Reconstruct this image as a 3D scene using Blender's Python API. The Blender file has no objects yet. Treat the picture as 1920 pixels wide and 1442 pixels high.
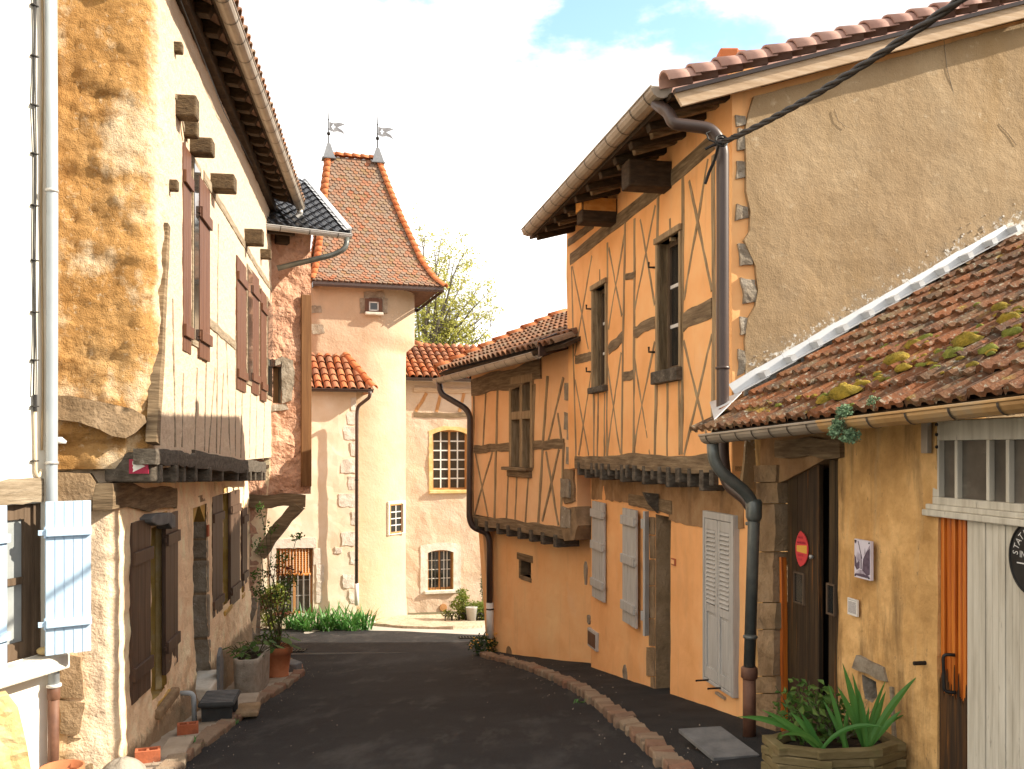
import bpy, bmesh, math, random
from mathutils import Vector, Matrix, noise, geometry

# ------------------------------------------------------------------ camera, sky, sun, exposure
FPX, HV, EYE = 1700.0, 840.0, 1.6          # focal length and horizon row in pixels of the 1920 px wide photograph; eye height
SUN_DIR = Vector((-1.0, 0.025, -0.66)).normalized()   # the way sunlight travels
C = bpy.context.scene
cam_d = bpy.data.cameras.new('camera'); cam = bpy.data.objects.new('camera', cam_d)
C.collection.objects.link(cam); C.camera = cam
cam.location = (0, 0, EYE); cam.rotation_euler = (math.radians(90), 0, 0)
cam_d.sensor_width = 36.0; cam_d.lens = 36.0*FPX/1920.0
cam_d.shift_y = (HV-721.0)/1920.0
cam_d.clip_start = 0.05; cam_d.clip_end = 2000

W = bpy.data.worlds.new('World'); C.world = W; W.use_nodes = True
nt = W.node_tree; nt.nodes.clear()
def wn(t, **k):
    n = nt.nodes.new(t)
    for a, b in k.items(): setattr(n, a, b)
    return n
sun_el = math.asin(-SUN_DIR.z); sun_az = math.atan2(-SUN_DIR.x, -SUN_DIR.y)
sky = wn('ShaderNodeTexSky'); sky.sky_type = 'NISHITA'; sky.sun_disc = False
sky.sun_elevation = sun_el; sky.sun_rotation = sun_az; sky.air_density = 1.0; sky.dust_density = 0.6; sky.ozone_density = 2.0
tc = wn('ShaderNodeTexCoord')
mp = wn('ShaderNodeMapping'); mp.inputs['Scale'].default_value = (1.0, 1.0, 1.9); mp.inputs['Location'].default_value = (0.35, 0.0, 0.12)
nz = wn('ShaderNodeTexNoise'); nz.inputs['Scale'].default_value = 3.2; nz.inputs['Detail'].default_value = 9; nz.inputs['Roughness'].default_value = 0.58
nz2 = wn('ShaderNodeTexNoise'); nz2.inputs['Scale'].default_value = 1.7; nz2.inputs['Detail'].default_value = 4
dsb = wn('ShaderNodeVectorMath', operation='SUBTRACT'); dsb.inputs[1].default_value = Vector((220/FPX, 1.0, 985/FPX)).normalized(); dsm = wn('ShaderNodeVectorMath', operation='MULTIPLY'); dsm.inputs[1].default_value = (0.55, 1.0, 1.15); dst = wn('ShaderNodeVectorMath', operation='LENGTH')
zb = wn('ShaderNodeMapRange'); zb.inputs[1].default_value = 0.03; zb.inputs[2].default_value = 0.25; zb.inputs[3].default_value = 0.68; zb.inputs[4].default_value = 0.14   # an opening in the clouds ahead, high above the roofs
sub = wn('ShaderNodeMath', operation='SUBTRACT')
rmp = wn('ShaderNodeMapRange'); rmp.inputs[1].default_value = -0.02; rmp.inputs[2].default_value = 0.10
rmp.interpolation_type = 'SMOOTHSTEP'
cr = wn('ShaderNodeValToRGB')
cr.color_ramp.elements[0].position = 0.42; cr.color_ramp.elements[0].color = (0.31, 0.335, 0.375, 1)
cr.color_ramp.elements[1].position = 0.66; cr.color_ramp.elements[1].color = (1.06, 1.06, 1.06, 1)
skm = wn('ShaderNodeMixRGB', blend_type='MULTIPLY'); skm.inputs[0].default_value = 1.0; skm.inputs[2].default_value = (1.25, 1.25, 1.25, 1)
clm = wn('ShaderNodeMixRGB', blend_type='MULTIPLY'); clm.inputs[0].default_value = 1.0; clm.inputs[2].default_value = (7.0, 6.7, 6.3, 1)
mix = wn('ShaderNodeMixRGB')
bg = wn('ShaderNodeBackground'); bg.inputs['Strength'].default_value = 0.11
out = wn('ShaderNodeOutputWorld')
L = nt.links.new
L(tc.outputs['Generated'], mp.inputs['Vector']); L(mp.outputs[0], nz.inputs['Vector']); L(mp.outputs[0], nz2.inputs['Vector'])
L(tc.outputs['Generated'], dsb.inputs[0]); L(dsb.outputs[0], dsm.inputs[0]); L(dsm.outputs[0], dst.inputs[0]); L(dst.outputs['Value'], zb.inputs[0])
sep = wn('ShaderNodeSeparateXYZ'); yb = wn('ShaderNodeMapRange'); yb.inputs[1].default_value = 0.35; yb.inputs[2].default_value = -0.15; yb.inputs[3].default_value = 0.0; yb.inputs[4].default_value = 0.06   # unseen cloud behind the viewer, thinned slightly to lower the fill light
add = wn('ShaderNodeMath', operation='ADD'); L(tc.outputs['Generated'], sep.inputs[0]); L(sep.outputs['Y'], yb.inputs[0]); L(zb.outputs[0], add.inputs[0]); L(yb.outputs[0], add.inputs[1])
L(nz.outputs['Fac'], sub.inputs[0]); L(add.outputs[0], sub.inputs[1]); L(sub.outputs[0], rmp.inputs[0])
L(nz2.outputs['Fac'], cr.inputs[0]); L(cr.outputs[0], clm.inputs[1])
L(sky.outputs[0], skm.inputs[1])
L(rmp.outputs[0], mix.inputs[0]); L(skm.outputs[0], mix.inputs[1]); L(clm.outputs[0], mix.inputs[2])
L(mix.outputs[0], bg.inputs['Color']); L(bg.outputs[0], out.inputs['Surface'])

sd = bpy.data.lights.new('sun', 'SUN'); sd.energy = 3.2; sd.angle = math.radians(0.53); sd.color = (1.0, 0.90, 0.74)
so = bpy.data.objects.new('sun', sd); C.collection.objects.link(so)
so.rotation_euler = SUN_DIR.to_track_quat('-Z', 'Y').to_euler(); so.location = (20, -5, 30)
C.view_settings.view_transform = 'Standard'; C.view_settings.look = 'None'
C.view_settings.exposure = 1.70; C.view_settings.gamma = 1.0
C.cycles.max_bounces = 8; C.cycles.diffuse_bounces = 5; C.cycles.use_denoising = True
C.cycles.sample_clamp_indirect = 6.0

# ------------------------------------------------------------------ geometry helpers
rnd = random.Random(7)
CAM = Vector((0, 0, EYE)); Z = Vector((0, 0, 1))
def ray(u, v): return Vector(((u-960.0)/FPX, 1.0, -(v-HV)/FPX))
def P(u, v, d): return CAM + ray(u, v)*d
def nz3(p, s=1.0): return noise.noise(Vector(p)*s)
HT = [(-20, .9), (0, .1), (3, -.22), (6.25, -.62), (12.2, -1.42), (15.3, -1.87), (20, -2.42), (22, -2.62), (30, -2.95), (60, -3.6), (400, -8)]
def hz(x, y):
    for (a, b), (c, d) in zip(HT, HT[1:]):
        if y <= c: z = b+(d-b)*(y-a)/(c-a); break
    else: z = -8
    return z + .07*max(-4.5, min(4, x))*max(0, min(1, (18-y)/6))
def gpt(u, v, lift=0.0):
    d0, d1 = 2.0, 60.0
    r = ray(u, v)
    for _ in range(50):
        m = (d0+d1)/2; p = CAM+r*m
        if p.z > hz(p.x, p.y)+lift: d0 = m
        else: d1 = m
    return CAM+r*d0

class Pl:
    """vertical plane through (x, y) with plan normal n facing the street; s runs to the right as seen from the street"""
    def __init__(s, x, y, nx, ny):
        s.p = Vector((x, y, 0)); s.n = Vector((nx, ny, 0)).normalized(); s.t = Z.cross(s.n)
    def at(s, u, v, off=0.0):
        r = ray(u, v); d = (s.p+s.n*off-CAM).dot(s.n)/r.dot(s.n); return CAM+r*d
    def sz(s, u, v, off=0.0):
        q = s.at(u, v, off); return Vector(((q-s.p).dot(s.t), q.z))
    def pt(s, a, z, off=0.0): return s.p+s.t*a+s.n*off+Z*z
    def shift(s, off): q = s.p+s.n*off; return Pl(q.x, q.y, s.n.x, s.n.y)

ORG = {}
def tag(o, label=None, cat=None, group=None, kind=None):
    if label: o['label'] = label
    if cat: o['category'] = cat
    if group: o['group'] = group
    if kind: o['kind'] = kind
    return o
def thing(name, label, cat, loc, group=None):
    o = bpy.data.objects.new(name, None); C.collection.objects.link(o)
    o.empty_display_size = .2; o.location = loc; ORG[o.name] = Vector(loc)
    return tag(o, label, cat, group)

class MB:
    def __init__(s): s.v = []; s.f = []; s.m = []
    def add(s, vs, fs, mi=0):
        b = len(s.v); s.v += [Vector(q) for q in vs]
        for f in fs: s.f.append([i+b for i in f]); s.m.append(mi)
        return s
    def prism(s, pts, vec, mi=0):
        n = len(pts); pts = [Vector(q) for q in pts]; vec = Vector(vec)
        nn = Vector()
        for i in range(n): nn += pts[i].cross(pts[(i+1) % n])
        if nn.dot(vec) > 0: pts = pts[::-1]
        fs = [list(range(n)), [i+n for i in range(n)][::-1]]
        fs += [[(i+1) % n, i, i+n, (i+1) % n+n] for i in range(n)]
        return s.add(pts+[q+vec for q in pts], fs, mi)
    def box(s, c, ax, ay, az, mi=0):
        """centre and three full edge vectors"""
        c, ax, ay, az = Vector(c), Vector(ax)/2, Vector(ay)/2, Vector(az)/2
        return s.prism([c-ax-ay-az, c+ax-ay-az, c+ax+ay-az, c-ax+ay-az], az*2, mi)
    def tube(s, path, r, n=8, cap=True, mi=0, squash=1.0):
        path = [Vector(q) for q in path]; k = len(path)
        rs = r if isinstance(r, (list, tuple)) else [r]*k
        vs = []; ref = None
        for i, q in enumerate(path):
            d = (path[min(i+1, k-1)]-path[max(i-1, 0)])
            if d.length < 1e-9: d = Vector((0, 0, 1))
            d.normalize()
            if ref is None: ref = Vector((0, 0, 1)) if abs(d.z) < .9 else Vector((1, 0, 0))
            a = (ref-d*ref.dot(d)).normalized(); ref = a; b = d.cross(a)
            vs += [q+(a*math.cos(2*math.pi*j/n)+b*math.sin(2*math.pi*j/n)*squash)*rs[i] for j in range(n)]
        fs = [[i*n+j, i*n+(j+1) % n, (i+1)*n+(j+1) % n, (i+1)*n+j] for i in range(k-1) for j in range(n)]
        if cap: fs += [list(range(n))[::-1], [(k-1)*n+j for j in range(n)]]
        return s.add(vs, fs, mi)
    def lathe(s, c, prof, n=16, mi=0, ax=Z):
        c = Vector(c); ax = Vector(ax).normalized()
        a = ax.orthogonal().normalized(); b = ax.cross(a)
        vs = [c+ax*h+(a*math.cos(2*math.pi*j/n)+b*math.sin(2*math.pi*j/n))*r for r, h in prof for j in range(n)]
        k = len(prof)
        fs = [[i*n+j, i*n+(j+1) % n, (i+1)*n+(j+1) % n, (i+1)*n+j] for i in range(k-1) for j in range(n)]
        if prof[0][0] > 1e-6: fs.append(list(range(n))[::-1])
        if prof[-1][0] > 1e-6: fs.append([(k-1)*n+j for j in range(n)])
        return s.add(vs, fs, mi)
    def gutter(s, a, b, r, n=9, th=.006, joints=0, lip=True, mi=0):
        """half round gutter from a to b, open upwards"""
        a, b = Vector(a), Vector(b); d = (b-a).normalized(); h = d.cross(Z).normalized(); up = h.cross(d)
        def arc(o, rr): return [o+h*(rr*math.cos(math.pi*i/(n-1)))-up*(rr*math.sin(math.pi*i/(n-1))) for i in range(n)]
        vs = arc(a, r)+arc(b, r)+arc(a, r-th)+arc(b, r-th); fs = []
        for i in range(n-1):
            fs.append([i, i+n, i+n+1, i+1]); fs.append([2*n+i, 2*n+i+1, 3*n+i+1, 3*n+i])
            fs.append([i, i+1, 2*n+i+1, 2*n+i]); fs.append([n+i, 3*n+i, 3*n+i+1, n+i+1])
        s.add(vs, fs, mi)
        if lip:
            for q in (1, -1): s.tube([a+h*r*q, b+h*r*q], .009, 6, mi=mi)
        for j in range(joints):
            q = a.lerp(b, (j+.5)/joints)
            s.add([x+d*w*.007 for w in (-1, 1) for x in arc(q, r+.004)], [[i, i+n, i+n+1, i+1] for i in range(n-1)], mi+1)
        return s
    def build(s, name, mat, parent=None, smooth=False, bevel=0.0):
        o0 = ORG[parent.name] if parent is not None else Vector()
        me = bpy.data.meshes.new(name)
        me.from_pydata([q-o0 for q in s.v], [], s.f); 
        mats = mat if isinstance(mat, (list, tuple)) else [mat]
        for m in mats: me.materials.append(m)
        if len(mats) > 1: me.polygons.foreach_set('material_index', s.m)
        if smooth: me.polygons.foreach_set('use_smooth', [True]*len(me.polygons))
        me.update()
        o = bpy.data.objects.new(name, me); C.collection.objects.link(o)
        if parent is not None: o.parent = parent
        ORG[o.name] = o0
        if bevel:
            b = o.modifiers.new('bevel', 'BEVEL'); b.width = bevel; b.segments = 2; b.limit_method = 'ANGLE'
        if smooth and smooth != True:
            pass
        return o

def solo(mb, name, mat, label, cat, group=None, smooth=False, bevel=0, kind=None):
    """a thing that is one mesh, with its origin at its base"""
    lo = Vector((sum(q.x for q in mb.v)/len(mb.v), sum(q.y for q in mb.v)/len(mb.v), min(q.z for q in mb.v)))
    for i, q in enumerate(mb.v): mb.v[i] = q-lo
    o = mb.build(name, mat, None, smooth, bevel); o.location = lo; ORG[o.name] = lo
    return tag(o, label, cat, group, kind)

def inside(pt, poly):
    x, y = pt[0], pt[1]; c = False; n = len(poly)
    for i in range(n):
        x0, y0 = poly[i][0], poly[i][1]; x1, y1 = poly[(i+1) % n][0], poly[(i+1) % n][1]
        if (y0 > y) != (y1 > y) and x < (x1-x0)*(y-y0)/(y1-y0)+x0: c = not c
    return c
def segd(p, a, b):
    ab = b-a; t = max(0, min(1, (p-a).dot(ab)/max(1e-12, ab.dot(ab)))); return (p-a-ab*t).length
def densify(poly, res):
    o = []
    for i, a in enumerate(poly):
        b = poly[(i+1) % len(poly)]; a = Vector(a[:2]); b = Vector(b[:2]); k = max(1, int((b-a).length/res))
        o += [a.lerp(b, j/k) for j in range(k)]
    return o
def wall(pl, outline, holes=(), amp=.006, res=.12, reveal=.18, thick=.3, off=0.0, nscale=2.2, rag=0.0, seed=0, fine=.4, mb=None, backcap=False):
    """a rendered wall face with openings: outline and holes in plane coordinates (s, z)"""
    mb = mb or MB()
    O = densify(outline, res); Hs = [densify(h, res) for h in holes]
    if rag: O = [q+Vector((nz3((q.x*9, q.y*9, seed)), nz3((q.x*9, q.y*9, seed+9))))*rag for q in O]
    loops = [O]+Hs; pts = []; edges = []
    for lp in loops:
        b = len(pts); pts += lp; edges += [(b+i, b+(i+1) % len(lp)) for i in range(len(lp))]
    x0, x1 = min(q.x for q in O), max(q.x for q in O); y0, y1 = min(q.y for q in O), max(q.y for q in O)
    segs = [(lp[i], lp[(i+1) % len(lp)]) for lp in loops for i in range(len(lp))]
    rr = random.Random(seed); ny = int((y1-y0)/res)+1; nx = int((x1-x0)/res)+1
    for i in range(nx):
        for j in range(ny):
            q = Vector((x0+(i+.5+rr.uniform(-.3, .3))*res, y0+(j+.5+rr.uniform(-.3, .3))*res))
            if not inside(q, O) or any(inside(q, h) for h in Hs): continue
            if any(segd(q, a, b) < res*.45 for a, b in segs): continue
            pts.append(q)
    vs, es, fs, *_ = geometry.delaunay_2d_cdt([Vector(q) for q in pts], edges, [], 0, 1e-5)
    keep = []
    for f in fs:
        c = sum((vs[i] for i in f), Vector((0, 0)))/len(f)
        if inside(c, O) and not any(inside(c, h) for h in Hs): keep.append(list(f))
    def disp(q):
        a = nz3((q.x*nscale, q.y*nscale, seed*3.1)); b = nz3((q.x*nscale*3.7, q.y*nscale*3.7, seed*1.7+5))
        return amp*(a+fine*b)
    P3 = [pl.pt(q.x, q.y, off+disp(q)) for q in vs]
    for f in keep:
        a, b, c = (P3[f[0]], P3[f[1]], P3[f[2]])
        if (b-a).cross(c-a).dot(pl.n) < 0: f.reverse()
    mb.add(P3, keep)
    def skirt(lp, depth):
        n = len(lp); fr = [pl.pt(q.x, q.y, off+disp(q)) for q in lp]; bk = [pl.pt(q.x, q.y, off-depth) for q in lp]
        area = sum(lp[i].x*lp[(i+1) % n].y-lp[(i+1) % n].x*lp[i].y for i in range(n))
        fl = [[i, n+i, n+(i+1) % n, (i+1) % n] for i in range(n)]
        if area < 0: fl = [f[::-1] for f in fl]
        return fr+bk, fl
    v_, f_ = skirt(O, thick); mb.add(v_, f_)
    if backcap: mb.prism([pl.pt(q.x, q.y, off-thick) for q in O], pl.n*-.005)
    for h in Hs:
        v_, f_ = skirt(h, reveal); mb.add(v_, [f[::-1] for f in f_], 1)
    return mb
def rect(pl, u0, v0, u1, v1, off=0):
    """upright rectangle on a plane from the pixels of two opposite corners"""
    a, b = pl.sz(u0, v0, off), pl.sz(u1, v1, off)
    s0, s1 = min(a.x, b.x), max(a.x, b.x); z0, z1 = min(a.y, b.y), max(a.y, b.y)
    return [Vector((s0, z0)), Vector((s1, z0)), Vector((s1, z1)), Vector((s0, z1))]
def poly(pl, pts, off=0): return [pl.sz(u, v, off) for u, v in pts]
def slab(pl, pts, off=.02, thick=.03, mb=None):
    mb = mb or MB(); return mb.prism([pl.pt(q[0], q[1], off) for q in pts], -pl.n*thick)
def rough_slab(pl, pts, off=.012, thick=.03, mb=None, rag=.02, res=.08, seed=0, amp=.006):
    return wall(pl, pts, (), amp=amp, res=res, thick=thick, off=off, rag=rag, seed=seed, nscale=6, mb=mb)

def timber(pl, a, b, w, off=.015, thick=.04, wob=.10, seed=None, mb=None, taper=1.0):
    """hand hewn timber set in a wall, from pixel a to pixel b"""
    mb = mb or MB(); sd_ = rnd.random()*99 if seed is None else seed
    A, B = pl.sz(*a, off), pl.sz(*b, off); d = B-A; n = max(3, int(d.length/.09)); nn = Vector((-d.y, d.x)).normalized()
    rows = []
    for i in range(n+1):
        t = i/n; c = A+d*t+nn*(w*.22*nz3((t*3, sd_, 1)))
        w0 = w*(1+(taper-1)*t)/2
        e0 = w0*(1+wob*2*nz3((t*9, sd_, 2))); e1 = w0*(1+wob*2*nz3((t*9, sd_, 7)))
        o = off+.004*nz3((t*6, sd_, 4))
        rows.append((pl.pt(c.x+nn.x*e0, c.y+nn.y*e0, o-.004), pl.pt(c.x+nn.x*e0*.6, c.y+nn.y*e0*.6, o), pl.pt(c.x-nn.x*e1*.6, c.y-nn.y*e1*.6, o), pl.pt(c.x-nn.x*e1, c.y-nn.y*e1, o-.004)))
    vs = []; fs = []
    for r in rows: vs += [r[0]-pl.n*thick]+list(r)+[r[3]-pl.n*thick]
    for i in range(n):
        for j in range(5): fs.append([i*6+j, (i+1)*6+j, (i+1)*6+j+1, i*6+j+1])
    fs += [[0, 1, 2, 3, 4, 5], [n*6+k for k in (5, 4, 3, 2, 1, 0)]]
    return mb.add(vs, fs)

def boards_leaf(parent, name, mat, p0, p1, z0, z1, front, nb=4, th=.03, ledges=(.12, .85), lw=.09, lmat=None, brace=False, seed=0, ledge_side=1, hinge=None, label=None):
    """a ledged board shutter from plan point p0 to p1; front = side that carries the ledges"""
    p0, p1 = Vector((p0[0], p0[1], 0)), Vector((p1[0], p1[1], 0)); d = p1-p0; w = d.length; d.normalize()
    n = Vector((-d.y, d.x, 0)); 
    if n.dot(Vector((front[0], front[1], 0))) < 0: n = -n
    rr = random.Random(seed); m = MB()
    for i in range(nb):
        a = w*i/nb+.0015; b = w*(i+1)/nb-.0015; e = rr.uniform(-.004, .004)
        m.prism([p0+d*a+Z*(z0+e)+n*rr.uniform(0, .002), p0+d*b+Z*(z0+e), p0+d*b+Z*z1, p0+d*a+Z*z1], -n*th)
    m.prism([p0+Z*(z0+.01)-n*.006, p1+Z*(z0+.01)-n*.006, p1+Z*(z1-.01)-n*.006, p0+Z*(z1-.01)-n*.006], -n*(th-.012))
    o = m.build(name, mat, parent, bevel=.003)
    if label: o['label'] = label
    for k in ledges:
        zz = z0+(z1-z0)*k; q = MB()
        q.box((p0+p1)/2+Z*zz+n*.014, d*(w*1.0), n*.028, Z*lw); q.build('ledge', lmat or mat, o, bevel=.004)
    if brace:
        q = MB(); za, zb_ = z0+(z1-z0)*ledges[0]+lw/2, z0+(z1-z0)*ledges[1]-lw/2
        q.prism([p0+d*.03+Z*za+n*.024, p0+d*.12+Z*za+n*.024, p1-d*.03+Z*zb_+n*.024, p1-d*.12+Z*zb_+n*.024], -n*.02); q.build('brace', lmat or mat, o)
    if hinge is not None:
        for k in ledges:
            q = MB(); c = (p0 if hinge == 0 else p1)+Z*(z0+(z1-z0)*k)
            q.tube([c-Z*.04, c+Z*.04], .011, 8); q.box(c+(-d if hinge == 0 else d)*.02+n*.0, d*.05, n*.02, Z*.035)
            q.build('hinge', lmat or mat, o)
    return o

def window(pl, r, parent, fm, nx=2, ny=3, depth=.12, fw=.05, bw=.022, pane=None, name='window', two=True, sill=None, bars=None):
    """a glazed window standing in an opening: r = rectangle on the plane; frame with glazing bars, and the panes"""
    s0, z0, s1, z1 = r[0][0], r[0][1], r[2][0], r[2][1]; m = MB()
    def bx(a, b, c, d, o0, t): m.prism([pl.pt(a, c, o0), pl.pt(b, c, o0), pl.pt(b, d, o0), pl.pt(a, d, o0)], -pl.n*t)
    o = -depth
    bx(s0-.01, s0+fw, z0-.01, z1+.01, o, .06); bx(s1-fw, s1+.01, z0-.01, z1+.01, o, .06); bx(s0+fw, s1-fw, z1-fw, z1+.01, o-.001, .058); bx(s0+fw, s1-fw, z0-.01, z0+fw, o-.001, .058)
    if two: c = (s0+s1)/2; bx(c-fw*.6, c+fw*.6, z0+fw, z1-fw, o+.004, .05)
    halves = [(s0+fw, (s0+s1)/2-fw*.6), ((s0+s1)/2+fw*.6, s1-fw)] if two else [(s0+fw, s1-fw)]
    f = m.build(name, fm, parent, bevel=.003)
    g = MB()
    for a, b in halves:
        for i in range(1, nx): c = a+(b-a)*i/nx; g.prism([pl.pt(c-bw/2, z0+fw, o-.008), pl.pt(c+bw/2, z0+fw, o-.008), pl.pt(c+bw/2, z1-fw, o-.008), pl.pt(c-bw/2, z1-fw, o-.008)], -pl.n*.03)
        for j in range(1, ny): c = z0+fw+(z1-z0-2*fw)*j/ny; g.prism([pl.pt(a, c-bw/2, o-.010), pl.pt(b, c-bw/2, o-.010), pl.pt(b, c+bw/2, o-.010), pl.pt(a, c+bw/2, o-.010)], -pl.n*.027)
    if g.v: g.build('glazing_bars', bars or fm, f)
    q = MB(); q.prism([pl.pt(s0, z0, o-.025), pl.pt(s1, z0, o-.025), pl.pt(s1, z1, o-.025), pl.pt(s0, z1, o-.025)], -pl.n*.006)
    q.build('pane', pane or MT['glass'], f)
    return f

# ------------------------------------------------------------------ materials
MT = {}
def mat(name, cols, scale=3.0, rough=.9, bump=.3, bs=45.0, bd=.01, layers=(), isl=None, stretch=(1, 1, 1), metal=0.0, spec=.3, detail=7, big=0.0, trans=0.0, pos=None):
    """procedural surface: noise between colours, layers = stains (colour, scale vector, lo, hi, strength)"""
    m = bpy.data.materials.new(name); m.use_nodes = True; t = m.node_tree; N = t.nodes; K = t.links.new
    b = N['Principled BSDF']; b.inputs['Roughness'].default_value = rough; b.inputs['Metallic'].default_value = metal
    b.inputs['Specular IOR Level'].default_value = spec
    co = N.new('ShaderNodeTexCoord'); mp_ = N.new('ShaderNodeMapping'); mp_.inputs['Scale'].default_value = stretch
    K(co.outputs['Object'], mp_.inputs['Vector'])
    n1 = N.new('ShaderNodeTexNoise'); n1.inputs['Scale'].default_value = scale; n1.inputs['Detail'].default_value = detail; n1.inputs['Roughness'].default_value = .62
    K(mp_.outputs[0], n1.inputs['Vector'])
    r = N.new('ShaderNodeValToRGB'); e = r.color_ramp.elements
    k = len(cols)
    ps = pos or [.30+.40*i/max(1, k-1) for i in range(k)]
    e[0].position = ps[0]; e[0].color = (*cols[0], 1)
    e[1].position = ps[-1]; e[1].color = (*cols[-1], 1)
    for i in range(1, k-1): x = e.new(ps[i]); x.color = (*cols[i], 1)
    K(n1.outputs['Fac'], r.inputs[0]); col = r.outputs[0]
    if isl:
        gm = N.new('ShaderNodeNewGeometry'); r2 = N.new('ShaderNodeValToRGB'); e = r2.color_ramp.elements; r2.color_ramp.interpolation = 'LINEAR'
        e[0].position = 0; e[0].color = (*isl[0], 1); e[1].position = 1; e[1].color = (*isl[-1], 1)
        for i in range(1, len(isl)-1): x = e.new(i/(len(isl)-1)); x.color = (*isl[i], 1)
        K(gm.outputs['Random Per Island'], r2.inputs[0])
        mx = N.new('ShaderNodeMixRGB'); mx.blend_type = 'MIX'; mx.inputs[0].default_value = .72
        K(col, mx.inputs[1]); K(r2.outputs[0], mx.inputs[2]); col = mx.outputs[0]
    for i, (c_, sc, lo, hi, st) in enumerate(layers):
        nsc = 7
        if isinstance(sc, tuple) and isinstance(sc[0], str): sc, nsc = sc
        if isinstance(sc, str):
            at_ = N.new('ShaderNodeAttribute'); at_.attribute_name = sc; n2 = N.new('ShaderNodeTexNoise'); n2.inputs['Scale'].default_value = nsc; n2.inputs['Detail'].default_value = 8; n2.inputs['Roughness'].default_value = .7
            K(co.outputs['Object'], n2.inputs['Vector']); ad = N.new('ShaderNodeMath'); ad.operation = 'MULTIPLY_ADD'; ad.inputs[1].default_value = 1.3; K(n2.outputs['Fac'], ad.inputs[0]); K(at_.outputs['Fac'], ad.inputs[2])
            mr = N.new('ShaderNodeMapRange'); mr.inputs[1].default_value = lo; mr.inputs[2].default_value = hi; mr.inputs[4].default_value = st; K(ad.outputs[0], mr.inputs[0])
            mx = N.new('ShaderNodeMixRGB'); K(mr.outputs[0], mx.inputs[0]); K(col, mx.inputs[1]); mx.inputs[2].default_value = (*c_, 1); col = mx.outputs[0]; continue
        mp2 = N.new('ShaderNodeMapping'); mp2.inputs['Scale'].default_value = sc; mp2.inputs['Location'].default_value = (3.1*i+1, 1.7*i, .9*i)
        K(co.outputs['Object'], mp2.inputs['Vector'])
        n2 = N.new('ShaderNodeTexNoise'); n2.inputs['Scale'].default_value = 1.0; n2.inputs['Detail'].default_value = 8; n2.inputs['Roughness'].default_value = .65
        K(mp2.outputs[0], n2.inputs['Vector'])
        mr = N.new('ShaderNodeMapRange'); mr.inputs[1].default_value = lo; mr.inputs[2].default_value = hi; mr.inputs[4].default_value = st
        K(n2.outputs['Fac'], mr.inputs[0])
        mx = N.new('ShaderNodeMixRGB'); K(mr.outputs[0], mx.inputs[0]); K(col, mx.inputs[1]); mx.inputs[2].default_value = (*c_, 1); col = mx.outputs[0]
    K(col, b.inputs['Base Color'])
    if bump:
        n3 = N.new('ShaderNodeTexNoise'); n3.inputs['Scale'].default_value = bs; n3.inputs['Detail'].default_value = 6; n3.inputs['Roughness'].default_value = .6
        K(mp_.outputs[0], n3.inputs['Vector'])
        bp = N.new('ShaderNodeBump'); bp.inputs['Strength'].default_value = bump; bp.inputs['Distance'].default_value = bd
        K(n3.outputs['Fac'], bp.inputs['Height'])
        if big:
            n4 = N.new('ShaderNodeTexNoise'); n4.inputs['Scale'].default_value = bs/6; n4.inputs['Detail'].default_value = 4
            K(mp_.outputs[0], n4.inputs['Vector'])
            b2 = N.new('ShaderNodeBump'); b2.inputs['Strength'].default_value = big; b2.inputs['Distance'].default_value = bd*5
            K(n4.outputs['Fac'], b2.inputs['Height']); K(b2.outputs[0], bp.inputs['Normal'])
        K(bp.outputs[0], b.inputs['Normal'])
    if trans:
        tr = N.new('ShaderNodeBsdfTranslucent'); K(col, tr.inputs['Color']); ms = N.new('ShaderNodeMixShader'); ms.inputs[0].default_value = trans
        K(b.outputs[0], ms.inputs[1]); K(tr.outputs[0], ms.inputs[2]); K(ms.outputs[0], N['Material Output'].inputs['Surface'])
    MT[name] = m; return m
mat('stucco_ochre', [(0.798, 0.386, 0.141), (0.878, 0.451, 0.186), (0.9, 0.516, 0.23)], 1.6, .92, .25, 70, .004, layers=[((.44, .20, .075), (1.2, 1.2, .5), .53, .75, .5), ((.72, .44, .24), (5, 5, 2.5), .58, .8, .35), ((.36, .20, .10), (30, 30, 24), .66, .76, .35), ((.52, .29, .14), (7, 7, .7), .58, .76, .4), ((.80, .56, .36), (2.2, 2.2, 1.2), .60, .78, .45)], big=.12)
mat('stucco_peach', [(0.838, 0.436, 0.176), (0.9, 0.52, 0.242), (0.9, 0.581, 0.286)], 1.2, .92, .25, 70, .004, layers=[((.45, .30, .18), (2.5, 2.5, .8), .56, .78, .5), ((.48, .31, .18), (8, 8, .7), .58, .76, .4), ((.80, .58, .38), (2, 2, 1.4), .60, .78, .4)], big=.12)
mat('stucco_apricot', [(0.742, 0.405, 0.189), (0.815, 0.471, 0.238), (0.865, 0.537, 0.292)], 1.4, .92, .25, 70, .004, layers=[((.46, .23, .10), (1.2, 1.2, .5), .54, .76, .4), ((.72, .48, .29), (5, 5, 2.5), .58, .8, .35), ((.34, .21, .12), (30, 30, 24), .66, .76, .3), ((.50, .30, .16), (7, 7, .7), .58, .76, .4)], big=.12)
mat('stucco_dark', [(0.187, 0.102, 0.0425), (0.306, 0.178, 0.085), (0.391, 0.255, 0.136)], 3.5, .95, .5, 40, .01, layers=[((.10, .065, .04), (4, 4, 1.2), .5, .75, .6)])
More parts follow.
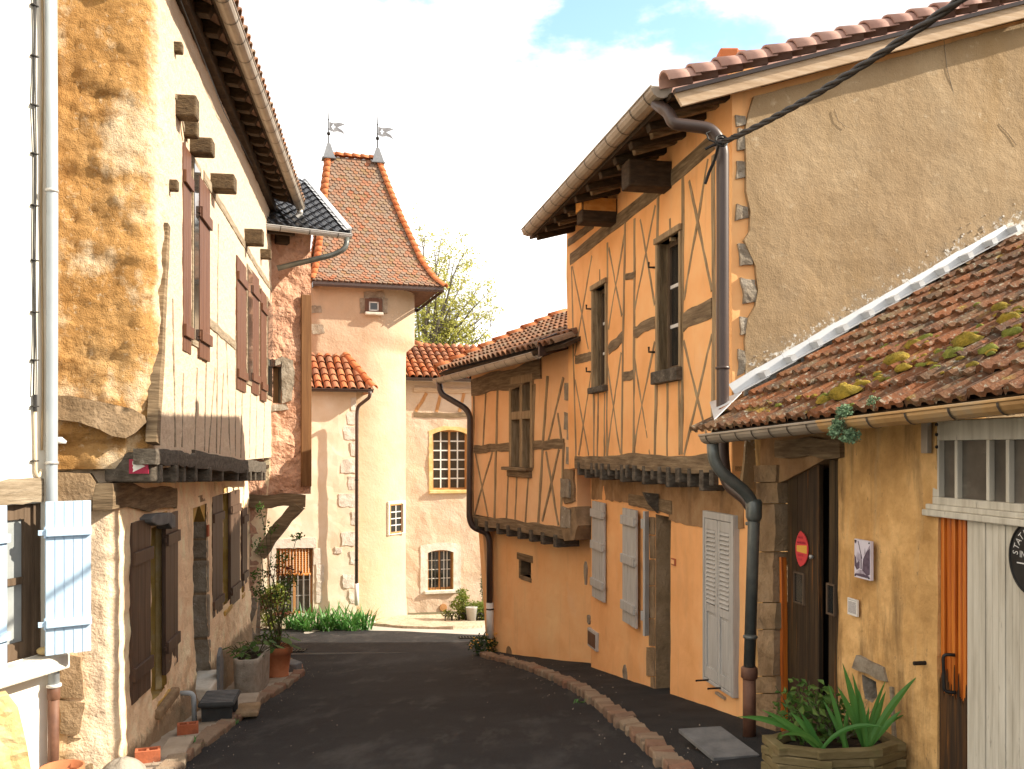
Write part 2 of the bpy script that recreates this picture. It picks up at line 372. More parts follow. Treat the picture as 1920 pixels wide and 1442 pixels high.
mat('render_tan', [(0.297, 0.198, 0.104), (0.362, 0.25, 0.14), (0.42, 0.305, 0.182)], 1.3, .95, .55, 75, .008, layers=[((.34, .21, .085), (1.6, 1.6, .4), .52, .75, .6), ((.25, .18, .11), (38, 38, 38), .57, .68, .55), ((.66, .54, .38), (14, 14, 14), .60, .72, .4), ((.30, .22, .14), (3, 3, 2.2), .57, .75, .4), ((.24, .185, .125), ('lichen', 9), 1.15, 1.5, .55), ((.70, .68, .63), ('lichen', 24), 1.36, 1.50, .9)], big=.2)
mat('render_lichen', [(.42, .32, .22), (.55, .45, .33), (.80, .78, .74)], 9, .95, .6, 60, .01, layers=[((.14, .11, .08), (14, 14, 14), .58, .7, .6)])
mat('render_golden', [(.36, .18, .05), (.46, .25, .085), (.54, .33, .14)], 1.6, .97, .9, 110, .016, layers=[((.68, .53, .35), (1.9, 1.9, 1.5), .51, .62, .9), ((.20, .09, .02), (2.2, 2.2, 5.5), .56, .68, .8), ((.68, .55, .38), (16, 16, 16), .59, .69, .6), ((.20, .10, .03), (44, 44, 44), .59, .68, .75), ((.34, .23, .14), (16, 16, .9), .64, .76, .3), ((.67, .52, .38), 'lime', 1.2, 1.75, 1.0), ((.50, .34, .20), (13, 13, .8), .60, .74, .5), ((.44, .30, .18), (2.2, 2.2, 1.6), .62, .78, .4)], big=.45)
mat('plaster_cream', [(0.63, 0.504, 0.378), (0.702, 0.594, 0.477), (0.747, 0.657, 0.549)], 2.4, .95, .5, 45, .009, layers=[((.44, .30, .18), (16, 16, .9), .60, .74, .6), ((.40, .27, .17), (1.5, 1.5, 1.2), .58, .8, .4), ((.26, .18, .11), (40, 40, 22), .66, .74, .55)], big=.25)
mat('plaster_street', [(0.758, 0.532, 0.326), (0.9, 0.665, 0.432), (0.9, 0.815, 0.554)], 2.6, .95, .8, 45, .014, layers=[((.30, .20, .12), (2, 2, 1.4), .53, .75, .6), ((.20, .14, .09), (45, 45, 30), .62, .70, .6), ((.50, .30, .12), 'gold', 1.2, 1.7, 1.0), ((.70, .55, .40), 'lime', 1.2, 1.7, 1.0), ((.25, .18, .11), 'stone', 1.1, 1.5, .9), ((.42, .33, .22), (9, 9, 6), .62, .74, .4)], big=.5)
mat('plaster_infill', [(0.44, 0.319, 0.22), (0.572, 0.418, 0.297), (0.66, 0.506, 0.363)], 5, .95, .7, 60, .01, layers=[((.22, .15, .10), (30, 30, 20), .58, .7, .5)], big=.3)
mat('limewash', [(0.774, 0.738, 0.648), (0.81, 0.774, 0.693)], 1.5, .92, .18, 60, .004)
mat('plaster_shed', [(0.408, 0.225, 0.0768), (0.612, 0.36, 0.138), (0.836, 0.527, 0.23)], 3.2, .95, .6, 60, .008, layers=[((.15, .09, .04), (5, 5, .9), .50, .68, .8), ((.48, .34, .18), (7, 7, .6), .56, .72, .65), ((.46, .22, .06), (3, 3, .8), .58, .74, .55), ((.12, .09, .06), (36, 36, 20), .62, .70, .6)], big=.5)
mat('plaster_castle', [(0.534, 0.395, 0.272), (0.571, 0.441, 0.327), (0.6, 0.481, 0.382)], 1.3, .93, .55, 26, .02, layers=[((.67, .47, .29), (1, 1, .6), .55, .8, .5), ((.86, .74, .56), (3, 3, 2), .6, .8, .4)], big=.25)
mat('plaster_tower', [(0.472, 0.336, 0.216), (0.499, 0.37, 0.256), (0.518, 0.399, 0.289)], 1.0, .93, .5, 20, .02, layers=[((.74, .50, .30), (.8, .8, .4), .54, .8, .5)], big=.25)
mat('plaster_annexe', [(0.653, 0.543, 0.38), (0.711, 0.619, 0.473), (0.759, 0.695, 0.578)], 1.5, .93, .3, 50, .008, layers=[((.58, .38, .18), (1.6, 1.6, .8), .58, .8, .5)])
mat('plaster_pink', [(.48, .25, .155), (.57, .32, .21), (.64, .40, .28)], 3, .95, 1.0, 16, .045, layers=[((.36, .18, .11), (3, 3, 2), .58, .75, .5)], big=.8)
mat('stone_grey', [(0.187, 0.145, 0.102), (0.289, 0.238, 0.178), (0.391, 0.34, 0.272)], 6, .95, .8, 30, .02, layers=[((.60, .57, .50), (16, 16, 16), .60, .72, .7), ((.09, .07, .05), (9, 9, 9), .6, .74, .55)])
mat('stone_warm', [(0.19, 0.123, 0.0665), (0.275, 0.185, 0.104), (0.351, 0.247, 0.152)], 4, .95, .8, 30, .02, layers=[((.11, .08, .05), (4, 4, 3), .54, .74, .7), ((.58, .44, .28), (8, 8, 8), .62, .75, .4)])
mat('stone_pale', [(0.51, 0.459, 0.383), (0.612, 0.57, 0.493), (0.68, 0.646, 0.578)], 7, .95, .6, 30, .015, layers=[((.40, .32, .24), (20, 20, 20), .60, .7, .5)])
mat('stone_yellow', [(0.527, 0.348, 0.119), (0.629, 0.459, 0.202), (0.68, 0.551, 0.333)], 4, .93, .5, 30, .012, layers=[((.84, .72, .48), (6, 6, 6), .58, .76, .6)])
mat('stone_ochre', [(.40, .24, .06), (.54, .34, .09), (.50, .38, .20)], 3.5, .93, .6, 30, .012, layers=[((.15, .11, .07), (5, 5, 2), .55, .74, .6)])
mat('stone_trough', [(.22, .19, .15), (.32, .28, .23), (.40, .36, .30)], 8, .95, .7, 40, .012, layers=[((.11, .10, .08), (6, 6, 6), .56, .74, .5)])
ZS = (22, 22, 1.6); HS = (2.2, 2.2, 30)
mat('wood_timber', [(0.181, 0.121, 0.0628), (0.302, 0.212, 0.121), (0.423, 0.314, 0.188)], 1, .9, .9, 2.0, .012, stretch=(30, 30, 3), layers=[((.08, .055, .03), (5, 5, 3), .58, .74, .6), ((.44, .35, .23), (22, 22, 6), .62, .76, .6)])
mat('wood_timber_h', [(0.103, 0.0698, 0.039), (0.195, 0.134, 0.0769), (0.307, 0.225, 0.134)], 1, .9, .9, 2.0, .012, stretch=(3, 3, 34), layers=[((.05, .035, .022), (3, 3, 6), .55, .72, .6), ((.38, .31, .21), (7, 7, 22), .64, .76, .5)])
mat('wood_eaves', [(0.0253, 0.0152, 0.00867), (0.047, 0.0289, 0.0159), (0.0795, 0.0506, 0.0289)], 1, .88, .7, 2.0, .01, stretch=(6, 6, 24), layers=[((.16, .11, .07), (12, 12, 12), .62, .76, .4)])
mat('wood_endgrain', [(0.0585, 0.0378, 0.0207), (0.104, 0.0702, 0.0387), (0.162, 0.113, 0.063)], 1, .92, 1.0, 2, .014, stretch=(14, 14, 42), layers=[((.035, .024, .015), (20, 20, 50), .56, .66, .8)])
mat('wood_orange_end', [(.52, .20, .04), (.62, .27, .06), (.66, .34, .10)], 1, .85, .5, 2, .008, stretch=(8, 8, 20), layers=[((.25, .11, .03), (20, 20, 8), .58, .72, .6)])
mat('wood_joist', [(0.042, 0.0328, 0.0245), (0.0842, 0.0688, 0.052), (0.146, 0.122, 0.0954)], 1, .92, .8, 2, .01, stretch=(12, 12, 26), layers=[((.30, .27, .22), (14, 14, 14), .62, .74, .6)])
mat('wood_fascia', [(.40, .27, .165), (.52, .37, .24), (.60, .46, .33)], 1, .85, .5, 2, .006, stretch=(3, 3, 26), layers=[((.22, .14, .08), (16, 16, 16), .66, .74, .7)])
mat('shutter_brown', [(0.077, 0.0269, 0.0119), (0.11, 0.0414, 0.0178), (0.138, 0.06, 0.0277)], 1, .55, .25, 2, .004, stretch=ZS, spec=.4)
mat('shutter_street', [(0.052, 0.028, 0.0176), (0.08, 0.044, 0.0272), (0.12, 0.072, 0.044)], 1, .6, .3, 2, .004, stretch=ZS, spec=.4)
mat('shutter_white', [(0.269, 0.257, 0.238), (0.412, 0.396, 0.373), (0.491, 0.475, 0.447)], 1, .8, .5, 2, .004, stretch=(24, 24, 2.2), layers=[((.24, .22, .19), (30, 30, 3), .60, .70, .75), ((.33, .29, .24), (8, 8, 3), .60, .76, .5)], pos=(.2, .42, .7))
mat('shutter_blue', [(0.395, 0.54, 0.693), (0.439, 0.585, 0.736), (0.464, 0.608, 0.755)], 1, .6, .15, 2, .002, stretch=(16, 16, 1.5), layers=[((.45, .48, .50), (30, 30, 4), .68, .76, .5)])
mat('wood_garage', [(0.432, 0.39, 0.31), (0.576, 0.534, 0.443), (0.672, 0.63, 0.535)], 1, .8, .4, 2, .004, stretch=(20, 20, 1.6), layers=[((.16, .13, .10), (26, 26, 5), .62, .70, .75), ((.40, .33, .24), (7, 7, 1.5), .58, .76, .5)])
mat('wood_varnish', [(0.243, 0.0439, 0.00561), (0.508, 0.128, 0.0112), (0.663, 0.225, 0.0281)], 1, .45, .4, 2, .004, stretch=(26, 26, 1.2), layers=[((.10, .03, .008), (24, 24, 2.4), .60, .70, .7)], spec=.5)
mat('wood_burnt', [(.022, .014, .009), (.05, .026, .012), (.14, .055, .012)], 1, .7, .6, 2, .006, stretch=(28, 28, 1.3), layers=[((.34, .12, .018), (34, 34, 1.6), .62, .74, .75)])
mat('wood_door', [(0.018, 0.011, 0.006), (0.042, 0.024, 0.011), (0.085, 0.048, 0.02)], 1, .7, .5, 2, .006, stretch=(24, 24, 1.0), layers=[((.28, .10, .018), (26, 26, 1.1), .59, .70, .75), ((.09, .07, .03), (3, 3, .8), .5, .75, .5)])
mat('wood_weathered', [(0.16, 0.12, 0.076), (0.256, 0.2, 0.136), (0.352, 0.288, 0.208)], 1, .9, .8, 2, .01, stretch=(4, 4, 30), layers=[((.10, .075, .05), (4, 4, 26), .58, .68, .7)])
mat('wood_windowframe', [(0.07, 0.0455, 0.028), (0.112, 0.0735, 0.0455), (0.154, 0.105, 0.07)], 1, .8, .5, 2, .005, stretch=ZS)
mat('wood_castle', [(.34, .16, .06), (.44, .22, .085), (.52, .28, .12)], 1, .7, .3, 2, .004, stretch=ZS)
mat('paint_white', [(0.63, 0.621, 0.594), (0.702, 0.693, 0.666)], 8, .6, .1, 30, .002)
mat('planter_wood', [(0.0999, 0.0727, 0.0291), (0.16, 0.119, 0.052), (0.221, 0.168, 0.0842)], 1, .88, .5, 2, .006, stretch=(5, 5, 24), layers=[((.14, .14, .05), (5, 5, 9), .54, .74, .6)])
mat('corner_board', [(0.12, 0.052, 0.0176), (0.16, 0.072, 0.024), (0.2, 0.096, 0.036)], 1, .75, .4, 2, .005, stretch=ZS)
mat('glass', [(.018, .018, .018), (.035, .034, .03)], 3, .06, .06, 6, .01, spec=.6)
mat('glass_dirty', [(.06, .052, .042), (.105, .092, .075), (.17, .15, .125)], 3, .30, .1, 6, .01, spec=.5, layers=[((.26, .23, .19), (4, 4, 9), .60, .74, .6)])
mat('glass_grey', [(.25, .27, .27), (.36, .38, .38)], 4, .12, .1, 6, .01, spec=.6)
mat('zinc', [(.42, .41, .39), (.52, .51, .49)], 6, .45, .1, 20, .003, metal=.35, spec=.5)
mat('zinc_warm', [(0.255, 0.208, 0.162), (0.34, 0.285, 0.225), (0.408, 0.348, 0.281)], 3, .5, .1, 20, .003, metal=.25, spec=.5)
mat('zinc_white', [(0.528, 0.536, 0.544), (0.608, 0.616, 0.624)], 4, .42, .12, 10, .006, metal=.3, spec=.5)
mat('lead', [(0.18, 0.186, 0.198), (0.24, 0.246, 0.258)], 4, .5, .15, 14, .005, metal=.3)
mat('gutter_rust', [(.36, .20, .075), (.48, .29, .12), (.38, .30, .20)], 4, .5, .1, 20, .003, metal=.2, spec=.5)
mat('pvc_grey', [(.34, .38, .41), (.40, .44, .47)], 3, .4, .03, 20, .002, spec=.5)
mat('pipe_brown', [(0.051, 0.0306, 0.0248), (0.0723, 0.0449, 0.036)], 3, .4, .05, 20, .002, spec=.5)
mat('pipe_dark', [(.075, .085, .08), (.11, .12, .112), (.17, .175, .16)], 5, .4, .1, 20, .003, metal=.3, spec=.5)
mat('pipe_rust', [(.095, .042, .026), (.15, .068, .04), (.20, .10, .06)], 7, .65, .3, 30, .004, spec=.4)
mat('gutter_joint', [(.05, .04, .03), (.09, .07, .055)], 10, .6, 0)
mat('eaves_tile', [(.085, .048, .034), (.13, .075, .05), (.18, .11, .075)], 9, .9, .3, 40, .005)
mat('iron', [(.018, .017, .016), (.035, .032, .03)], 10, .55, .2, 40, .003, metal=.5)
mat('cable', [(.022, .02, .02), (.04, .037, .035)], 10, .6, .1, 40, .002)
mat('cable_cream', [(.62, .50, .34), (.70, .58, .42)], 6, .5, .05, 20, .002)
TI = [(.33, .085, .032), (.46, .145, .05), (.27, .11, .06), (.40, .19, .10), (.19, .10, .065), (.48, .18, .075)]
mat('tile_canal', [(0.289, 0.0935, 0.0425), (0.391, 0.145, 0.0638), (0.323, 0.17, 0.102)], 8, .85, .4, 40, .006, isl=TI, layers=[((.07, .05, .04), (9, 9, 9), .58, .74, .55), ((.50, .42, .30), (30, 30, 30), .64, .74, .4)])
mat('tile_old', [(0.128, 0.0723, 0.0425), (0.23, 0.123, 0.0723), (0.297, 0.187, 0.119)], 10, .9, .5, 40, .008, isl=[(0.128, 0.068, 0.0425), (0.255, 0.119, 0.0638), (0.34, 0.162, 0.085), (0.204, 0.128, 0.085), (0.289, 0.212, 0.145)], layers=[((.05, .04, .03), (10, 10, 10), .56, .72, .6), ((.50, .45, .34), (26, 26, 26), .62, .73, .5)])
mat('tile_tower', [(0.245, 0.115, 0.067), (0.294, 0.156, 0.0949), (0.269, 0.184, 0.128)], 7, .85, .3, 40, .004, isl=[(0.33, 0.109, 0.0502), (0.245, 0.167, 0.117), (0.306, 0.144, 0.0837), (0.202, 0.167, 0.131), (0.282, 0.196, 0.14), (0.343, 0.132, 0.067), (0.22, 0.156, 0.0781), (0.269, 0.207, 0.159), (0.184, 0.144, 0.112)], layers=[((.30, .22, .07), (8, 8, 8), .66, .74, .6)])
mat('tile_ridge', [(0.435, 0.122, 0.0372), (0.495, 0.163, 0.0558), (0.45, 0.184, 0.0806)], 5, .8, .3, 30, .005, isl=[(0.435, 0.116, 0.0372), (0.51, 0.17, 0.062), (0.45, 0.163, 0.0682)])
mat('tile_pink', [(.30, .16, .125), (.40, .235, .19), (.46, .29, .235)], 5, .8, .3, 40, .005, isl=[(.33, .175, .14), (.42, .25, .20), (.38, .21, .165)])
mat('tile_mossy', [(0.082, 0.0416, 0.0204), (0.148, 0.06, 0.0238), (0.213, 0.08, 0.0286)], 9, .92, .8, 50, .012, isl=[(0.0984, 0.048, 0.0231), (0.164, 0.06, 0.0231), (0.238, 0.08, 0.0272), (0.131, 0.072, 0.034), (0.18, 0.068, 0.0272)], layers=[((.05, .042, .033), (5, 5, 5), .48, .66, .8), ((.36, .35, .27), (30, 30, 30), .56, .66, .7), ((.24, .22, .13), (4, 4, 4), .56, .70, .6), ((.30, .21, .03), (5, 5, 5), .60, .70, .75), ((.42, .12, .04), (6, 6, 6), .66, .74, .6)])
mat('tile_red', [(.40, .085, .028), (.52, .13, .045)], 8, .85, .5, 40, .006, isl=[(.42, .09, .03), (.56, .15, .05)], layers=[((.10, .06, .04), (9, 9, 9), .56, .72, .5)])
mat('tile_slate', [(.020, .021, .025), (.035, .037, .043), (.055, .058, .066)], 9, .35, .2, 30, .004, isl=[(.018, .019, .023), (.04, .042, .05), (.03, .03, .035)], spec=.55)
mat('terracotta', [(.36, .125, .055), (.44, .165, .075), (.48, .20, .10)], 6, .85, .2, 40, .004)
mat('brick_red', [(.36, .10, .045), (.44, .14, .065)], 9, .9, .5, 50, .006, layers=[((.06, .045, .04), (7, 7, 7), .60, .74, .5)])
mat('kerb_brick', [(0.176, 0.104, 0.068), (0.24, 0.152, 0.1), (0.288, 0.2, 0.136)], 12, .92, .8, 50, .012, isl=[(0.208, 0.096, 0.06), (0.232, 0.144, 0.092), (0.272, 0.208, 0.144), (0.16, 0.1, 0.068), (0.248, 0.188, 0.128), (0.288, 0.24, 0.172)], layers=[((.10, .09, .07), (14, 14, 14), .58, .74, .5)])
mat('asphalt', [(0.00997, 0.00959, 0.0109), (0.0146, 0.0142, 0.0156), (0.0206, 0.0199, 0.0213)], 1.3, .88, .9, 120, .009, layers=[((.075, .071, .069), (1.3, .5, 1), .54, .72, .7), ((.011, .011, .012), (.9, .35, 1), .54, .72, .6), ((.06, .055, .05), (3.5, 1.2, 2), .57, .68, .55), ((.13, .125, .12), (80, 80, 80), .66, .74, .45), ((.11, .105, .10), (5, 1.1, 3), .70, .76, .6)])
mat('asphalt_new', [(0.0128, 0.0128, 0.0136), (0.02, 0.02, 0.0208), (0.0288, 0.028, 0.028)], 3, .92, 1.0, 110, .014, layers=[((.07, .068, .064), (60, 60, 60), .66, .74, .5)])
mat('court', [(0.357, 0.327, 0.289), (0.425, 0.391, 0.348), (0.476, 0.442, 0.391)], 2, .93, .5, 80, .006, layers=[((.20, .18, .16), (.8, 1.5, 1), .56, .76, .5)])
mat('gravel', [(0.32, 0.256, 0.176), (0.464, 0.384, 0.28), (0.576, 0.504, 0.4)], 20, .95, .9, 26, .03, layers=[((.28, .22, .14), (12, 12, 12), .58, .72, .6)])
mat('pavement', [(0.27, 0.216, 0.162), (0.351, 0.288, 0.221), (0.414, 0.351, 0.279)], 3, .93, .5, 60, .006, layers=[((.17, .13, .10), (3, 3, 3), .56, .76, .6)])
mat('earth', [(.10, .09, .05), (.15, .13, .075)], 3, .95, .6, 20, .03)
mat('slate_stone', [(.10, .10, .10), (.15, .15, .15), (.20, .195, .19)], 6, .85, .5, 40, .006)
mat('mat_rubber', [(.035, .036, .036), (.055, .056, .056)], 8, .8, .4, 60, .004)
mat('soil', [(.035, .025, .016), (.06, .043, .028)], 12, .95, .8, 40, .02)
mat('leaf_iris', [(.04, .14, .03), (.07, .21, .045)], 4, .45, .05, 20, .002, isl=[(.035, .13, .022), (.07, .23, .04), (.12, .30, .06), (.06, .19, .03)], trans=.3, spec=.5)
mat('leaf_shrub', [(.05, .11, .02), (.09, .17, .03)], 4, .6, 0, isl=[(.035, .08, .015), (.08, .16, .03), (.14, .20, .04), (.05, .12, .02)], trans=.3)
mat('leaf_gold', [(.14, .19, .03), (.24, .28, .05)], 4, .6, 0, isl=[(.10, .15, .025), (.26, .28, .05), (.17, .22, .035), (.06, .12, .02)], trans=.35)
mat('leaf_tree', [(.40, .42, .07), (.54, .52, .13)], 4, .6, 0, isl=[(.34, .38, .06), (.58, .54, .16), (.46, .46, .09), (.62, .58, .24)], trans=.6)
mat('leaf_red', [(.12, .025, .02), (.18, .05, .03)], 4, .6, 0, isl=[(.10, .02, .018), (.19, .05, .03), (.09, .07, .02)], trans=.3)
mat('leaf_dark', [(.028, .06, .018), (.05, .095, .028)], 4, .5, 0, isl=[(.025, .05, .015), (.06, .11, .03), (.04, .08, .02)], trans=.25)
mat('bark', [(.12, .105, .08), (.20, .175, .14)], 12, .95, .6, 30, .01)
mat('stem', [(.07, .06, .03), (.12, .10, .05)], 12, .9, 0)
mat('moss', [(.10, .085, .012), (.24, .17, .02), (.38, .25, .03)], 14, .98, 1.0, 70, .02, layers=[((.30, .13, .02), (9, 9, 9), .60, .74, .6)])
mat('moss_green', [(.10, .11, .015), (.24, .24, .04)], 14, .98, 1.0, 70, .02)
mat('sedum', [(.10, .18, .09), (.20, .30, .17)], 6, .8, 0, isl=[(.09, .16, .075), (.22, .33, .19), (.15, .24, .12)])
mat('crimson', [(.30, .012, .045), (.34, .018, .055)], 6, .5, .03, 20, .001)
mat('sign_white', [(.72, .70, .66), (.78, .76, .72)], 6, .55, .02, 20, .001)
mat('sign_red', [(.60, .045, .05), (.68, .07, .07)], 6, .5, .03, 20, .001)
mat('sign_yellow', [(.72, .36, .06), (.76, .42, .08)], 6, .5, .03, 20, .001)
mat('sign_black', [(.012, .012, .012), (.03, .029, .028)], 7, .4, .1, 30, .002)
mat('chalk', [(.60, .59, .56), (.72, .71, .68)], 12, .8, 0)
mat('print_sepia', [(.10, .07, .10), (.42, .37, .45), (.70, .66, .74)], 3.2, .5, .02, 20, .001, stretch=(6, 6, 4))
mat('print_pale', [(.62, .58, .67), (.72, .68, .76)], 9, .5, .02, 20, .001)
mat('print_dark', [(.06, .04, .065), (.16, .12, .17)], 30, .5, .02, 20, .001)
mat('banner_metal', [(0.25, 0.25, 0.26), (0.3, 0.3, 0.31)], 5, .45, .05, 20, .001, metal=.3)
mat('bamboo', [(.46, .17, .035), (.56, .235, .06)], 1, .7, .5, 3, .004, stretch=(3, 3, 60), trans=.25)
mat('thread', [(.66, .56, .42), (.72, .62, .48)], 6, .8, 0)
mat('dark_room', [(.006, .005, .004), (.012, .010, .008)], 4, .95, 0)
mat('fibre', [(.16, .13, .09), (.24, .20, .14)], 10, .9, 0)
# ------------------------------------------------------------------ planes of the street fronts
RU = Pl(1.737, 7.16, -1, -.212)          # ochre house, jettied upper front
RL = Pl(1.87, 7.3, -1, -.191)            # its ground floor front
GR = Pl(1.737, 7.16, .212, -1)           # its gable, facing the camera
R2U = Pl(.812, 12.0, -1, -.434)          # second house, jettied upper front
R2L = Pl(1.10, 12.1, -1, -.434)
SH = Pl(1.95, 6.9, -1, -.18)             # lean-to shed with the garage

def canal(mb, O, ex, eu, en, pts, w=.2, l=.30, r=.085, seg=7, jit=.006, th=.014, seed=0, lift=.03):
    """rows of half-round cover tiles on a roof plane: pts = outline in (along eave, up slope)"""
    rr = random.Random(seed); x0 = min(p[0] for p in pts); x1 = max(p[0] for p in pts); y1 = max(p[1] for p in pts)
    for i in range(int((x1-x0)/w)+1):
        for j in range(int(y1/l)+1):
            a = x0+(i+.5)*w; b = j*l
            if not inside((a, b+l*.45), pts): continue
            o = O+ex*(a+rr.uniform(-jit, jit))+eu*(b-.05+rr.uniform(-jit, jit)); tw = rr.uniform(-.02, .02)
            vs = []
            for (t, rad, h) in ((0, r, lift), (l+.06, r*.86, .0)):
                for q in (rad, rad-th):
                    for k in range(seg):
                        an = math.pi*k/(seg-1)
                        vs.append(o+ex*(q*math.cos(an)+tw*t)+eu*t+en*(q*math.sin(an)+h))
            s = seg; fs = []
            for k in range(s-1):
                fs += [[k, k+1, 2*s+k+1, 2*s+k], [s+k, 3*s+k, 3*s+k+1, s+k+1], [k, s+k, s+k+1, k+1]]
            mb.add(vs, fs)
    return mb
def cap_row(mb, a, b, n, r=.1, seg=8, th=.016, up=Z, taper=.85, lift=.02):
    """overlapping ridge or verge tiles from a to b"""
    a, b = Vector(a), Vector(b); d = (b-a).normalized(); s_ = d.cross(up).normalized(); u_ = s_.cross(d)
    for i in range(n):
        p0 = a.lerp(b, i/n)-d*.02; p1 = a.lerp(b, (i+1.12)/n); vs = []
        for (p, rad, h) in ((p0, r, lift), (p1, r*taper, 0)):
            for q in (rad, rad-th):
                for k in range(seg):
                    an = math.pi*k/(seg-1); vs.append(p+s_*(q*math.cos(an))+u_*(q*math.sin(an)+h))
        s = seg; fs = []
        for k in range(s-1): fs += [[k, k+1, 2*s+k+1, 2*s+k], [s+k, 3*s+k, 3*s+k+1, s+k+1], [k, s+k, s+k+1, k+1], [2*s+k, 2*s+k+1, 3*s+k+1, 3*s+k]]
        mb.add(vs, fs)
    return mb
def bend(pts, k=5):
    """round the corners of a pipe path"""
    pts = [Vector(q) for q in pts]; o = [pts[0]]
    for i in range(1, len(pts)-1):
        a, b, c = pts[i-1], pts[i], pts[i+1]; r = min(.16, (a-b).length*.45, (c-b).length*.45)
        p, q = b+(a-b).normalized()*r, b+(c-b).normalized()*r
        for j in range(k+1): t = j/k; o.append(p*(1-t)**2+b*2*t*(1-t)+q*t*t)
    return o+[pts[-1]]
def collar(parent, mat_, c, r, ax=Z, name='pipe_clip'):
    m = MB(); m.lathe(Vector(c)-Vector(ax)*.012, [(r, 0), (r+.006, .004), (r+.006, .02), (r, .024)], 12, ax=ax); return m.build(name, mat_, parent, True)

# ================================================================== ochre timber-framed house
def ochre_house():
    T = thing('timbered_house', 'tall ochre timber-framed house on the right with a bare tan gable and brown rainwater pipe', 'house', (3.2, 9.5, -1.0))
    zb = RU.sz(1345, 880).y; sN = RU.sz(1372, 600).x; sF = RU.sz(1064, 600).x
    win = [rect(RU, 1236, 458, 1276, 688), rect(RU, 1114, 545, 1137, 722)]
    o = [RU.sz(1066, 880), RU.sz(1076, 878), (sN, zb-.02), (sN, 4.62), (sF-.02, 4.62), RU.sz(1062, 520), RU.sz(1066, 700)]
    wall(RU, o, win, amp=.010, res=.12, reveal=.14, thick=.25, seed=1).build('upper_wall', [MT['stucco_ochre'], MT['wood_timber']], T)
    # ground floor
    zt = zb-.03; dr = poly(RL, [(1229, 968), (1256.5, 962), (1256.5, 1318), (1229, 1306)])
    dr = rect(RL, 1229, 964, 1257, 1322)
    sl0, sl1 = RL.sz(1108, 1100).x, RL.sz(1402, 1100).x
    wall(RL, [(sl0, -2.2), (sl1, -2.2), (sl1, zt), (sl0, zt)], [dr], amp=.012, res=.13, reveal=.38, thick=.4, seed=2).build('lower_wall', [MT['stucco_ochre'], MT['stone_warm']], T)
    m = MB(); m.prism([RL.pt(q[0], q[1], -.36) for q in dr], -RL.n*.03); d = m.build('door', MT['wood_door'], T)
    m = MB()
    for i in range(1, 4):
        a = dr[0][0]+(dr[1][0]-dr[0][0])*i/4; m.box(RL.pt(a, (dr[0][1]+dr[2][1])/2, -.357), RL.t*.012, RL.n*.006, Z*(dr[2][1]-dr[0][1]-.06))
    m.build('board_joint', MT['wood_burnt'], d)
    # stained bands of old render under the jetty
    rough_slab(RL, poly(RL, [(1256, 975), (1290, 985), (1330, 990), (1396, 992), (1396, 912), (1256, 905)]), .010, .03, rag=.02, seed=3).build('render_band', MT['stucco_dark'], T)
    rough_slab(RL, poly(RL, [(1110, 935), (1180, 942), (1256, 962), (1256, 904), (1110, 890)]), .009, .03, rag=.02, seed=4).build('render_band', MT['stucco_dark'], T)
    # stone jamb of the door
    vs = [968, 1003, 1048, 1098, 1160, 1212, 1268, 1316]
    for i, (a, b) in enumerate(zip(vs, vs[1:])):
        uL = (1213, 1220, 1216, 1211, 1219, 1214, 1222)[i]
        rough_slab(RL, poly(RL, [(uL, a+1), (1228.6, a+2), (1228.6, b-.5), (uL, b-1.5)]), .014, .03, rag=.008, seed=10+i, res=.06).build('jamb_stone', MT['stone_warm'], T)
    m = timber(RL, (1178, 936), (1258, 952), .13, .02, .05); m.build('door_lintel', MT['wood_timber_h'], T)
    m = MB(); a = RL.at(1233, 926, .02); m.prism([a+RL.t*.03, a+RL.n*.16+RL.t*.03+Z*.02, a+RL.n*.10-Z*.10+RL.t*.03, a-Z*.20+RL.t*.03], -RL.t*.05); m.build('bracket', MT['wood_joist'], T)
    m = MB(); m.box(RL.at(1243, 1325, .02)+RL.n*.06, RL.t*.55, RL.n*.40, Z*.07); m.build('doorstep', MT['pavement'], T, bevel=.012)
    # jetty: joists, sill beam, floor
    m = timber(RU, (1077, 867), (1346, 869), .155, .04, .14, wob=.12, seed=5); m.build('sill_beam', MT['wood_timber_h'], T)
    us = [1091, 1103, 1115, 1125, 1136, 1148, 1161, 1172, 1184, 1198, 1214, 1229, 1244, 1262, 1281, 1300, 1322, 1343]
    for i, u in enumerate(us):
        q = RU.sz(u, 880); h = .16+.03*math.sin(i*2.1); m = MB(); w = .085+.015*math.sin(i*3.7)
        m.box(RU.pt(q.x, zb-h/2-.002, -.16+.012*math.sin(i*5)), RU.t*w, RU.n*.42, Z*h); m.build('joist', MT['wood_joist'], T, bevel=.008)
    m = MB(); m.prism([RU.pt(sF, zb-.01, -.03), RU.pt(sN, zb-.01, -.03), RU.pt(sN, zb-.01, -.45), RU.pt(sF, zb-.01, -.45)], Z*.04); m.build('jetty_floor', MT['wood_eaves'], T)
    # timber frame
    tm = MT['wood_timber']
    def post(a, b, w=.055, n='post', off=.008): timber(RU, a, b, w, off, .05).build(n, tm, T)
    post((1071, 500), (1079, 858), .05)
    for a, b, w in [((1112, 540), (1112.5, 858), .06), ((1138, 455), (1137, 858), .05), ((1171, 418), (1164, 856), .05), ((1189, 410), (1187, 857), .055),
                    ((1233, 365), (1227, 856), .06), ((1279, 330), (1277, 852), .06), ((1337, 290), (1336, 850), .075)]: post(a, b, w)
    for a, b in [((1250, 716), (1250, 855)), ((1133, 737), (1132, 857)), ((1272, 714), (1273, 853)), ((1255, 410), (1256, 452)), ((1124, 505), (1124, 538)), ((1121, 737), (1119, 857))]: post(a, b, .035, 'stud')
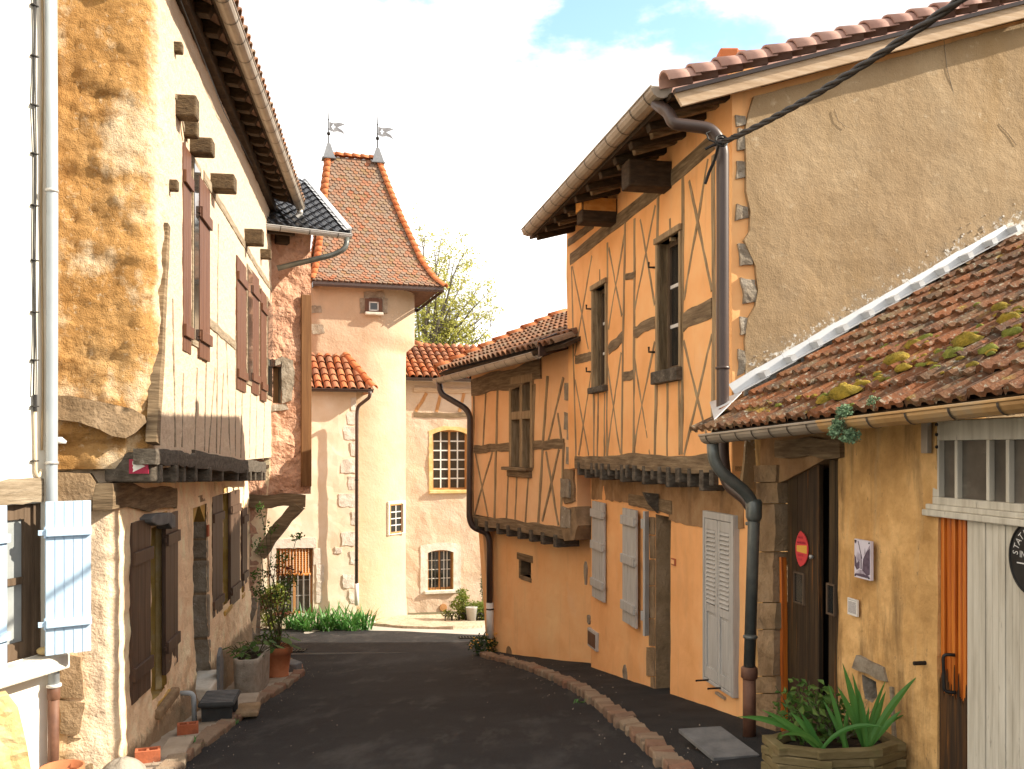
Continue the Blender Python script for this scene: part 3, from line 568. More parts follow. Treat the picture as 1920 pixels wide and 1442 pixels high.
    for a, b in [((1073, 500), (1103, 655)), ((1109, 480), (1077, 667)), ((1078, 713), (1103, 853)), ((1108, 700), (1084, 853)),
                 ((1141, 465), (1165, 592)), ((1172, 430), (1140, 617)), ((1138, 683), (1162, 850)), ((1164, 661), (1137, 853)),
                 ((1200, 412), (1227, 572)), ((1228, 385), (1188, 587)), ((1188, 668), (1218, 853)), ((1227, 640), (1185, 851)),
                 ((1291, 340), (1334, 545)), ((1327, 298), (1281, 562)), ((1281, 640), (1331, 848)), ((1334, 627), (1282, 853))]: post(a, b, .042, 'brace', .006)
    mh = MT['wood_timber_h']
    for a, b, w in [((1078, 675), (1109, 668), .11), ((1140, 655), (1166, 632), .12), ((1166, 708), (1187, 702), .10), ((1187, 622), (1227, 604), .12), ((1280, 602), (1333, 576), .16), ((1172, 520), (1190, 514), .07)]:
        timber(RU, a, b, w, .010, .05, wob=.08).build('rail', mh, T)
    timber(RU, (1068, 487), (1338, 266), .15, .012, .05, wob=.07).build('wall_plate', mh, T)
    timber(RU, (1064, 456), (1112, 420), .10, .012, .05).build('wall_plate', mh, T)
    for r_, ls in ((win[0], .12), (win[1], .07)):
        s0, z0, s1, z1 = r_[0].x, r_[0].y, r_[2].x, r_[2].y
        f = window(RU, r_, T, MT['wood_windowframe'], 2, 3, .085, .045, .032, bars=MT['paint_white'], two=False)
        m = MB(); w = .07
        w = .05; m.box(RU.pt(s0-w/2, (z0+z1)/2, -.03), RU.t*w, RU.n*.11, Z*(z1-z0)); m.box(RU.pt(s1+w/2, (z0+z1)/2, -.03), RU.t*w, RU.n*.11, Z*(z1-z0)); m.box(RU.pt((s0+s1)/2, z1+.03, -.02), RU.t*(s1-s0+2*w+.02), RU.n*.12, Z*.06)
        m.build('window_surround', tm, T, bevel=.008)
        m = MB(); m.box(RU.pt((s0+s1)/2, z0-ls/2-.003, .02), RU.t*(s1-s0+.12), RU.n*.10, Z*ls); m.build('window_sill', MT['wood_joist'], T, bevel=.01)
        for zz in (z0+.2, z1-.2):
            m = MB(); p = RU.pt(s0-.12, zz, .0); m.tube([p, p+RU.n*.06, p+RU.n*.06+Z*.05], .011, 6); m.build('hinge_pin', MT['iron'], T)
    # shutters on the ground floor
    def closed(u0, v0, u1, v1, ledges, nb=4, open_=None, sd_=1, off=.05):
        r_ = rect(RL, u0, v0, u1, v1); a, b = RL.pt(r_[0].x, 0, off), RL.pt(r_[1].x, 0, off)
        return boards_leaf(T, 'shutter', MT['shutter_white'], (a.x, a.y), (b.x, b.y), r_[0].y, r_[2].y, RL.n, nb, .03, ledges, .10, seed=sd_, hinge=1)
    closed(1117, 939, 1139, 1130, (.16, .55, .88), 3, sd_=3)
    closed(1178, 952, 1203, 1178, (.15, .56, .90), 3, sd_=4, off=.07)
    a, b = RL.at(1205, 1000, .10), RL.at(1213, 1000, .04); r_ = rect(RL, 1204, 955, 1213, 1186)
    boards_leaf(T, 'shutter', MT['shutter_white'], (a.x, a.y), (b.x, b.y), r_[0].y, r_[2].y, RL.n, 2, .03, (.16, .90), .1, seed=9, hinge=1)
    # louvred pair in its frame
    r_ = rect(RL, 1328, 957, 1386, 1309); s0, z0, s1, z1 = r_[0].x, r_[0].y, r_[2].x, r_[2].y
    def bxp(mb, a, b, c, d, o0, t): mb.prism([RL.pt(a, c, o0), RL.pt(b, c, o0), RL.pt(b, d, o0), RL.pt(a, d, o0)], -RL.n*t)
    m = MB(); bxp(m, s0, s0+.03, z0, z1, .055, .08); bxp(m, s1-.045, s1, z0, z1, .055, .08); bxp(m, s0+.03, s1-.045, z1-.06, z1, .054, .08); bxp(m, s0+.03, s1-.045, z0, z0+.03, .054, .08)
    bxp(m, s0, s1, z0, z1, 0, .02)
    fr = m.build('shutter_frame', MT['shutter_white'], T, bevel=.004)
    mid = (s0+s1-.015)/2
    for (a, b, sd_) in ((s0+.034, mid-.004, 1), (mid+.004, s1-.049, 2)):
        m = MB(); zz0, zz1 = z0+.035, z1-.065; zm = zz0+(zz1-zz0)*.42; st = .045
        bxp(m, a, a+st, zz0, zz1, .05, .03); bxp(m, b-st, b, zz0, zz1, .05, .03)
        for (c, d_) in ((zz0, zz0+.10), (zm, zm+.07), (zz1-.09, zz1)): bxp(m, a+st, b-st, c, d_, .049, .028)
        bxp(m, a+st, b-st, zz0+.10, zm, .036, .012); bxp(m, a+st+.02, b-st-.02, zz0+.13, zm-.03, .042, .008)
        bxp(m, a+st, b-st, zm+.07, zz1-.09, .026, .006)
        lf = m.build('shutter', MT['shutter_white'], T, bevel=.003)
        m = MB(); n = 17
        for i in range(n):
            c = zm+.07+(zz1-.09-zm-.07)*(i+.5)/n; q0, q1 = RL.pt(a+st, c+.020, .032), RL.pt(b-st, c+.020, .032); dd = RL.n*.020-Z*.030
            m.prism([q0, q1, q1+dd, q0+dd], (RL.n+Z*.6).normalized()*.006)
        m.build('louvre_slats', MT['shutter_white'], lf)
    for u, v in ((1329, 1275), (1352, 1290)):
        m = MB(); q = RL.at(u, v, .05); m.tube([q, q+RL.n*.12, q+RL.n*.12-Z*.0+RL.t*.01], .008, 6); m.build('shutter_stay', MT['iron'], T)
    m = MB(); r2 = rect(RL, 1346, 1296, 1363, 1312); m.prism([RL.pt(q.x, q.y, .03) for q in r2], -RL.n*.04); v = m.build('air_vent', MT['zinc_warm'], T, bevel=.006)
    # meter box, house number
    r2 = rect(RL, 1107, 1176, 1123, 1222); m = MB(); s0, z0, s1, z1 = r2[0].x, r2[0].y, r2[2].x, r2[2].y
    bxp(m, s0, s1, z0, z1, .04, .05); b_ = m.build('meter_box', MT['shutter_white'], T, bevel=.004)
    m = MB(); bxp(m, s0+.03, s1-.03, z0+.03, z1-.03, .046, .02); m.build('meter_door', MT['shutter_brown'], b_)
    r2 = rect(RL, 1260, 1046, 1267, 1061); m = MB(); m.prism([RL.pt(q.x, q.y, .012) for q in r2], -RL.n*.02); b_ = m.build('number_plate', MT['brick_red'], T)
    s0, z0, s1, z1 = r2[0].x, r2[0].y, r2[2].x, r2[2].y; m = MB(); bxp(m, s0+.012, s1-.012, z0+.012, z1-.012, .014, .01); m.build('plate_field', MT['stucco_peach'], b_)
    for i, (u, v) in enumerate([(1098, 1075), (1172, 1275), (1104, 1162)]):
        q = RL.sz(u, v); pts = [(q.x+.07*math.cos(a)*(1+.3*math.sin(a*3+i)), q.y+(.16, .18, .07)[i]*math.sin(a)) for a in [k*math.pi/5 for k in range(10)]]
        rough_slab(RL, pts, .007, .02, rag=.02, res=.05, seed=30+i).build('bare_patch', MT['stone_grey'], T)
    # gable: rubble quoins showing at the corner, tan render over the rest
    e1 = GR.sz(1930, -12).x
    def gp(u, v): return GR.sz(u, v)
    zs = .32; s_r = 3.5; z_c = gp(1378, 178).y
    base = [(.0, 1.30), (.165, 1.30), (.165, -2.2), (6.8, -2.2), (6.8, z_c+s_r*zs-.33*(6.8-s_r)), (s_r, z_c+s_r*zs), (.0, z_c)]
    wall(GR, base, (), amp=.012, res=.22, thick=.3, seed=5, off=-.004).build('gable_wall', MT['stucco_ochre'], T)
    edge = [(1400, 212), (1393, 250), (1396, 300), (1396, 360), (1404, 398), (1402, 436), (1392, 452), (1402, 470), (1413, 500), (1418, 545), (1412, 575), (1400, 598), (1394, 640), (1397, 700), (1393, 740), (1402, 770)]
    pts = [gp(u, v) for u, v in edge]+[Vector((.06, 1.2)), Vector((6.7, 1.2)), Vector((6.7, z_c+s_r*zs-.33*(6.7-s_r)-.02)), Vector((s_r, z_c+s_r*zs-.02)), gp(1412, 178)-Vector((0, .02))]
    wall(GR, pts, (), amp=.012, res=.09, thick=.05, off=.028, seed=6, rag=.014, nscale=1.5).build('gable_render', MT['render_tan'], T)
    gr = [o for o in T.children if o.name.startswith('gable_render')][0]; la, lb = gp(1402, 762), gp(1920, 462); sl = (lb.y-la.y)/(lb.x-la.x); at_ = gr.data.attributes.new('lichen', 'FLOAT', 'POINT')
    vals = []
    for v_ in gr.data.vertices: q = v_.co+ORG[T.name]; s_ = (q-GR.p).dot(GR.t); vals.append(max(0, min(1, 1-abs(q.z-(la.y+sl*(s_-la.x)))/.95)))
    at_.data.foreach_set('value', vals)
    pts = [gp(u, v) for u, v in [(1404, 755), (1470, 715), (1560, 655), (1660, 600), (1760, 540), (1850, 480), (1925, 418), (1925, 470), (1800, 545), (1660, 628), (1530, 705), (1404, 782)]]
    for i in range(230):
        t = rnd.random(); u = 1404+t*510; v = 768-t*322-rnd.random()**2.2*95; q = gp(u, v); r_ = rnd.uniform(.003, .011) if i % 12 else rnd.uniform(.011, .02)
        if i == 0: lm = MB()
        lm.prism([GR.pt(q.x+r_*math.cos(a)*rnd.uniform(.6, 1.2), q.y+r_*math.sin(a)*rnd.uniform(.6, 1.3), .034) for a in [k*.785 for k in range(8)]], -GR.n*.01)
    lm.build('lichen', MT['render_lichen'], T)['kind'] = 'stuff'
    for i, (u, v, w, h) in enumerate([(1389, 262, 14, 40), (1387, 320, 16, 36), (1390, 400, 22, 30), (1397, 478, 26, 44), (1402, 545, 24, 50), (1392, 612, 14, 34), (1388, 680, 12, 50), (1386, 228, 18, 22)]):
        rough_slab(GR, poly(GR, [(u-w/2, v-h/2), (u+w/2, v-h/2+3), (u+w/2+2, v+h/2-4), (u-w/2+1, v+h/2)]), .02, .04, rag=.02, res=.035, seed=40+i, amp=.02).build('corner_stone', MT['stone_grey'], T)
    for pts in ([(1766, 42), (1772, 80), (1778, 130), (1788, 175), (1796, 215), (1806, 245), (1810, 275)], [(1565, 205), (1572, 225), (1582, 234), (1588, 238)], [(1872, 232), (1890, 250), (1905, 272)]):
        m = MB(); m.tube([GR.at(u+rnd.uniform(-2, 2), v, .033) for u, v in pts], .0022, 5); m.build('crack', MT['stone_grey'], T)
    # roof
    g0, g1 = P(1240, 170, 7.0), P(990, 431, 11.55); ex = (g1-g0); ex.z = 0; ex.normalize(); inn = Vector((ex.y, -ex.x, 0)); 
    if inn.x < 0: inn = -inn
    O = Vector((g0.x, g0.y, g0.z-.035))-ex*.05+inn*.05; Ln = 4.85; up = (inn+Z*zs).normalized(); en = ex.cross(up); en = en if en.z > 0 else -en
    W_ = 3.75/math.cos(math.atan(zs))
    m = MB(); m.prism([O, O+ex*Ln, O+ex*Ln+up*W_, O+up*W_], -en*.035)
    bk = (inn-Z*zs).normalized(); R0 = O+up*W_; m.prism([R0, R0+ex*Ln, R0+ex*Ln+bk*W_, R0+bk*W_], -Z*.035)
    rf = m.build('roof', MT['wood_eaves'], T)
    m = canal(MB(), O+en*.02, ex, up, en, [(0.12, 0), (Ln, 0), (Ln, W_), (0.12, W_)], .21, .33, .09, 6, seed=3); m.build('roof_tiles', MT['tile_pink'], rf)
    bq = (P(1840, 0, 7.30)-P(1262, 142, 6.82)); 
    # verge tiles and bargeboard follow the slope
    vs0 = O-ex*.06+en*.035; m = cap_row(MB(), vs0-up*.03, vs0+up*W_, 18, .105, 9, .02, en); m.build('verge_tiles', MT['tile_pink'], rf, True)
    m = MB(); a = O-ex*.075-en*.012-up*.0; m.prism([a, a+up*W_, a+up*W_-en*.125, a-en*.125+up*.03], ex*.03); m.build('bargeboard', MT['wood_fascia'], T, bevel=.004)
    m = MB(); a = O-ex*.10-en*.002; m.prism([a-up*.0, a+up*W_, a+up*W_-en*.03, a-en*.03], ex*.05); m.build('verge_strip', MT['pipe_brown'], T)
    m = MB(); q = P(1364, 104, 8.6); m.box(q-Z*.06, Vector((.18, 0, 0)), Vector((0, .18, 0)), Z*.2); m.box(q+Vector((.12, 0, -.05)), Vector((.10, 0, 0)), Vector((0, .14, 0)), Z*.16); m.build('chimney', MT['tile_ridge'], T, bevel=.02)
    # rafters and brackets under the eaves
    for i in range(11):
        a = O+ex*(.12+i*.445)-en*.035+up*.03; h = .12; m = MB()
        m.prism([a, a+up*1.2, a+up*1.2-en*h, a-en*(h*.55), ], ex*.09); m.build('rafter', MT['wood_eaves'], T, bevel=.006)
        if i in (0, 1, 2, 3, 5, 7, 8): m = MB(); a2 = a+ex*.2-Z*.01+up*.10; m.prism([a2, a2+up*.5, a2+up*.5-en*.07, a2-en*.07], ex*.07); m.build('rafter_stub', MT['wood_timber_h'], T, bevel=.005)
    for (u, v, w, h, l) in ((1212, 331, .22, .25, .42), (1119, 398, .22, .27, .40)):
        q = RU.sz(u, v, l*.5); m = MB(); m.box(RU.pt(q.x, q.y, l/2-.05), RU.t*w, RU.n*(l+.1), Z*h); m.build('bracket_beam', MT['wood_eaves'], T, bevel=.015)
        m = MB(); m.box(RU.pt(q.x, q.y+h*.24, l+.004), RU.t*w*.96, RU.n*.012, Z*h*.50)
        if u < 1150: m.box(RU.pt(q.x+w/2+.003, q.y+h*.22, l/2), RU.t*.008, RU.n*l*.92, Z*h*.52); m.build('painted_end', MT['wood_orange_end'], T)
    # gutter and rainwater pipe
    ga, gb = g0+Vector((0, 0, .03)), g1+Vector((0, 0, .0)); m = MB(); m.gutter(ga, gb, .085, joints=14); hd = (gb-ga).normalized()
    m.prism([ga+hd.cross(Z).normalized()*.09*math.cos(k*math.pi/8)-Z*.09*math.sin(k*math.pi/8) for k in range(9)], -hd*.006)
    gt = m.build('gutter', [MT['zinc_warm'], MT['gutter_joint']], T)
    pa = ga+hd*.12-Z*.08
    path = bend([pa, P(1254, 212, 7.02), P(1262, 232, 6.98), P(1335, 241, 6.98), P(1355, 275, 6.98), P(1355, 860, 6.93), P(1362, 908, 6.93), P(1398, 935, 6.78), P(1411, 955, 6.72)])
    m = MB(); m.tube(path, .048, 12); dp = m.build('downpipe', MT['pipe_brown'], T, True)
    for v in (690, 780): collar(dp, MT['pipe_brown'], P(1355, v, 6.94), .048)
    # far and back walls
    m = MB(); c0 = RU.pt(sF, 0, -.25); n0 = RU.pt(sN, 0, -.25)
    m.prism([RU.pt(sF+.02, zb, -.20), RU.pt(sF+.02, zb, -.55), RU.pt(sF+.02, -2.2, -.55), RU.pt(sF+.02, -2.2, -6.4), RU.pt(sF+.02, 4.5, -6.4), RU.pt(sF+.02, 5.6, -3.3), RU.pt(sF+.02, 4.45, -.20)], RU.t*.2)
    m.prism([RU.pt(sF+.3, -2.2, -6.3), RU.pt(sN-.3, -2.2, -6.3), RU.pt(sN-.3, 4.4, -6.3), RU.pt(sF+.3, 4.4, -6.3)], RU.n*.2); m.build('rear_wall', MT['stucco_ochre'], T)
    # corner stones at the far end
    for i, (u, v, w, h) in enumerate([(1067, 735, 15, 34), (1063, 790, 8, 34), (1071, 765, 7, 26), (1068, 812, 9, 30), (1068, 855, 11, 34)]):
        rough_slab(R2U, poly(R2U, [(u-w/2, v-h/2), (u+w/2, v-h/2+2), (u+w/2, v+h/2), (u-w/2, v+h/2-2)]), .012, .03, rag=.012, res=.05, seed=60+i, amp=.008).build('corner_stone', MT['stone_grey'], T)
ochre_house()

# ================================================================== second house with the mullioned window
def second_house():
    T = thing('timbered_house', 'lower peach timber-framed house with a mullioned window, beyond the tall ochre house', 'house', (1.6, 14.6, -1.8))
    zb = R2U.sz(1000, 985).y; sF, sN = R2U.sz(884, 800).x, R2U.sz(1082, 800).x; zt = 2.95
    w_ = rect(R2U, 960, 722, 998, 877)
    wall(R2U, [(sF, zb), (sN, zb), (sN, zt), (sF, zt)], [w_], amp=.008, res=.13, reveal=.2, thick=.25, seed=11).build('upper_wall', [MT['stucco_apricot'], MT['wood_timber']], T)
    l0, l1 = R2L.sz(926, 1100).x, R2L.sz(1118, 1100).x
    h_ = rect(R2L, 977, 1050, 996, 1084)
    wall(R2L, [(l0, -2.8), (l1, -2.8), (l1, zb+.02), (l0, zb+.02)], [h_], amp=.012, res=.13, reveal=.2, thick=.3, seed=12).build('lower_wall', [MT['stucco_peach'], MT['stone_warm']], T)
    # mullioned window
    s0, z0, s1, z1 = w_[0].x, w_[0].y, w_[2].x, w_[2].y; m = MB()
    def bx(mb, a, b, c, d, o0, t): mb.prism([R2U.pt(a, c, o0), R2U.pt(b, c, o0), R2U.pt(b, d, o0), R2U.pt(a, d, o0)], -R2U.n*t)
    zm = z0+(z1-z0)*.62; c = (s0+s1)/2+.01
    bx(m, s0-.06, s0+.03, z0, z1, .03, .2); bx(m, s1-.03, s1+.06, z0, z1, .03, .2); bx(m, s0-.06, s1+.06, z1, z1+.12, .032, .2); bx(m, c-.05, c+.05, z0, z1, .025, .14); bx(m, s0+.03, s1-.03, zm-.06, zm+.06, .03, .14)
    f = m.build('window', MT['wood_timber'], T, bevel=.008)
    m = MB(); bx(m, s0, s1, z0, z1, -.13, .01); m.build('pane', MT['glass'], f)
    m = MB()
    for k in (.32, .40, .74, .84):
        a = s0+(s1-s0)*k; bx(m, a-.012, a+.012, z0, zm-.06, -.09, .03)
    for k in (.32, .82): a = s0+(s1-s0)*k; bx(m, a-.012, a+.012, zm+.06, z1, -.09, .03)
    m.build('glazing_bars', MT['wood_castle'], f)
    m = MB(); bx(m, s0-.16, s1+.02, z0-.05, z0, .12, .16); bx(m, s0-.10, s1+.0, z0-.15, z0-.05, .05, .08); m.build('window_sill', MT['wood_timber_h'], T, bevel=.012)
    tm, mh = MT['wood_timber'], MT['wood_timber_h']
    for a, b, w in [((887, 725), (886, 968), .06), ((910, 730), (905, 835), .04), ((932, 730), (926, 972), .065), ((1025, 705), (1008, 983), .06), ((1056, 830), (1050, 990), .05), ((957, 735), (955, 880), .05), ((1001, 720), (997, 880), .05)]:
        timber(R2U, a, b, w, .014, .05).build('post', tm, T)
    for a, b in [((952, 893), (948, 978)), ((968, 893), (965, 978)), ((990, 893), (984, 982))]: timber(R2U, a, b, .04, .013, .05).build('stud', tm, T)
    for a, b in [((890, 848), (914, 968)), ((922, 848), (888, 966)), ((1023, 847), (1046, 985)), ((1047, 843), (1016, 977)), ((1055, 708), (1027, 828)), ((1045, 775), (1052, 828))]: timber(R2U, a, b, .045, .012, .05).build('brace', tm, T)
    timber(R2U, (886, 841), (957, 840), .13, .016, .05).build('rail', mh, T); timber(R2U, (998, 836), (1056, 832), .13, .016, .05).build('rail', mh, T)
    timber(R2U, (883, 728), (1012, 692), .30, .03, .08, wob=.05).build('wall_plate', mh, T)
    timber(R2U, (884, 974), (1056, 999), .16, .035, .14, wob=.16).build('sill_beam', mh, T)
    for i, u in enumerate((897, 916, 938, 957, 978, 1000, 1022, 1046)):
        q = R2U.sz(u, 985); m = MB(); m.box(R2U.pt(q.x, zb-.15, -.14), R2U.t*.11, R2U.n*.38, Z*.17); m.build('joist', MT['wood_joist'], T, bevel=.01)
    m = MB(); m.prism([R2U.pt(sF, zb-.06, -.03), R2U.pt(sN, zb-.06, -.03), R2U.pt(sN, zb-.06, -.4), R2U.pt(sF, zb-.06, -.4)], Z*.05); m.build('jetty_floor', MT['wood_eaves'], T)
    # stone corbel where the two houses meet
    m = wall(R2U, poly(R2U, [(1057, 955), (1082, 950), (1092, 985), (1085, 1012), (1064, 1014), (1058, 990)]), (), amp=.03, res=.06, thick=.35, off=.05, seed=8); m.build('corbel', MT['stone_warm'], T)
    rough_slab(R2U, poly(R2U, [(1060, 880), (1078, 880), (1080, 940), (1060, 945)]), .03, .05, rag=.02, res=.05, seed=81, amp=.02).build('corner_stone', MT['stone_warm'], T)
    for i, (u, v, w, h) in enumerate([(1064, 970, 10, 40), (1073, 972, 8, 36), (1066, 915, 16, 36)]):
        rough_slab(R2U, poly(R2U, [(u-w/2, v-h/2), (u+w/2, v-h/2+2), (u+w/2, v+h/2), (u-w/2, v+h/2-2)]), .062, .03, rag=.012, res=.05, seed=70+i, amp=.008).build('corner_stone', MT['stone_grey'], T)
    # little window with a wooden head
    m = MB(); s0, z0, s1, z1 = h_[0].x, h_[0].y, h_[2].x, h_[2].y
    def bl(mb, a, b, c, d, o0, t): mb.prism([R2L.pt(a, c, o0), R2L.pt(b, c, o0), R2L.pt(b, d, o0), R2L.pt(a, d, o0)], -R2L.n*t)
    bl(m, s0-.14, s1+.08, z1, z1+.11, .015, .2); bl(m, s0-.07, s0, z0-.06, z1, .012, .2); bl(m, s0, s1+.02, z0-.07, z0, .014, .2); m.build('window_surround', mh, T, bevel=.01)
    f = window(R2L, h_, T, MT['wood_windowframe'], 1, 1, .12, .03, two=True)
    q = R2L.sz(955, 1226); m = MB(); m.prism([R2L.pt(q.x+.12*math.cos(a), q.y+.13*math.sin(a), .008) for a in [k*.6283 for k in range(10)]], -R2L.n*.02); m.build('bare_patch', MT['stone_warm'], T)
    # roof
    g0, g1 = P(1008, 664, 11.85), P(820, 712, 15.57); ex = g1-g0; ex.z = 0; ex.normalize(); inn = Vector((-ex.y, ex.x, 0)); inn = inn if inn.x > 0 else -inn
    zs = .46; O = g0+Z*.06+inn*.03; Ln = (g1-g0).length+.02; up = (inn+Z*zs).normalized(); en = ex.cross(up); en = en if en.z > 0 else -en; W_ = 2.7
    m = MB(); m.prism([O-ex*.7, O+ex*Ln, O+ex*Ln+up*W_, O-ex*.7+up*W_], -en*.05)
    bk = (inn-Z*zs).normalized(); R0 = O+up*W_; m.prism([R0-ex*.7, R0+ex*Ln, R0+ex*Ln+bk*W_, R0-ex*.7+bk*W_], -Z*.05); rf = m.build('roof', MT['wood_eaves'], T)
    m = canal(MB(), O+en*.015, ex, up, en, [(-.6, 0), (Ln-.1, 0), (Ln-.1, W_), (-.6, W_)], .175, .30, .078, 7, seed=5); 
    m.build('roof_tiles', MT['tile_old'], rf)
    m = MB(); a = O+ex*(Ln-.02)+en*.05; cap_row(m, a, a+up*W_, 9, .10, 8, .016, en, lift=.03); m.build('verge_tiles', MT['tile_ridge'], rf, True)
    for i in range(9):
        a = O+ex*(.15+i*.47)-en*.05+up*.05; m = MB(); m.prism([a, a+up*.9, a+up*.9-en*.11, a-en*.07], ex*.09); m.build('rafter', MT['wood_eaves'], T, bevel=.006)
    m = MB(); m.gutter(g0+Z*.02, g1+Z*.0, .085, joints=11); m.build('gutter', [MT['zinc_warm'], MT['gutter_joint']], T)
    m = MB(); a = P(1009, 652, 11.75); m.prism([a+Z*.10, a+inn*.5+Z*.30-ex*.0, a+inn*.5+Z*.02, a-Z*.12], -ex*.04); m.build('fascia', MT['pipe_brown'], T)
    path = bend([P(823, 716, 15.45), P(826, 738, 15.42), P(874, 766, 15.25), P(881.5, 782, 15.2), P(880, 972, 15.2), P(886, 988, 15.2), P(914, 1000, 15.22), P(918, 1016, 15.2), P(918, 1131, 15.2)])
    m = MB(); m.tube(path, .052, 10); dp = m.build('downpipe', MT['pipe_brown'], T, True)
    m = MB(); m.tube([P(918.5, 1130, 15.2), P(919.5, 1196, 15.2)], .062, 10); dp2 = m.build('downpipe', MT['paint_white'], T, True); dp2['label'] = 'white plastic foot of the rainwater pipe'
    collar(dp2, MT['iron'], P(919, 1142, 15.2), .062)
    # end and back walls
    m = MB(); m.prism([R2U.pt(sF+.02, -2.8, -.34), R2U.pt(sF+.02, -2.8, -4.6), R2U.pt(sF+.02, 2.9, -4.6), R2U.pt(sF+.02, 3.9, -2.1), R2U.pt(sF+.02, 2.85, -.1), R2U.pt(sF+.02, zb, -.1)], R2U.t*.2)
    m.prism([R2U.pt(sF+.25, -2.8, -4.55), R2U.pt(sN, -2.8, -4.55), R2U.pt(sN, 2.85, -4.55), R2U.pt(sF+.25, 2.85, -4.55)], R2U.n*.2); m.build('rear_wall', MT['stucco_peach'], T)
second_house()

# ================================================================== shed and garage with the mossy roof
def shed():
    T = thing('shed', 'low plastered shed with a mossy tiled lean-to roof, plank doors and a garage door', 'shed', (3.2, 5.2, -.5))
    G0, G1 = P(1325, 822, 6.5), P(1920, 757, 3.9); ex = (G1-G0); Lg = ex.length; exh = Vector((ex.x, ex.y, 0)).normalized(); ex.normalize()
    inn = Vector((-exh.y, exh.x, 0)); inn = inn if inn.x > 0 else -inn
    # front wall with door and niche
    zt = 2.02; s = lambda u: SH.sz(u, 1000).x
    zbot = -1.1; dz0, dz1 = -1.0, SH.sz(1500, 853).y; sg = s(1757); sd0, sd1 = s(1466), s(1571)
    nich = poly(SH, [(1617, 1264), (1643, 1278), (1646, 1306), (1636, 1318), (1622, 1310)])
    pl_ = [(sd1, zbot), (sg, zbot), (sg, zt), (sd1, zt)]
    wall(SH, pl_, [nich], amp=.022, res=.07, reveal=.2, thick=.3, seed=21, nscale=1.6).build('plaster_wall', [MT['plaster_shed'], MT['stone_grey']], T)
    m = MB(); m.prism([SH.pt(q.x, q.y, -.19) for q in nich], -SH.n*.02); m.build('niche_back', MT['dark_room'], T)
    m = wall(SH, [(s(1394), zbot), (s(1424), zbot), (s(1424), 1.88), (s(1394), 1.88)], (), amp=.02, res=.08, thick=.25, off=-.02, seed=22); m.build('end_wall', MT['plaster_shed'], T)
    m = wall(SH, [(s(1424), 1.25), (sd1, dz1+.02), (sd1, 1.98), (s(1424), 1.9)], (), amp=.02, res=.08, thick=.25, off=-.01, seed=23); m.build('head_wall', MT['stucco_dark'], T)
    vs = [872, 905, 945, 1035, 1130, 1180, 1268, 1300, 1380, 1460]
    for i, (a, b) in enumerate(zip(vs, vs[1:])):
        uL, uR = 1424+(i % 3), (1460, 1464, 1462, 1458, 1465, 1461, 1464, 1463, 1464)[i]
        wall(SH, poly(SH, [(uL, a+1), (uR, a), (uR, b-1.5), (uL, b-1)]), (), amp=.035, res=.05, thick=.3, off=.035, seed=24+i, nscale=4).build('pier_stone', MT['stone_warm'], T)
    timber(SH, (1452, 842), (1574, 838), .13, .03, .2, wob=.05).build('lintel', MT['wood_timber_h'], T)
    # plank door: two leaves, the gap between them dark
    a0, a1, a2 = s(1468), s(1527), s(1545); dep = -.035
    def leaf(a, b, sd_, tilt):
        m = MB(); rr = random.Random(sd_); n = 3 if b-a > .2 else 2
        for i in range(n):
            x0 = a+(b-a)*i/n+.003; x1 = a+(b-a)*(i+1)/n-.003
            m.prism([SH.pt(x0, dz0, dep+rr.uniform(0, .008)), SH.pt(x1, dz0, dep), SH.pt(x1, dz1-.03+rr.uniform(-.02, 0), dep), SH.pt(x0, dz1-.03, dep)], -SH.n*.035)
        return m.build('door', MT['wood_door'], T, bevel=.004)
    d0 = leaf(a0, a1, 1, 0); d1 = leaf(a2, sd1-.005, 2, 0)
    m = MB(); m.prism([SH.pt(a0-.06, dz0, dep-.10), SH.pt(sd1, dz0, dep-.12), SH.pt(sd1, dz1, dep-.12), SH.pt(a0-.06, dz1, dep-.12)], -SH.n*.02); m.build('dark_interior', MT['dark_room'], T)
    for d_, (u0, v0, u1, v1) in ((d0, (1493, 1074, 1509, 1132)), (d1, (1555, 1096, 1567, 1152))):
        r_ = rect(SH, u0, v0, u1, v1, dep); m = MB(); q = [r_[0].x, r_[0].y, r_[2].x, r_[2].y]; w = .012
        for (a, b, c, e) in ((q[0]-w, q[0], q[1]-w, q[3]+w), (q[2], q[2]+w, q[1]-w, q[3]+w), (q[0], q[2], q[3], q[3]+w), (q[0], q[2], q[1]-w, q[1])): m.prism([SH.pt(a, c, dep+.018), SH.pt(b, c, dep+.018), SH.pt(b, e, dep+.018), SH.pt(a, e, dep+.018)], -SH.n*.02)
        m.build('door_window_frame', MT['wood_windowframe'], d_)
        m = MB(); m.prism([SH.pt(q[0], q[1], dep+.009), SH.pt(q[2], q[1], dep+.009), SH.pt(q[2], q[3], dep+.009), SH.pt(q[0], q[3], dep+.009)], -SH.n*.004); m.build('pane', MT['glass'], d_)
    m = MB(); m.lathe(SH.at(1525, 1044, dep), [(.0, .03), (.014, .026), (.014, .01), (.006, 0)][::-1], 10, ax=SH.n); m.build('door_knob', MT['zinc'], d0, True)
    m = timber(SH, (1462.5, 1045), (1466, 1440), .035, .0, .04); m.build('door_post', MT['wood_varnish'], T)
    # niche head stone, peg, wooden edge strip
    wall(SH, poly(SH, [(1604, 1252), (1613, 1228), (1640, 1242), (1660, 1252), (1666, 1278), (1650, 1274), (1628, 1262)]), (), amp=.02, res=.04, thick=.05, off=.02, seed=40, rag=.008).build('niche_stone', MT['stone_grey'], T)
    m = MB(); q = SH.at(1735, 1243, 0); m.tube([q, q+SH.n*.07], .012, 8); m.build('peg', MT['iron'], T)
    timber(SH, (1669, 1288), (1674, 1395), .025, .02, .03).build('edge_strip', MT['wood_weathered'], T)
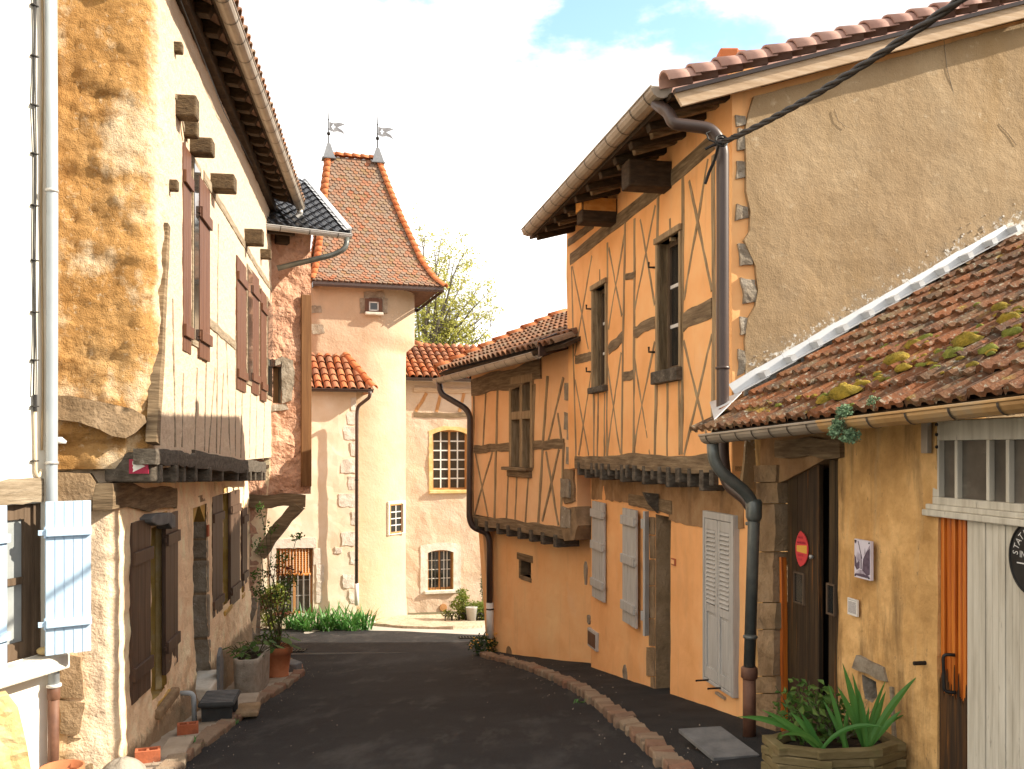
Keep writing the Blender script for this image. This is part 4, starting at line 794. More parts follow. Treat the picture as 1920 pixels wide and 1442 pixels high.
    # garage: post, transom light, orange and white boards
    GA = SH.shift(-.03)
    g = lambda u: GA.sz(u, 1000).x
    e0, e1 = g(1757), g(1757)+2.3; ztr, zb_ = GA.sz(1760, 790).y, GA.sz(1760, 952).y
    def bx(mb, a, b, c, d, o0, t): mb.prism([GA.pt(a, c, o0), GA.pt(b, c, o0), GA.pt(b, d, o0), GA.pt(a, d, o0)], -GA.n*t)
    h1 = GA.sz(1770, 826).y; h0 = GA.sz(1770, 932).y; mull = [g(u) for u in (1800, 1860, 1897)]; mull += [mull[-1]+.2*k+.03 for k in range(1, 9)]
    m = MB(); bx(m, e0, e1, h1, ztr, .03, .05); bx(m, e0, e1, zb_+.02, h0, .03, .05); bx(m, e0, e0+.055, h0, h1, .029, .05)
    for x in mull: bx(m, x-.012, x+.012, h0, h1, .025, .04)
    tr = m.build('transom_frame', MT['wood_garage'], T, bevel=.004)
    m = MB(); bx(m, e0, e1, h0-.01, h1+.01, -.005, .006); m.build('pane', MT['glass_dirty'], tr)
    m = MB(); bx(m, e0-.05, e1, zb_-.045, zb_-.01, .06, .09); bx(m, e0-.04, e1, zb_-.01, zb_+.02, .045, .075); m.build('ledge', MT['wood_garage'], tr, bevel=.006)
    m = MB(); bx(m, e0-.035, e0+.02, GA.sz(1760, 850).y, 1.76, .075, .03); q = m.build('iron_strap', MT['zinc_warm'], T, bevel=.004)
    for v in (796, 815, 838): m = MB(); m.lathe(GA.at(1757, v, .075), [(.010, 0), (.008, .008), (0, .01)], 8, ax=GA.n); m.build('bolt', MT['iron'], q)
    zd1 = zb_-.047; xo = g(1818); m = MB(); n = 6
    for i in range(n):
        a = e0+(xo-e0)*i/n; b = e0+(xo-e0)*(i+1)/n; bx(m, a+.002, b-.014, -1.1, zd1, .012 if i % 2 else .004, .05)
    bx(m, e0, xo, -1.1, zd1, -.006, .03)
    dl = m.build('garage_door', MT['wood_varnish'], T, bevel=.004); dl['label'] = 'narrow leaf of varnished orange boards'
    m = MB(); bx(m, e0+.004, xo-.004, -1.1, GA.sz(1785, 1318).y, .0155, .004); 
    for i in range(22):
        a = e0+.004+(xo-e0-.008)*i/22; w_ = (xo-e0)/22; zt_ = GA.sz(1785, 1318).y; hh_ = rnd.uniform(.03, .22)
        m.prism([GA.pt(a, zt_-.02, .0153), GA.pt(a+w_*1.3, zt_-.02, .0153), GA.pt(a+w_*.7, zt_+hh_, .0153), GA.pt(a+w_*.4, zt_+hh_*.9, .0153)], -GA.n*.004)
    m.build('charred_foot', MT['wood_burnt'], dl)
    q0, q1 = GA.at(1784, 1226, .015), GA.at(1786, 1296, .015); m = MB(); m.tube(bend([q0+GA.t*.03, q0+GA.n*.05, q1+GA.n*.05, q1+GA.t*.03]), .009, 8); m.build('handle', MT['iron'], dl, True)
    m = MB(); w = .047; k = 0
    while xo+k*w < e1: a = xo+k*w; bx(m, a+.002, a+w-.002, -1.1, zd1, .014+.002*((k*7) % 3), .03); k += 1
    bx(m, xo, e1, -1.1, zd1, .004, .03); m.build('garage_door', MT['wood_garage'], T)['label'] = 'wide leaf of worn whitewashed boards'
    m = MB(); bx(m, e1, e1+.9, -1.1, 1.7, .05, .3); bx(m, e0, e1, ztr, 1.75, .02, .25); m.build('end_wall', MT['plaster_shed'], T)
    # roof
    zs = .55; O = G0+inn*.04+Z*.05; up = (inn+Z*zs).normalized(); en = ex.cross(up).normalized(); en = en if en.z > 0 else -en
    Lr = Lg+1.2
    # far edge follows the gable: gable line in roof coordinates
    ga_, gb_ = GR.pt(0.02, 0, .03), GR.pt(5, 0, .03)
    def onroof(x, y):
        q = Vector((x, y, 0))-Vector((O.x, O.y, 0)); a = q.dot(exh); b = q.dot(inn); return a, b/up.dot(inn)
    A_, B_ = onroof(ga_.x, ga_.y), onroof(gb_.x, gb_.y); W_ = 3.4
    k = (W_-A_[1])/(B_[1]-A_[1]); Bx = A_[0]+(B_[0]-A_[0])*k
    pts = [(0, 0), (Lr, 0), (Lr, W_), (Bx, W_), A_, (A_[0]-.12, A_[1]-.02)]
    to3 = lambda q: O+ex*q[0]+up*q[1]
    m = MB(); m.prism([to3(q) for q in pts], -en*.05); rf = m.build('roof', MT['wood_eaves'], T)
    m = MB(); rr = random.Random(5); w, l = .205, .285
    for j in range(int(W_/l)+1):
        for i in range(int(Lr/w)+3):
            a = i*w-.25; b = j*l
            if not inside((a+w/2+.04, b+l*.5), pts) and not inside((a+w/2+.12, b+l*.4), pts): continue
            prof = [(0, .004), (.02, .030), (.045, .034), (.07, .006), (.10, .004), (.115, .020), (.14, .022), (.155, .004), (.19, .004), (.205, .012)]
            lift = .032; dz = rr.uniform(-.004, .006); dt = rr.uniform(-.012, .012)
            o = O+ex*(a+rr.uniform(-.004, .004))+up*(b-.03+rr.uniform(-.006, .006))+en*(.004+dz)
            vs = []; n = len(prof)
            for (t, h) in ((0, lift), (l+.03, .0)):
                for x, y in prof: vs.append(o+ex*x+up*(t+dt*x)+en*(y+h))
            vs += [o+ex*x+up*.0-en*.0+en*(lift-.022 if y < .01 else lift-.004) for x, y in prof]
            fs = [[q, q+1, n+q+1, n+q] for q in range(n-1)]+[[q+1, q, 2*n+q, 2*n+q+1] for q in range(n-1)]
            m.add(vs, fs, 1 if (j == 0 and a > 2.3 and rr.random() < .30) else 0)
    m.build('roof_tiles', [MT['tile_mossy'], MT['tile_red']], rf)
    # flashing along the gable: upstand and stepped soakers
    q0, q1 = Vector(A_), Vector((Bx, W_)); m = MB(); n = 11; nrm = GR.n
    for i in range(n):
        a, b = q0.lerp(q1, i/n), q0.lerp(q1, (i+1.06)/n); pa, pb = to3(a), to3(b)
        m.prism([pa+nrm*.03+en*.05, pb+nrm*.03+en*.05, pb+nrm*.012+en*.145+Z*rnd.uniform(-.008, .008), pa+nrm*.012+en*.145], nrm*.004)
        m.box(pb+nrm*.075+en*.085, (pb-pa).normalized()*.05, nrm*.12, en*.05)
        m.prism([pa+nrm*.02+en*.052, pb+nrm*.02+en*.052, pb+nrm*(.15)+en*.058, pa+nrm*.15+en*.066], en*.004)
    m.prism([to3(q0)+nrm*.02+en*.05, to3(q0)+nrm*.16+en*.06, to3((.0, .06))+en*.06, to3((A_[0]-.2, A_[1]-.1))+en*.06], en*.005)
    m.build('flashing', MT['zinc_white'], rf)
    rough_slab(GR, [GR.sz(1398, 772), GR.sz(1440, 748), GR.sz(1560, 675), GR.sz(1700, 588), GR.sz(1925, 446), GR.sz(1925, 470), GR.sz(1560, 700), GR.sz(1400, 790)], .05, .04, rag=.012, seed=90).build('mortar_fillet', MT['render_tan'], rf)
    # gutter, two metals
    mid = G0.lerp(G1, .50); m = MB(); m.gutter(G0+Z*.02, mid+Z*.02, .062, joints=7); m.build('gutter', [MT['zinc_warm'], MT['gutter_joint']], T)
    m = MB(); m.gutter(mid+Z*.02, G1+ex*1.2+Z*.02, .062, joints=9); m.build('gutter', [MT['gutter_rust'], MT['gutter_joint']], T)['label'] = 'older rust-stained half of the gutter'
    for i in range(7):
        a = O+ex*(.25+i*.42)-en*.05+up*.05; m = MB(); m.prism([a, a+up*.9, a+up*.9-en*.09, a-en*.06], ex*.07); m.build('rafter', MT['wood_eaves'], T, bevel=.005)
    path = bend([P(1336, 832, 6.42), P(1338, 862, 6.42), P(1352, 885, 6.42), P(1398, 922, 6.46), P(1413, 945, 6.47), P(1413, 990, 6.47), P(1405, 1255, 6.60)])
    m = MB(); m.tube(path, .043, 12); dp = m.build('downpipe', MT['pipe_dark'], T, True)
    m = MB(); m.lathe(P(1413.5, 978, 6.47), [(.043, 0), (.056, .03), (.058, .14), (.046, .16)], 12); m.build('pipe_socket', MT['pipe_dark'], dp, True)
    for v in (982, 1194): collar(dp, MT['pipe_dark'], P(1411-(v-982)*.02, v, 6.5), .045)
    m = MB(); a = P(1405, 1255, 6.60); m.tube([a, Vector((a.x, a.y, hz(a.x, a.y)+.03))], .048, 12); m.lathe(a-Z*.07, [(.05, 0), (.06, .01), (.06, .08), (.05, .09)], 12); m.build('downpipe', MT['pipe_rust'], T, True)['label'] = 'rusty brown cast iron foot of the pipe'
    # moss
    mm = MB(); mg = MB(); MOSS = [(1590, 752, .095, 0), (1685, 690, .08, 0), (1720, 660, .06, 0), (1820, 655, .085, 0), (1795, 678, .06, 1), (1860, 672, .05, 1), (1900, 612, .06, 0), (1905, 640, .05, 1), (1620, 735, .05, 0), (1655, 727, .04, 0), (1700, 705, .05, 0), (1740, 648, .05, 1), (1550, 765, .05, 0), (1880, 590, .05, 0), (1760, 705, .03, 1), (1465, 772, .025, 1), (1830, 700, .03, 0)]
    rm = random.Random(8)
    for (u, v, r_, k) in list(MOSS)[:16]:
        for q in range(6): MOSS.append((u+rm.gauss(0, 34), v+rm.gauss(0, 9)-rm.uniform(0, 6), rm.uniform(.010, .028), 1 if rm.random() < .35 else 0))
    pn = en; pd = (O-CAM).dot(pn)
    for (u, v, r_, k) in MOSS:
        r0 = ray(u, v); q = CAM+r0*(pd/r0.dot(pn)); n_ = 10; vs = []; tgt = mg if k else mm
        for i in range(6):
            for j in range(n_):
                th_ = math.pi/2*i/5; an = 2*math.pi*j/n_; rr_ = r_*(1+.35*nz3((u+math.cos(an)*2, v+math.sin(an)*2, i*.4)))
                vs.append(q+(ex*math.cos(an)*1.25+up*math.sin(an)*.8)*rr_*math.cos(th_)+en*(.045+rr_*.62*math.sin(th_)))
        tgt.add(vs, [[i*n_+j, i*n_+(j+1) % n_, (i+1)*n_+(j+1) % n_, (i+1)*n_+j] for i in range(5) for j in range(n_)])
    return T, mm, mg
SHED, moss_a, moss_b = shed()
solo(moss_a, 'moss', MT['moss'], 'orange and yellow moss cushions growing on the shed roof tiles', 'moss', smooth=True, kind='stuff')
solo(moss_b, 'moss', MT['moss_green'], 'bright green moss cushions growing on the shed roof tiles', 'moss', smooth=True, kind='stuff')
# ------------------------------------------------------------------ left side planes
LU = Pl(-2.759, 7.0, 1, .159)            # rough house, jettied upper front
LL = Pl(-3.07, 7.0, 1, .159)             # its ground floor
GL = Pl(-2.759, 7.0, .33, -1)            # its gable, facing the camera
WH = Pl(-3.33, 6.55, 1, -.30)            # white house at the frame edge

def sweep(path, zs, holes, amp, res, seed, mats, name, parent, nscale=3.0, split=None, batter=None, attrs=None):
    """a wall swept along a plan path (list of Vector xy) between heights; vertices displaced along the plan normal"""
    pts = []; 
    for a, b in zip(path, path[1:]):
        k = max(1, int((b-a).length/res)); pts += [a.lerp(b, i/k) for i in range(k)]
    pts.append(path[-1]); n = len(pts); acc = [0.0]
    for a, b in zip(pts, pts[1:]): acc.append(acc[-1]+(b-a).length)
    m = MB(); nzr = max(2, int((zs[1]-zs[0])/res)); vs = []
    for j in range(nzr+1):
        z = zs[0]+(zs[1]-zs[0])*j/nzr
        for i, p in enumerate(pts):
            d = (pts[min(i+1, n-1)]-pts[max(i-1, 0)]).normalized(); nn = Vector((d.y, -d.x, 0))
            q = (p.x*nscale, p.y*nscale, z*nscale+seed)
            h = amp(acc[i], z)*(.75*nz3((q[0], q[1], q[2]*1.6))+.5*nz3(q, 2.7)+.40*nz3(q, 6.1)+.24*nz3(q, 11.3))
            vs.append(Vector((p.x, p.y, z))+nn*(h+(batter(acc[i], z) if batter else 0)))
    for j in range(nzr):
        for i in range(n-1):
            c = (acc[i]+acc[i+1])/2; zc = zs[0]+(zs[1]-zs[0])*(j+.5)/nzr
            if any(h[0] < c < h[1] and h[2] < zc < h[3] for h in holes): continue
            mi = split(c, zc) if split else 0
            m.f.append([j*n+i, j*n+i+1, (j+1)*n+i+1, (j+1)*n+i]); m.m.append(mi)
    m.v = vs
    o = m.build(name, mats, parent, True)
    for k, fn in (attrs or {}).items():
        at_ = o.data.attributes.new(k, 'FLOAT', 'POINT'); at_.data.foreach_set('value', [fn(acc[i], zs[0]+(zs[1]-zs[0])*j/nzr) for j in range(nzr+1) for i in range(n)])
    return o, acc
def corner_path(a, c, b, r, k=8):
    """plan path from a round the corner c (radius r) to b"""
    a, b, c = Vector(a), Vector(b), Vector(c); p, q = c+(a-c).normalized()*r, c+(b-c).normalized()*r
    return [a]+[p*(1-t)**2+c*2*t*(1-t)+q*t*t for t in [i/k for i in range(k+1)]]+[b]
def flat(v): return Vector((v.x, v.y))

def rough_house():
    T = thing('timbered_house', 'rough golden rendered house on the left with jettied front, brown shutters and deep tiled eaves', 'house', (-4.2, 10, -1.2))
    zj = 1.46
    gA = flat(GL.at(96, 700)); gC = flat(LU.pt(0, 0)); gB = flat(LU.at(511, 700))
    gN = (gA-gC).normalized(); far0 = gC+gN*3.2
    # upper walls: gable, rounded corner, street front
    path = corner_path(far0, gC, gB, .16)
    L1 = (gC-far0).length-.06
    o, acc = sweep([Vector(p) for p in path], (zj-.02, 6.4), [], lambda s, z: .04 if s < L1 else max(.008, .035-.04*(s-L1)), .03, 3.0, MT['render_golden'], 'upper_wall', T,
                   attrs={'lime': lambda s, z: max(0, min(1.2, .55+(s-L1-.02+.10*nz3((s*3, z*1.4, 1)))*4))})
    # lower walls
    lC = flat(LL.at(216, 1100)); lB = flat(LL.at(466, 1100)); lf = lC+gN*3.0
    path = corner_path(lf, lC, lB, .10); L2 = (lC-lf).length-.04
    def sS(u): q = flat(LL.at(u, 1100)); return L2+(q-lC).length-.02
    z_at = lambda u, v: LL.at(u, v).z
    holes = [(sS(284), sS(314), z_at(300, 1292), z_at(300, 984)), (sS(363), sS(388), -2.6, z_at(375, 946)), (sS(419), sS(432), z_at(425, 1132), z_at(425, 925)), (sS(451), sS(456), z_at(453, 1110), z_at(453, 950))]
    sweep([Vector(p) for p in path], (-2.3, zj+.02), holes, lambda s, z: .035 if s < L2 else (.030 if z < -.55 else .016), .05, 8.0, MT['plaster_street'], 'lower_wall', T,
          attrs={'gold': lambda s, z: max(0, min(1.2, .5-(s-L2+.25)*4)), 'lime': lambda s, z: max(0, min(1.2, 1.15-abs(s-L2+.08)*3)), 'stone': lambda s, z: max(0, min(1.1, .55-(z+.80+.05*(s-L2))*4)) if s > L2 else .0}, batter=lambda s, z: .05*max(0, -.3-z))
    # openings: reveals, window, door
    def reveal(u0, u1, v0, v1, dep, mat_, nm, cols=None):
        a, b = LL.sz(u0, v0), LL.sz(u1, v1); m = MB(); s0, s1, z1, z0 = a.x, b.x, a.y, b.y
        m.prism([LL.pt(s1, z0, .0), LL.pt(s1, z1, .0), LL.pt(s1, z1, -dep), LL.pt(s1, z0, -dep)], LL.t*.05)
        m.prism([LL.pt(s0, z1, .0), LL.pt(s1+.05, z1, .0), LL.pt(s1+.05, z1, -dep), LL.pt(s0, z1, -dep)], Z*.08)
        m.prism([LL.pt(s0, z0, .03), LL.pt(s1, z0, .03), LL.pt(s1, z0, -dep), LL.pt(s0, z0, -dep)], -Z*.06)
        return m.build(nm, mat_, T), (s0, z0, s1, z1)
    o, r_ = reveal(284, 314, 984, 1292, .30, MT['stone_ochre'], 'window_jamb')
    window(LL, [Vector((r_[0], r_[1])), Vector((r_[2], r_[1])), Vector((r_[2], r_[3])), Vector((r_[0], r_[3]))], T, MT['wood_windowframe'], 1, 3, .24, .05)
    m = MB(); s1 = r_[2]
    m.prism([LL.pt(s1+.002, r_[1], -.05), LL.pt(s1+.002, r_[3], -.05), LL.pt(s1+.002, r_[3], -.11), LL.pt(s1+.002, r_[1], -.11)], -LL.t*.02); m.build('jamb_moulding', MT['stone_yellow'], T, bevel=.006)
    o, r2 = reveal(363, 388, 946, 1330, .42, MT['stone_warm'], 'door_jamb')
    m = MB(); m.prism([LL.pt(r2[0], -2.4, -.42), LL.pt(r2[2]+.05, -2.4, -.42), LL.pt(r2[2]+.05, r2[3], -.42), LL.pt(r2[0], r2[3], -.42)], -LL.n*.03); m.build('door', MT['wood_door'], T)
    for i, (a, b) in enumerate(((968, 1010), (1012, 1048), (1050, 1112), (1114, 1196), (1198, 1290))):
        p = Pl((LL.pt(r2[2], 0)).x, LL.pt(r2[2], 0).y, 0, -1); m = MB(); za, zb_ = LL.at(388, a).z, LL.at(388, b).z
        m.box(LL.pt(r2[2]+.02, (za+zb_)/2, -.17+.01*i), LL.t*.07, LL.n*.34, Z*(za-zb_-.012)); m.build('jamb_stone', MT['stone_grey'], T, bevel=.02)
    # pointed head of the door niche
    m = MB(); s0, s1, zt = r2[0], r2[2], r2[3]
    m.prism([LL.pt(s0-.03, zt-.30, -.02), LL.pt((s0+s1)/2, zt-.01, -.02), LL.pt(s0-.03, zt+.03, -.02)], -LL.n*.3); m.prism([LL.pt(s1+.05, zt-.30, -.02), LL.pt(s1+.05, zt+.03, -.02), LL.pt((s0+s1)/2, zt-.01, -.02)], -LL.n*.3); m.build('door_head', MT['stone_ochre'], T)
    m = MB(); q = LL.at(377, 1300); q.z = LL.at(366, 1286).z; m.box(LL.pt((s0+s1)/2, q.z-.08, .04), LL.t*(s1-s0+.06), LL.n*.30, Z*.15); m.build('doorstep', MT['stone_pale'], T, bevel=.02)
    o, r3 = reveal(419, 432, 925, 1132, .25, MT['stone_ochre'], 'window_jamb')
    window(LL, [Vector((r3[0], r3[1])), Vector((r3[2], r3[1])), Vector((r3[2], r3[3])), Vector((r3[0], r3[3]))], T, MT['wood_windowframe'], 1, 3, .2, .05)
    o, r4 = reveal(451, 456, 950, 1110, .25, MT['stone_ochre'], 'window_jamb')
    window(LL, [Vector((r4[0], r4[1])), Vector((r4[2], r4[1])), Vector((r4[2], r4[3])), Vector((r4[0], r4[3]))], T, MT['wood_windowframe'], 1, 3, .2, .05)
    # stone hood over the first window
    m = MB(); pts = [LL.sz(u, v) for u, v in ((262, 972), (270, 964), (300, 961), (309, 966), (309, 990), (303, 992), (296, 982), (286, 985), (275, 986), (263, 980))]
    m.prism([LL.pt(q.x, q.y, .10) for q in pts], -LL.n*.14); m.build('window_hood', MT['slate_stone'], T, bevel=.01)
    q0, q1 = LL.sz(283, 1292), LL.sz(320, 1272); m = MB(); m.box(LL.pt((q0.x+q1.x)/2, r_[1]-.06, .03), LL.t*(q1.x-q0.x), LL.n*.12, Z*.09); m.build('window_sill', MT['stone_warm'], T, bevel=.02)
    # shutters, each leaf standing a little off the wall
    def leaf(u0, vt, vb, d0, u1, d1, sd_, mat_, ledges=(.12, .86), nb=3, hinge=1, lab=None, front=None):
        a, b = P(u0, vt, d0), P(u1, vt, d1); zb_ = P(u0, vb, d0).z
        return boards_leaf(T, 'shutter', mat_, (a.x, a.y), (b.x, b.y), zb_, a.z, front or (1, -1), nb, .04, ledges, .11, seed=sd_, hinge=hinge, label=lab)
    ms = MT['shutter_street']
    leaf(248, 981, 1322, 7.45, 283, 7.98, 1, ms, (.16, .80)); leaf(311, 965, 1267, 8.72, 334, 9.28, 2, ms, (.17, .84), hinge=0)
    leaf(399, 932, 1160, 11.4, 418, 12.1, 3, ms, (.1, .82)); leaf(433, 922, 1138, 12.85, 450, 13.6, 4, ms, (.13, .84), hinge=0); leaf(455, 955, 1100, 14.1, 464, 14.6, 5, ms)
    mb_ = MT['shutter_brown']
    leaf(344, 266, 657, 8.05, 359, 8.40, 6, mb_, (.10, .84), hinge=1); leaf(375, 329, 669, 8.75, 394, 9.30, 7, mb_, (.12, .80), hinge=0)
    leaf(445, 478, 729, 11.3, 462, 12.1, 8, mb_, (.12, .85)); leaf(472, 505, 736, 12.75, 486, 13.5, 9, mb_, (.13, .84), hinge=0); leaf(490, 541, 750, 13.75, 500, 14.4, 10, mb_, (.13, .84))
    # upper windows between the leaves
    for (u0, v0, u1, v1) in ((359, 290, 375, 655), (462, 494, 472, 725), (486, 535, 490, 740), (500, 556, 510, 752)):
        r5 = rect(LU, u0, v0, u1, v1); m = MB(); m.prism([LU.pt(q.x, q.y, .014) for q in r5], -LU.n*.06); f = m.build('window', MT['wood_weathered'], T)
        s0, z0, s1, z1 = r5[0].x, r5[0].y, r5[2].x, r5[2].y; m = MB(); m.prism([LU.pt(s0+.05, z0+.06, .02), LU.pt(s1-.05, z0+.06, .02), LU.pt(s1-.05, z1-.06, .02), LU.pt(s0+.05, z1-.06, .02)], -LU.n*.01); m.build('pane', MT['glass'], f)
    # timbers of the street front
    tm, mh = MT['wood_weathered'], MT['wood_weathered']
    tw = MT['wood_timber']
    timber(LU, (319, 425), (298, 832), .10, .034, .08, wob=.22, taper=1.4).build('post', MT['wood_timber_h'], T); timber(LU, (333, 180), (345, 262), .05, .012).build('post', MT['plaster_infill'], T)
    for a, b, w in [((325, 560), (330, 838), .05), ((371, 690), (366, 842), .05), ((410, 420), (407, 850), .045), ((352, 268), (350, 240), .05), ((425, 640), (432, 852), .06), ((404, 690), (392, 848), .05), ((443, 620), (442, 856), .05), ((455, 735), (452, 858), .05), ((470, 740), (468, 858), .05), ((482, 745), (480, 860), .05), ((420, 700), (413, 850), .04), ((388, 672), (384, 845), .045), ((497, 750), (494, 862), .06), ((345, 700), (342, 838), .05)]:
        timber(LU, a, b, max(.036, w*.85), .006, .05, wob=.16).build('post', MT['wood_weathered'], T)
    for a, b, w in [((384, 330), (470, 478), .10), ((470, 478), (512, 545), .10), ((390, 600), (443, 648), .10), ((332, 180), (352, 262), .05)]:
        timber(LU, a, b, w, .014, .05, wob=.12).build('rail', mh, T)
    # jetty: end joist, sill beam, joists
    zJ1, zJ0 = P(255, 848, 7.0).z, P(255, 903, 7.0).z
    nJ = gN*-1; a = LL.pt(-.02, 0, -.05); b = LU.pt(-.02, 0, .0); 
    m = MB(); c = (a+b)/2; dd = (b-a); c.y += .03; m.box(Vector((c.x, c.y, (zJ0+zJ1)/2)), dd, Vector((dd.y, -dd.x, 0)).normalized()*.16, Z*(zJ1-zJ0)); m.build('end_joist', MT['wood_joist'], T, bevel=.015); pj = Vector((dd.y, -dd.x, 0)).normalized(); pj = pj if pj.y < 0 else -pj; jf = c+pj*.088
    m = timber(LL, (212, 930), (333, 932), .20, .03, .14, wob=.06); m.build('door_lintel', MT['wood_timber_h'], T)
    m = timber(LU, (292, 855), (372, 861), .115, .035, .16, wob=.2); m.build('sill_beam', MT['wood_joist'], T)
    m = timber(LU, (366, 862), (499, 876), .165, .03, .16, wob=.12); m.build('sill_beam', MT['wood_joist'], T)
    us = [296, 322, 344, 364, 387, 415, 444, 457, 468, 478, 486, 494]
    for i, u in enumerate(us):
        q = LU.sz(u, 870); zt = LU.at(u, 866+(u-296)*.07).z-.02; zb_ = LU.at(u, 905-(u-296)*.02).z; m = MB(); w = .10+.03*math.sin(i*3.1)
        m.box(LU.pt(q.x, (zt+zb_)/2, -.15+.02*math.sin(i*2)), LU.t*w, LU.n*.36, Z*(zt-zb_)); m.build('joist', MT['wood_joist'], T, bevel=.012)
    s0, s1 = 0, LU.sz(511, 800).x; m = MB(); m.prism([LU.pt(s0, zj-.03, -.03), LU.pt(s1, zj-.2, -.03), LU.pt(s1, zj-.2, -.45), LU.pt(s0, zj-.03, -.45)], Z*.05); m.build('jetty_floor', MT['wood_eaves'], T)
    # corbel stones of the gable
    wall(GL, poly(GL, [(100, 742), (140, 744), (200, 756), (252, 768), (272, 780), (276, 792), (256, 812), (238, 822), (212, 818), (190, 806), (150, 792), (100, 786)]), (), amp=.03, res=.05, thick=.3, off=.09, seed=31, nscale=4).build('corbel', MT['stone_warm'], T, True)
    wall(GL, poly(GL, [(104, 885), (168, 888), (180, 905), (170, 960), (104, 965)]), (), amp=.04, res=.05, thick=.2, off=.02, seed=32, nscale=4).build('corner_stone', MT['stone_warm'], T, True)
    GLL = Pl(lC.x, lC.y, .33, -1)
    for i, pts in enumerate(([(118, 1228), (152, 1232), (158, 1310), (112, 1306)], [(112, 1312), (160, 1316), (150, 1372), (112, 1376)], [(128, 1380), (170, 1384), (176, 1445), (124, 1445)])):
        wall(GLL, poly(GLL, pts), (), amp=.04, res=.05, thick=.2, off=.03, seed=33+i, nscale=4, rag=.02).build('corner_stone', MT['stone_warm'], T, True)
    # beam ends
    for (u, v, w, h, l) in ((357, 203, .15, .19, .17), (364, 242, .10, .16, .12), (385, 277, .17, .15, .20), (425, 345, .21, .17, .24), (482, 446, .17, .21, .24), (504, 477, .12, .15, .16)):
        q = LU.sz(u-5, v, l*.5); m = MB(); m.box(LU.pt(q.x, q.y, l/2-.05), LU.t*w, LU.n*(l+.1), Z*h); m.build('beam_end', MT['wood_endgrain'], T, bevel=.016)
    for (u, v) in ((318, 348), (327, 90)):
        m = MB(); q = LU.at(u, v); m.box(q+LU.n*.02, LU.t*.08, LU.n*.1, Z*.09); m.build('beam_end', MT['wood_endgrain'], T, bevel=.012)
    # roof, eaves and gutter
    g0, g1 = Vector((-2.38, 6.84, 5.525)), Vector((-3.62, 15.5, 5.70)); ex = (g1-g0); Lg = ex.length; ex.normalize(); exh = Vector((ex.x, ex.y, 0)).normalized(); inn = Vector((-exh.y, exh.x, 0)); inn = inn if inn.x < 0 else -inn
    zs = .5; O = g0+inn*.06+Z*.05; up = (inn+Z*zs).normalized(); en = ex.cross(up); en = en if en.z > 0 else -en; W_ = 3.6
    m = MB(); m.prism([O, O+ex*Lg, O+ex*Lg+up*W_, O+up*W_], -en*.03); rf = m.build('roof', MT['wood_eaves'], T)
    R0 = O+up*W_; bk = (inn-Z*zs).normalized(); m = MB(); m.prism([R0, R0+ex*Lg, R0+ex*Lg+bk*W_, R0+bk*W_], -Z*.03); m.build('rear_slope', MT['tile_old'], rf)
    m = canal(MB(), O+en*.01-inn*.05, ex, up, en, [(0, 0), (Lg, 0), (Lg, .7), (0, .7)], .19, .33, .085, 6, seed=9); m.build('roof_tiles', MT['tile_old'], rf)
    for i in range(20):
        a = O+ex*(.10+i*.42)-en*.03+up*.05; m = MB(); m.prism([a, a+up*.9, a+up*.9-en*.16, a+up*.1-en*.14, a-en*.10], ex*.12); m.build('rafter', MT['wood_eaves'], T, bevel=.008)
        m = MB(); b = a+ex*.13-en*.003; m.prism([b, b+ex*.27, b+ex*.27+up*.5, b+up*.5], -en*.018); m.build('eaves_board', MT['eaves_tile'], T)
    m = MB(); w0, w1 = LU.pt(-.2, 5.42, .0), LU.pt(s1, 5.60, .0); m.prism([w0+LU.n*.09, w1+LU.n*.09, w1+LU.n*.09+Z*.16, w0+LU.n*.09+Z*.16], -LU.n*.16); m.build('wall_plate', MT['wood_eaves'], T, bevel=.01)
    m = MB(); m.gutter(g0+Z*.02, g1+Z*.02, .075, joints=20); m.build('gutter', [MT['zinc_warm'], MT['gutter_joint']], T)
    m = MB(); q = g1-ex*.1-Z*.06; m.tube(bend([q, P(563, 400, 15.45), P(548, 414, 15.4), P(512, 422, 15.3)]), .05, 10); m.build('downpipe', MT['zinc'], T, True)
    m = MB(); m.tube([P(338, 0, 7.55), P(420, 210, 9.9), P(502, 365, 14.9)], .006, 5); m.build('wire', MT['cable'], T)
    # pipe sticking out of the ground floor, red number plate
    m = MB(); q = LL.at(338, 1300, .03); m.tube(bend([q, q+LL.n*.13, q+LL.n*.14-Z*.30]), .026, 10); m.build('drain_pipe', MT['pvc_grey'], T, True)
    m = MB(); q = LL.at(390, 995, .012); m.box(q, LL.t*.10, LL.n*.02, Z*.14); m.build('number_plate', MT['brick_red'], T)
    # end wall and back
    m = MB(); e = LU.pt(s1-.03, 0, -.02); m.prism([LU.pt(s1-.03, -2.5, -.34), LU.pt(s1-.03, -2.5, -6), LU.pt(s1-.03, 6.2, -6), LU.pt(s1-.03, 7.2, -3.1), LU.pt(s1-.03, 5.7, -.02), LU.pt(s1-.03, zj-.2, -.02)], -LU.t*.2)
    m.prism([LU.pt(s1-.3, -2.5, -5.8), LU.pt(.6, -2.5, -5.8), LU.pt(.6, 6, -5.8), LU.pt(s1-.3, 6, -5.8)], LU.n*.2); m.build('rear_wall', MT['plaster_street'], T)
    # arrow sign on the end joist
    S = Pl(jf.x, jf.y, pj.x, pj.y); c = S.sz(261, 875)
    hw = .035*1.0*2; r_ = [S.sz(243, 861), S.sz(279, 888)]; s0, z1, s1_, z0 = r_[0].x, r_[0].y, r_[1].x, r_[1].y
    m = MB(); m.prism([S.pt(s0, z0, .012), S.pt(s1_, z0, .012), S.pt(s1_, z1, .012), S.pt(s0, z1, .012)], -S.n*.012)
    sg = solo(m, 'sign', MT['crimson'], 'small crimson square sign with a white arrow on the jetty beam', 'sign')
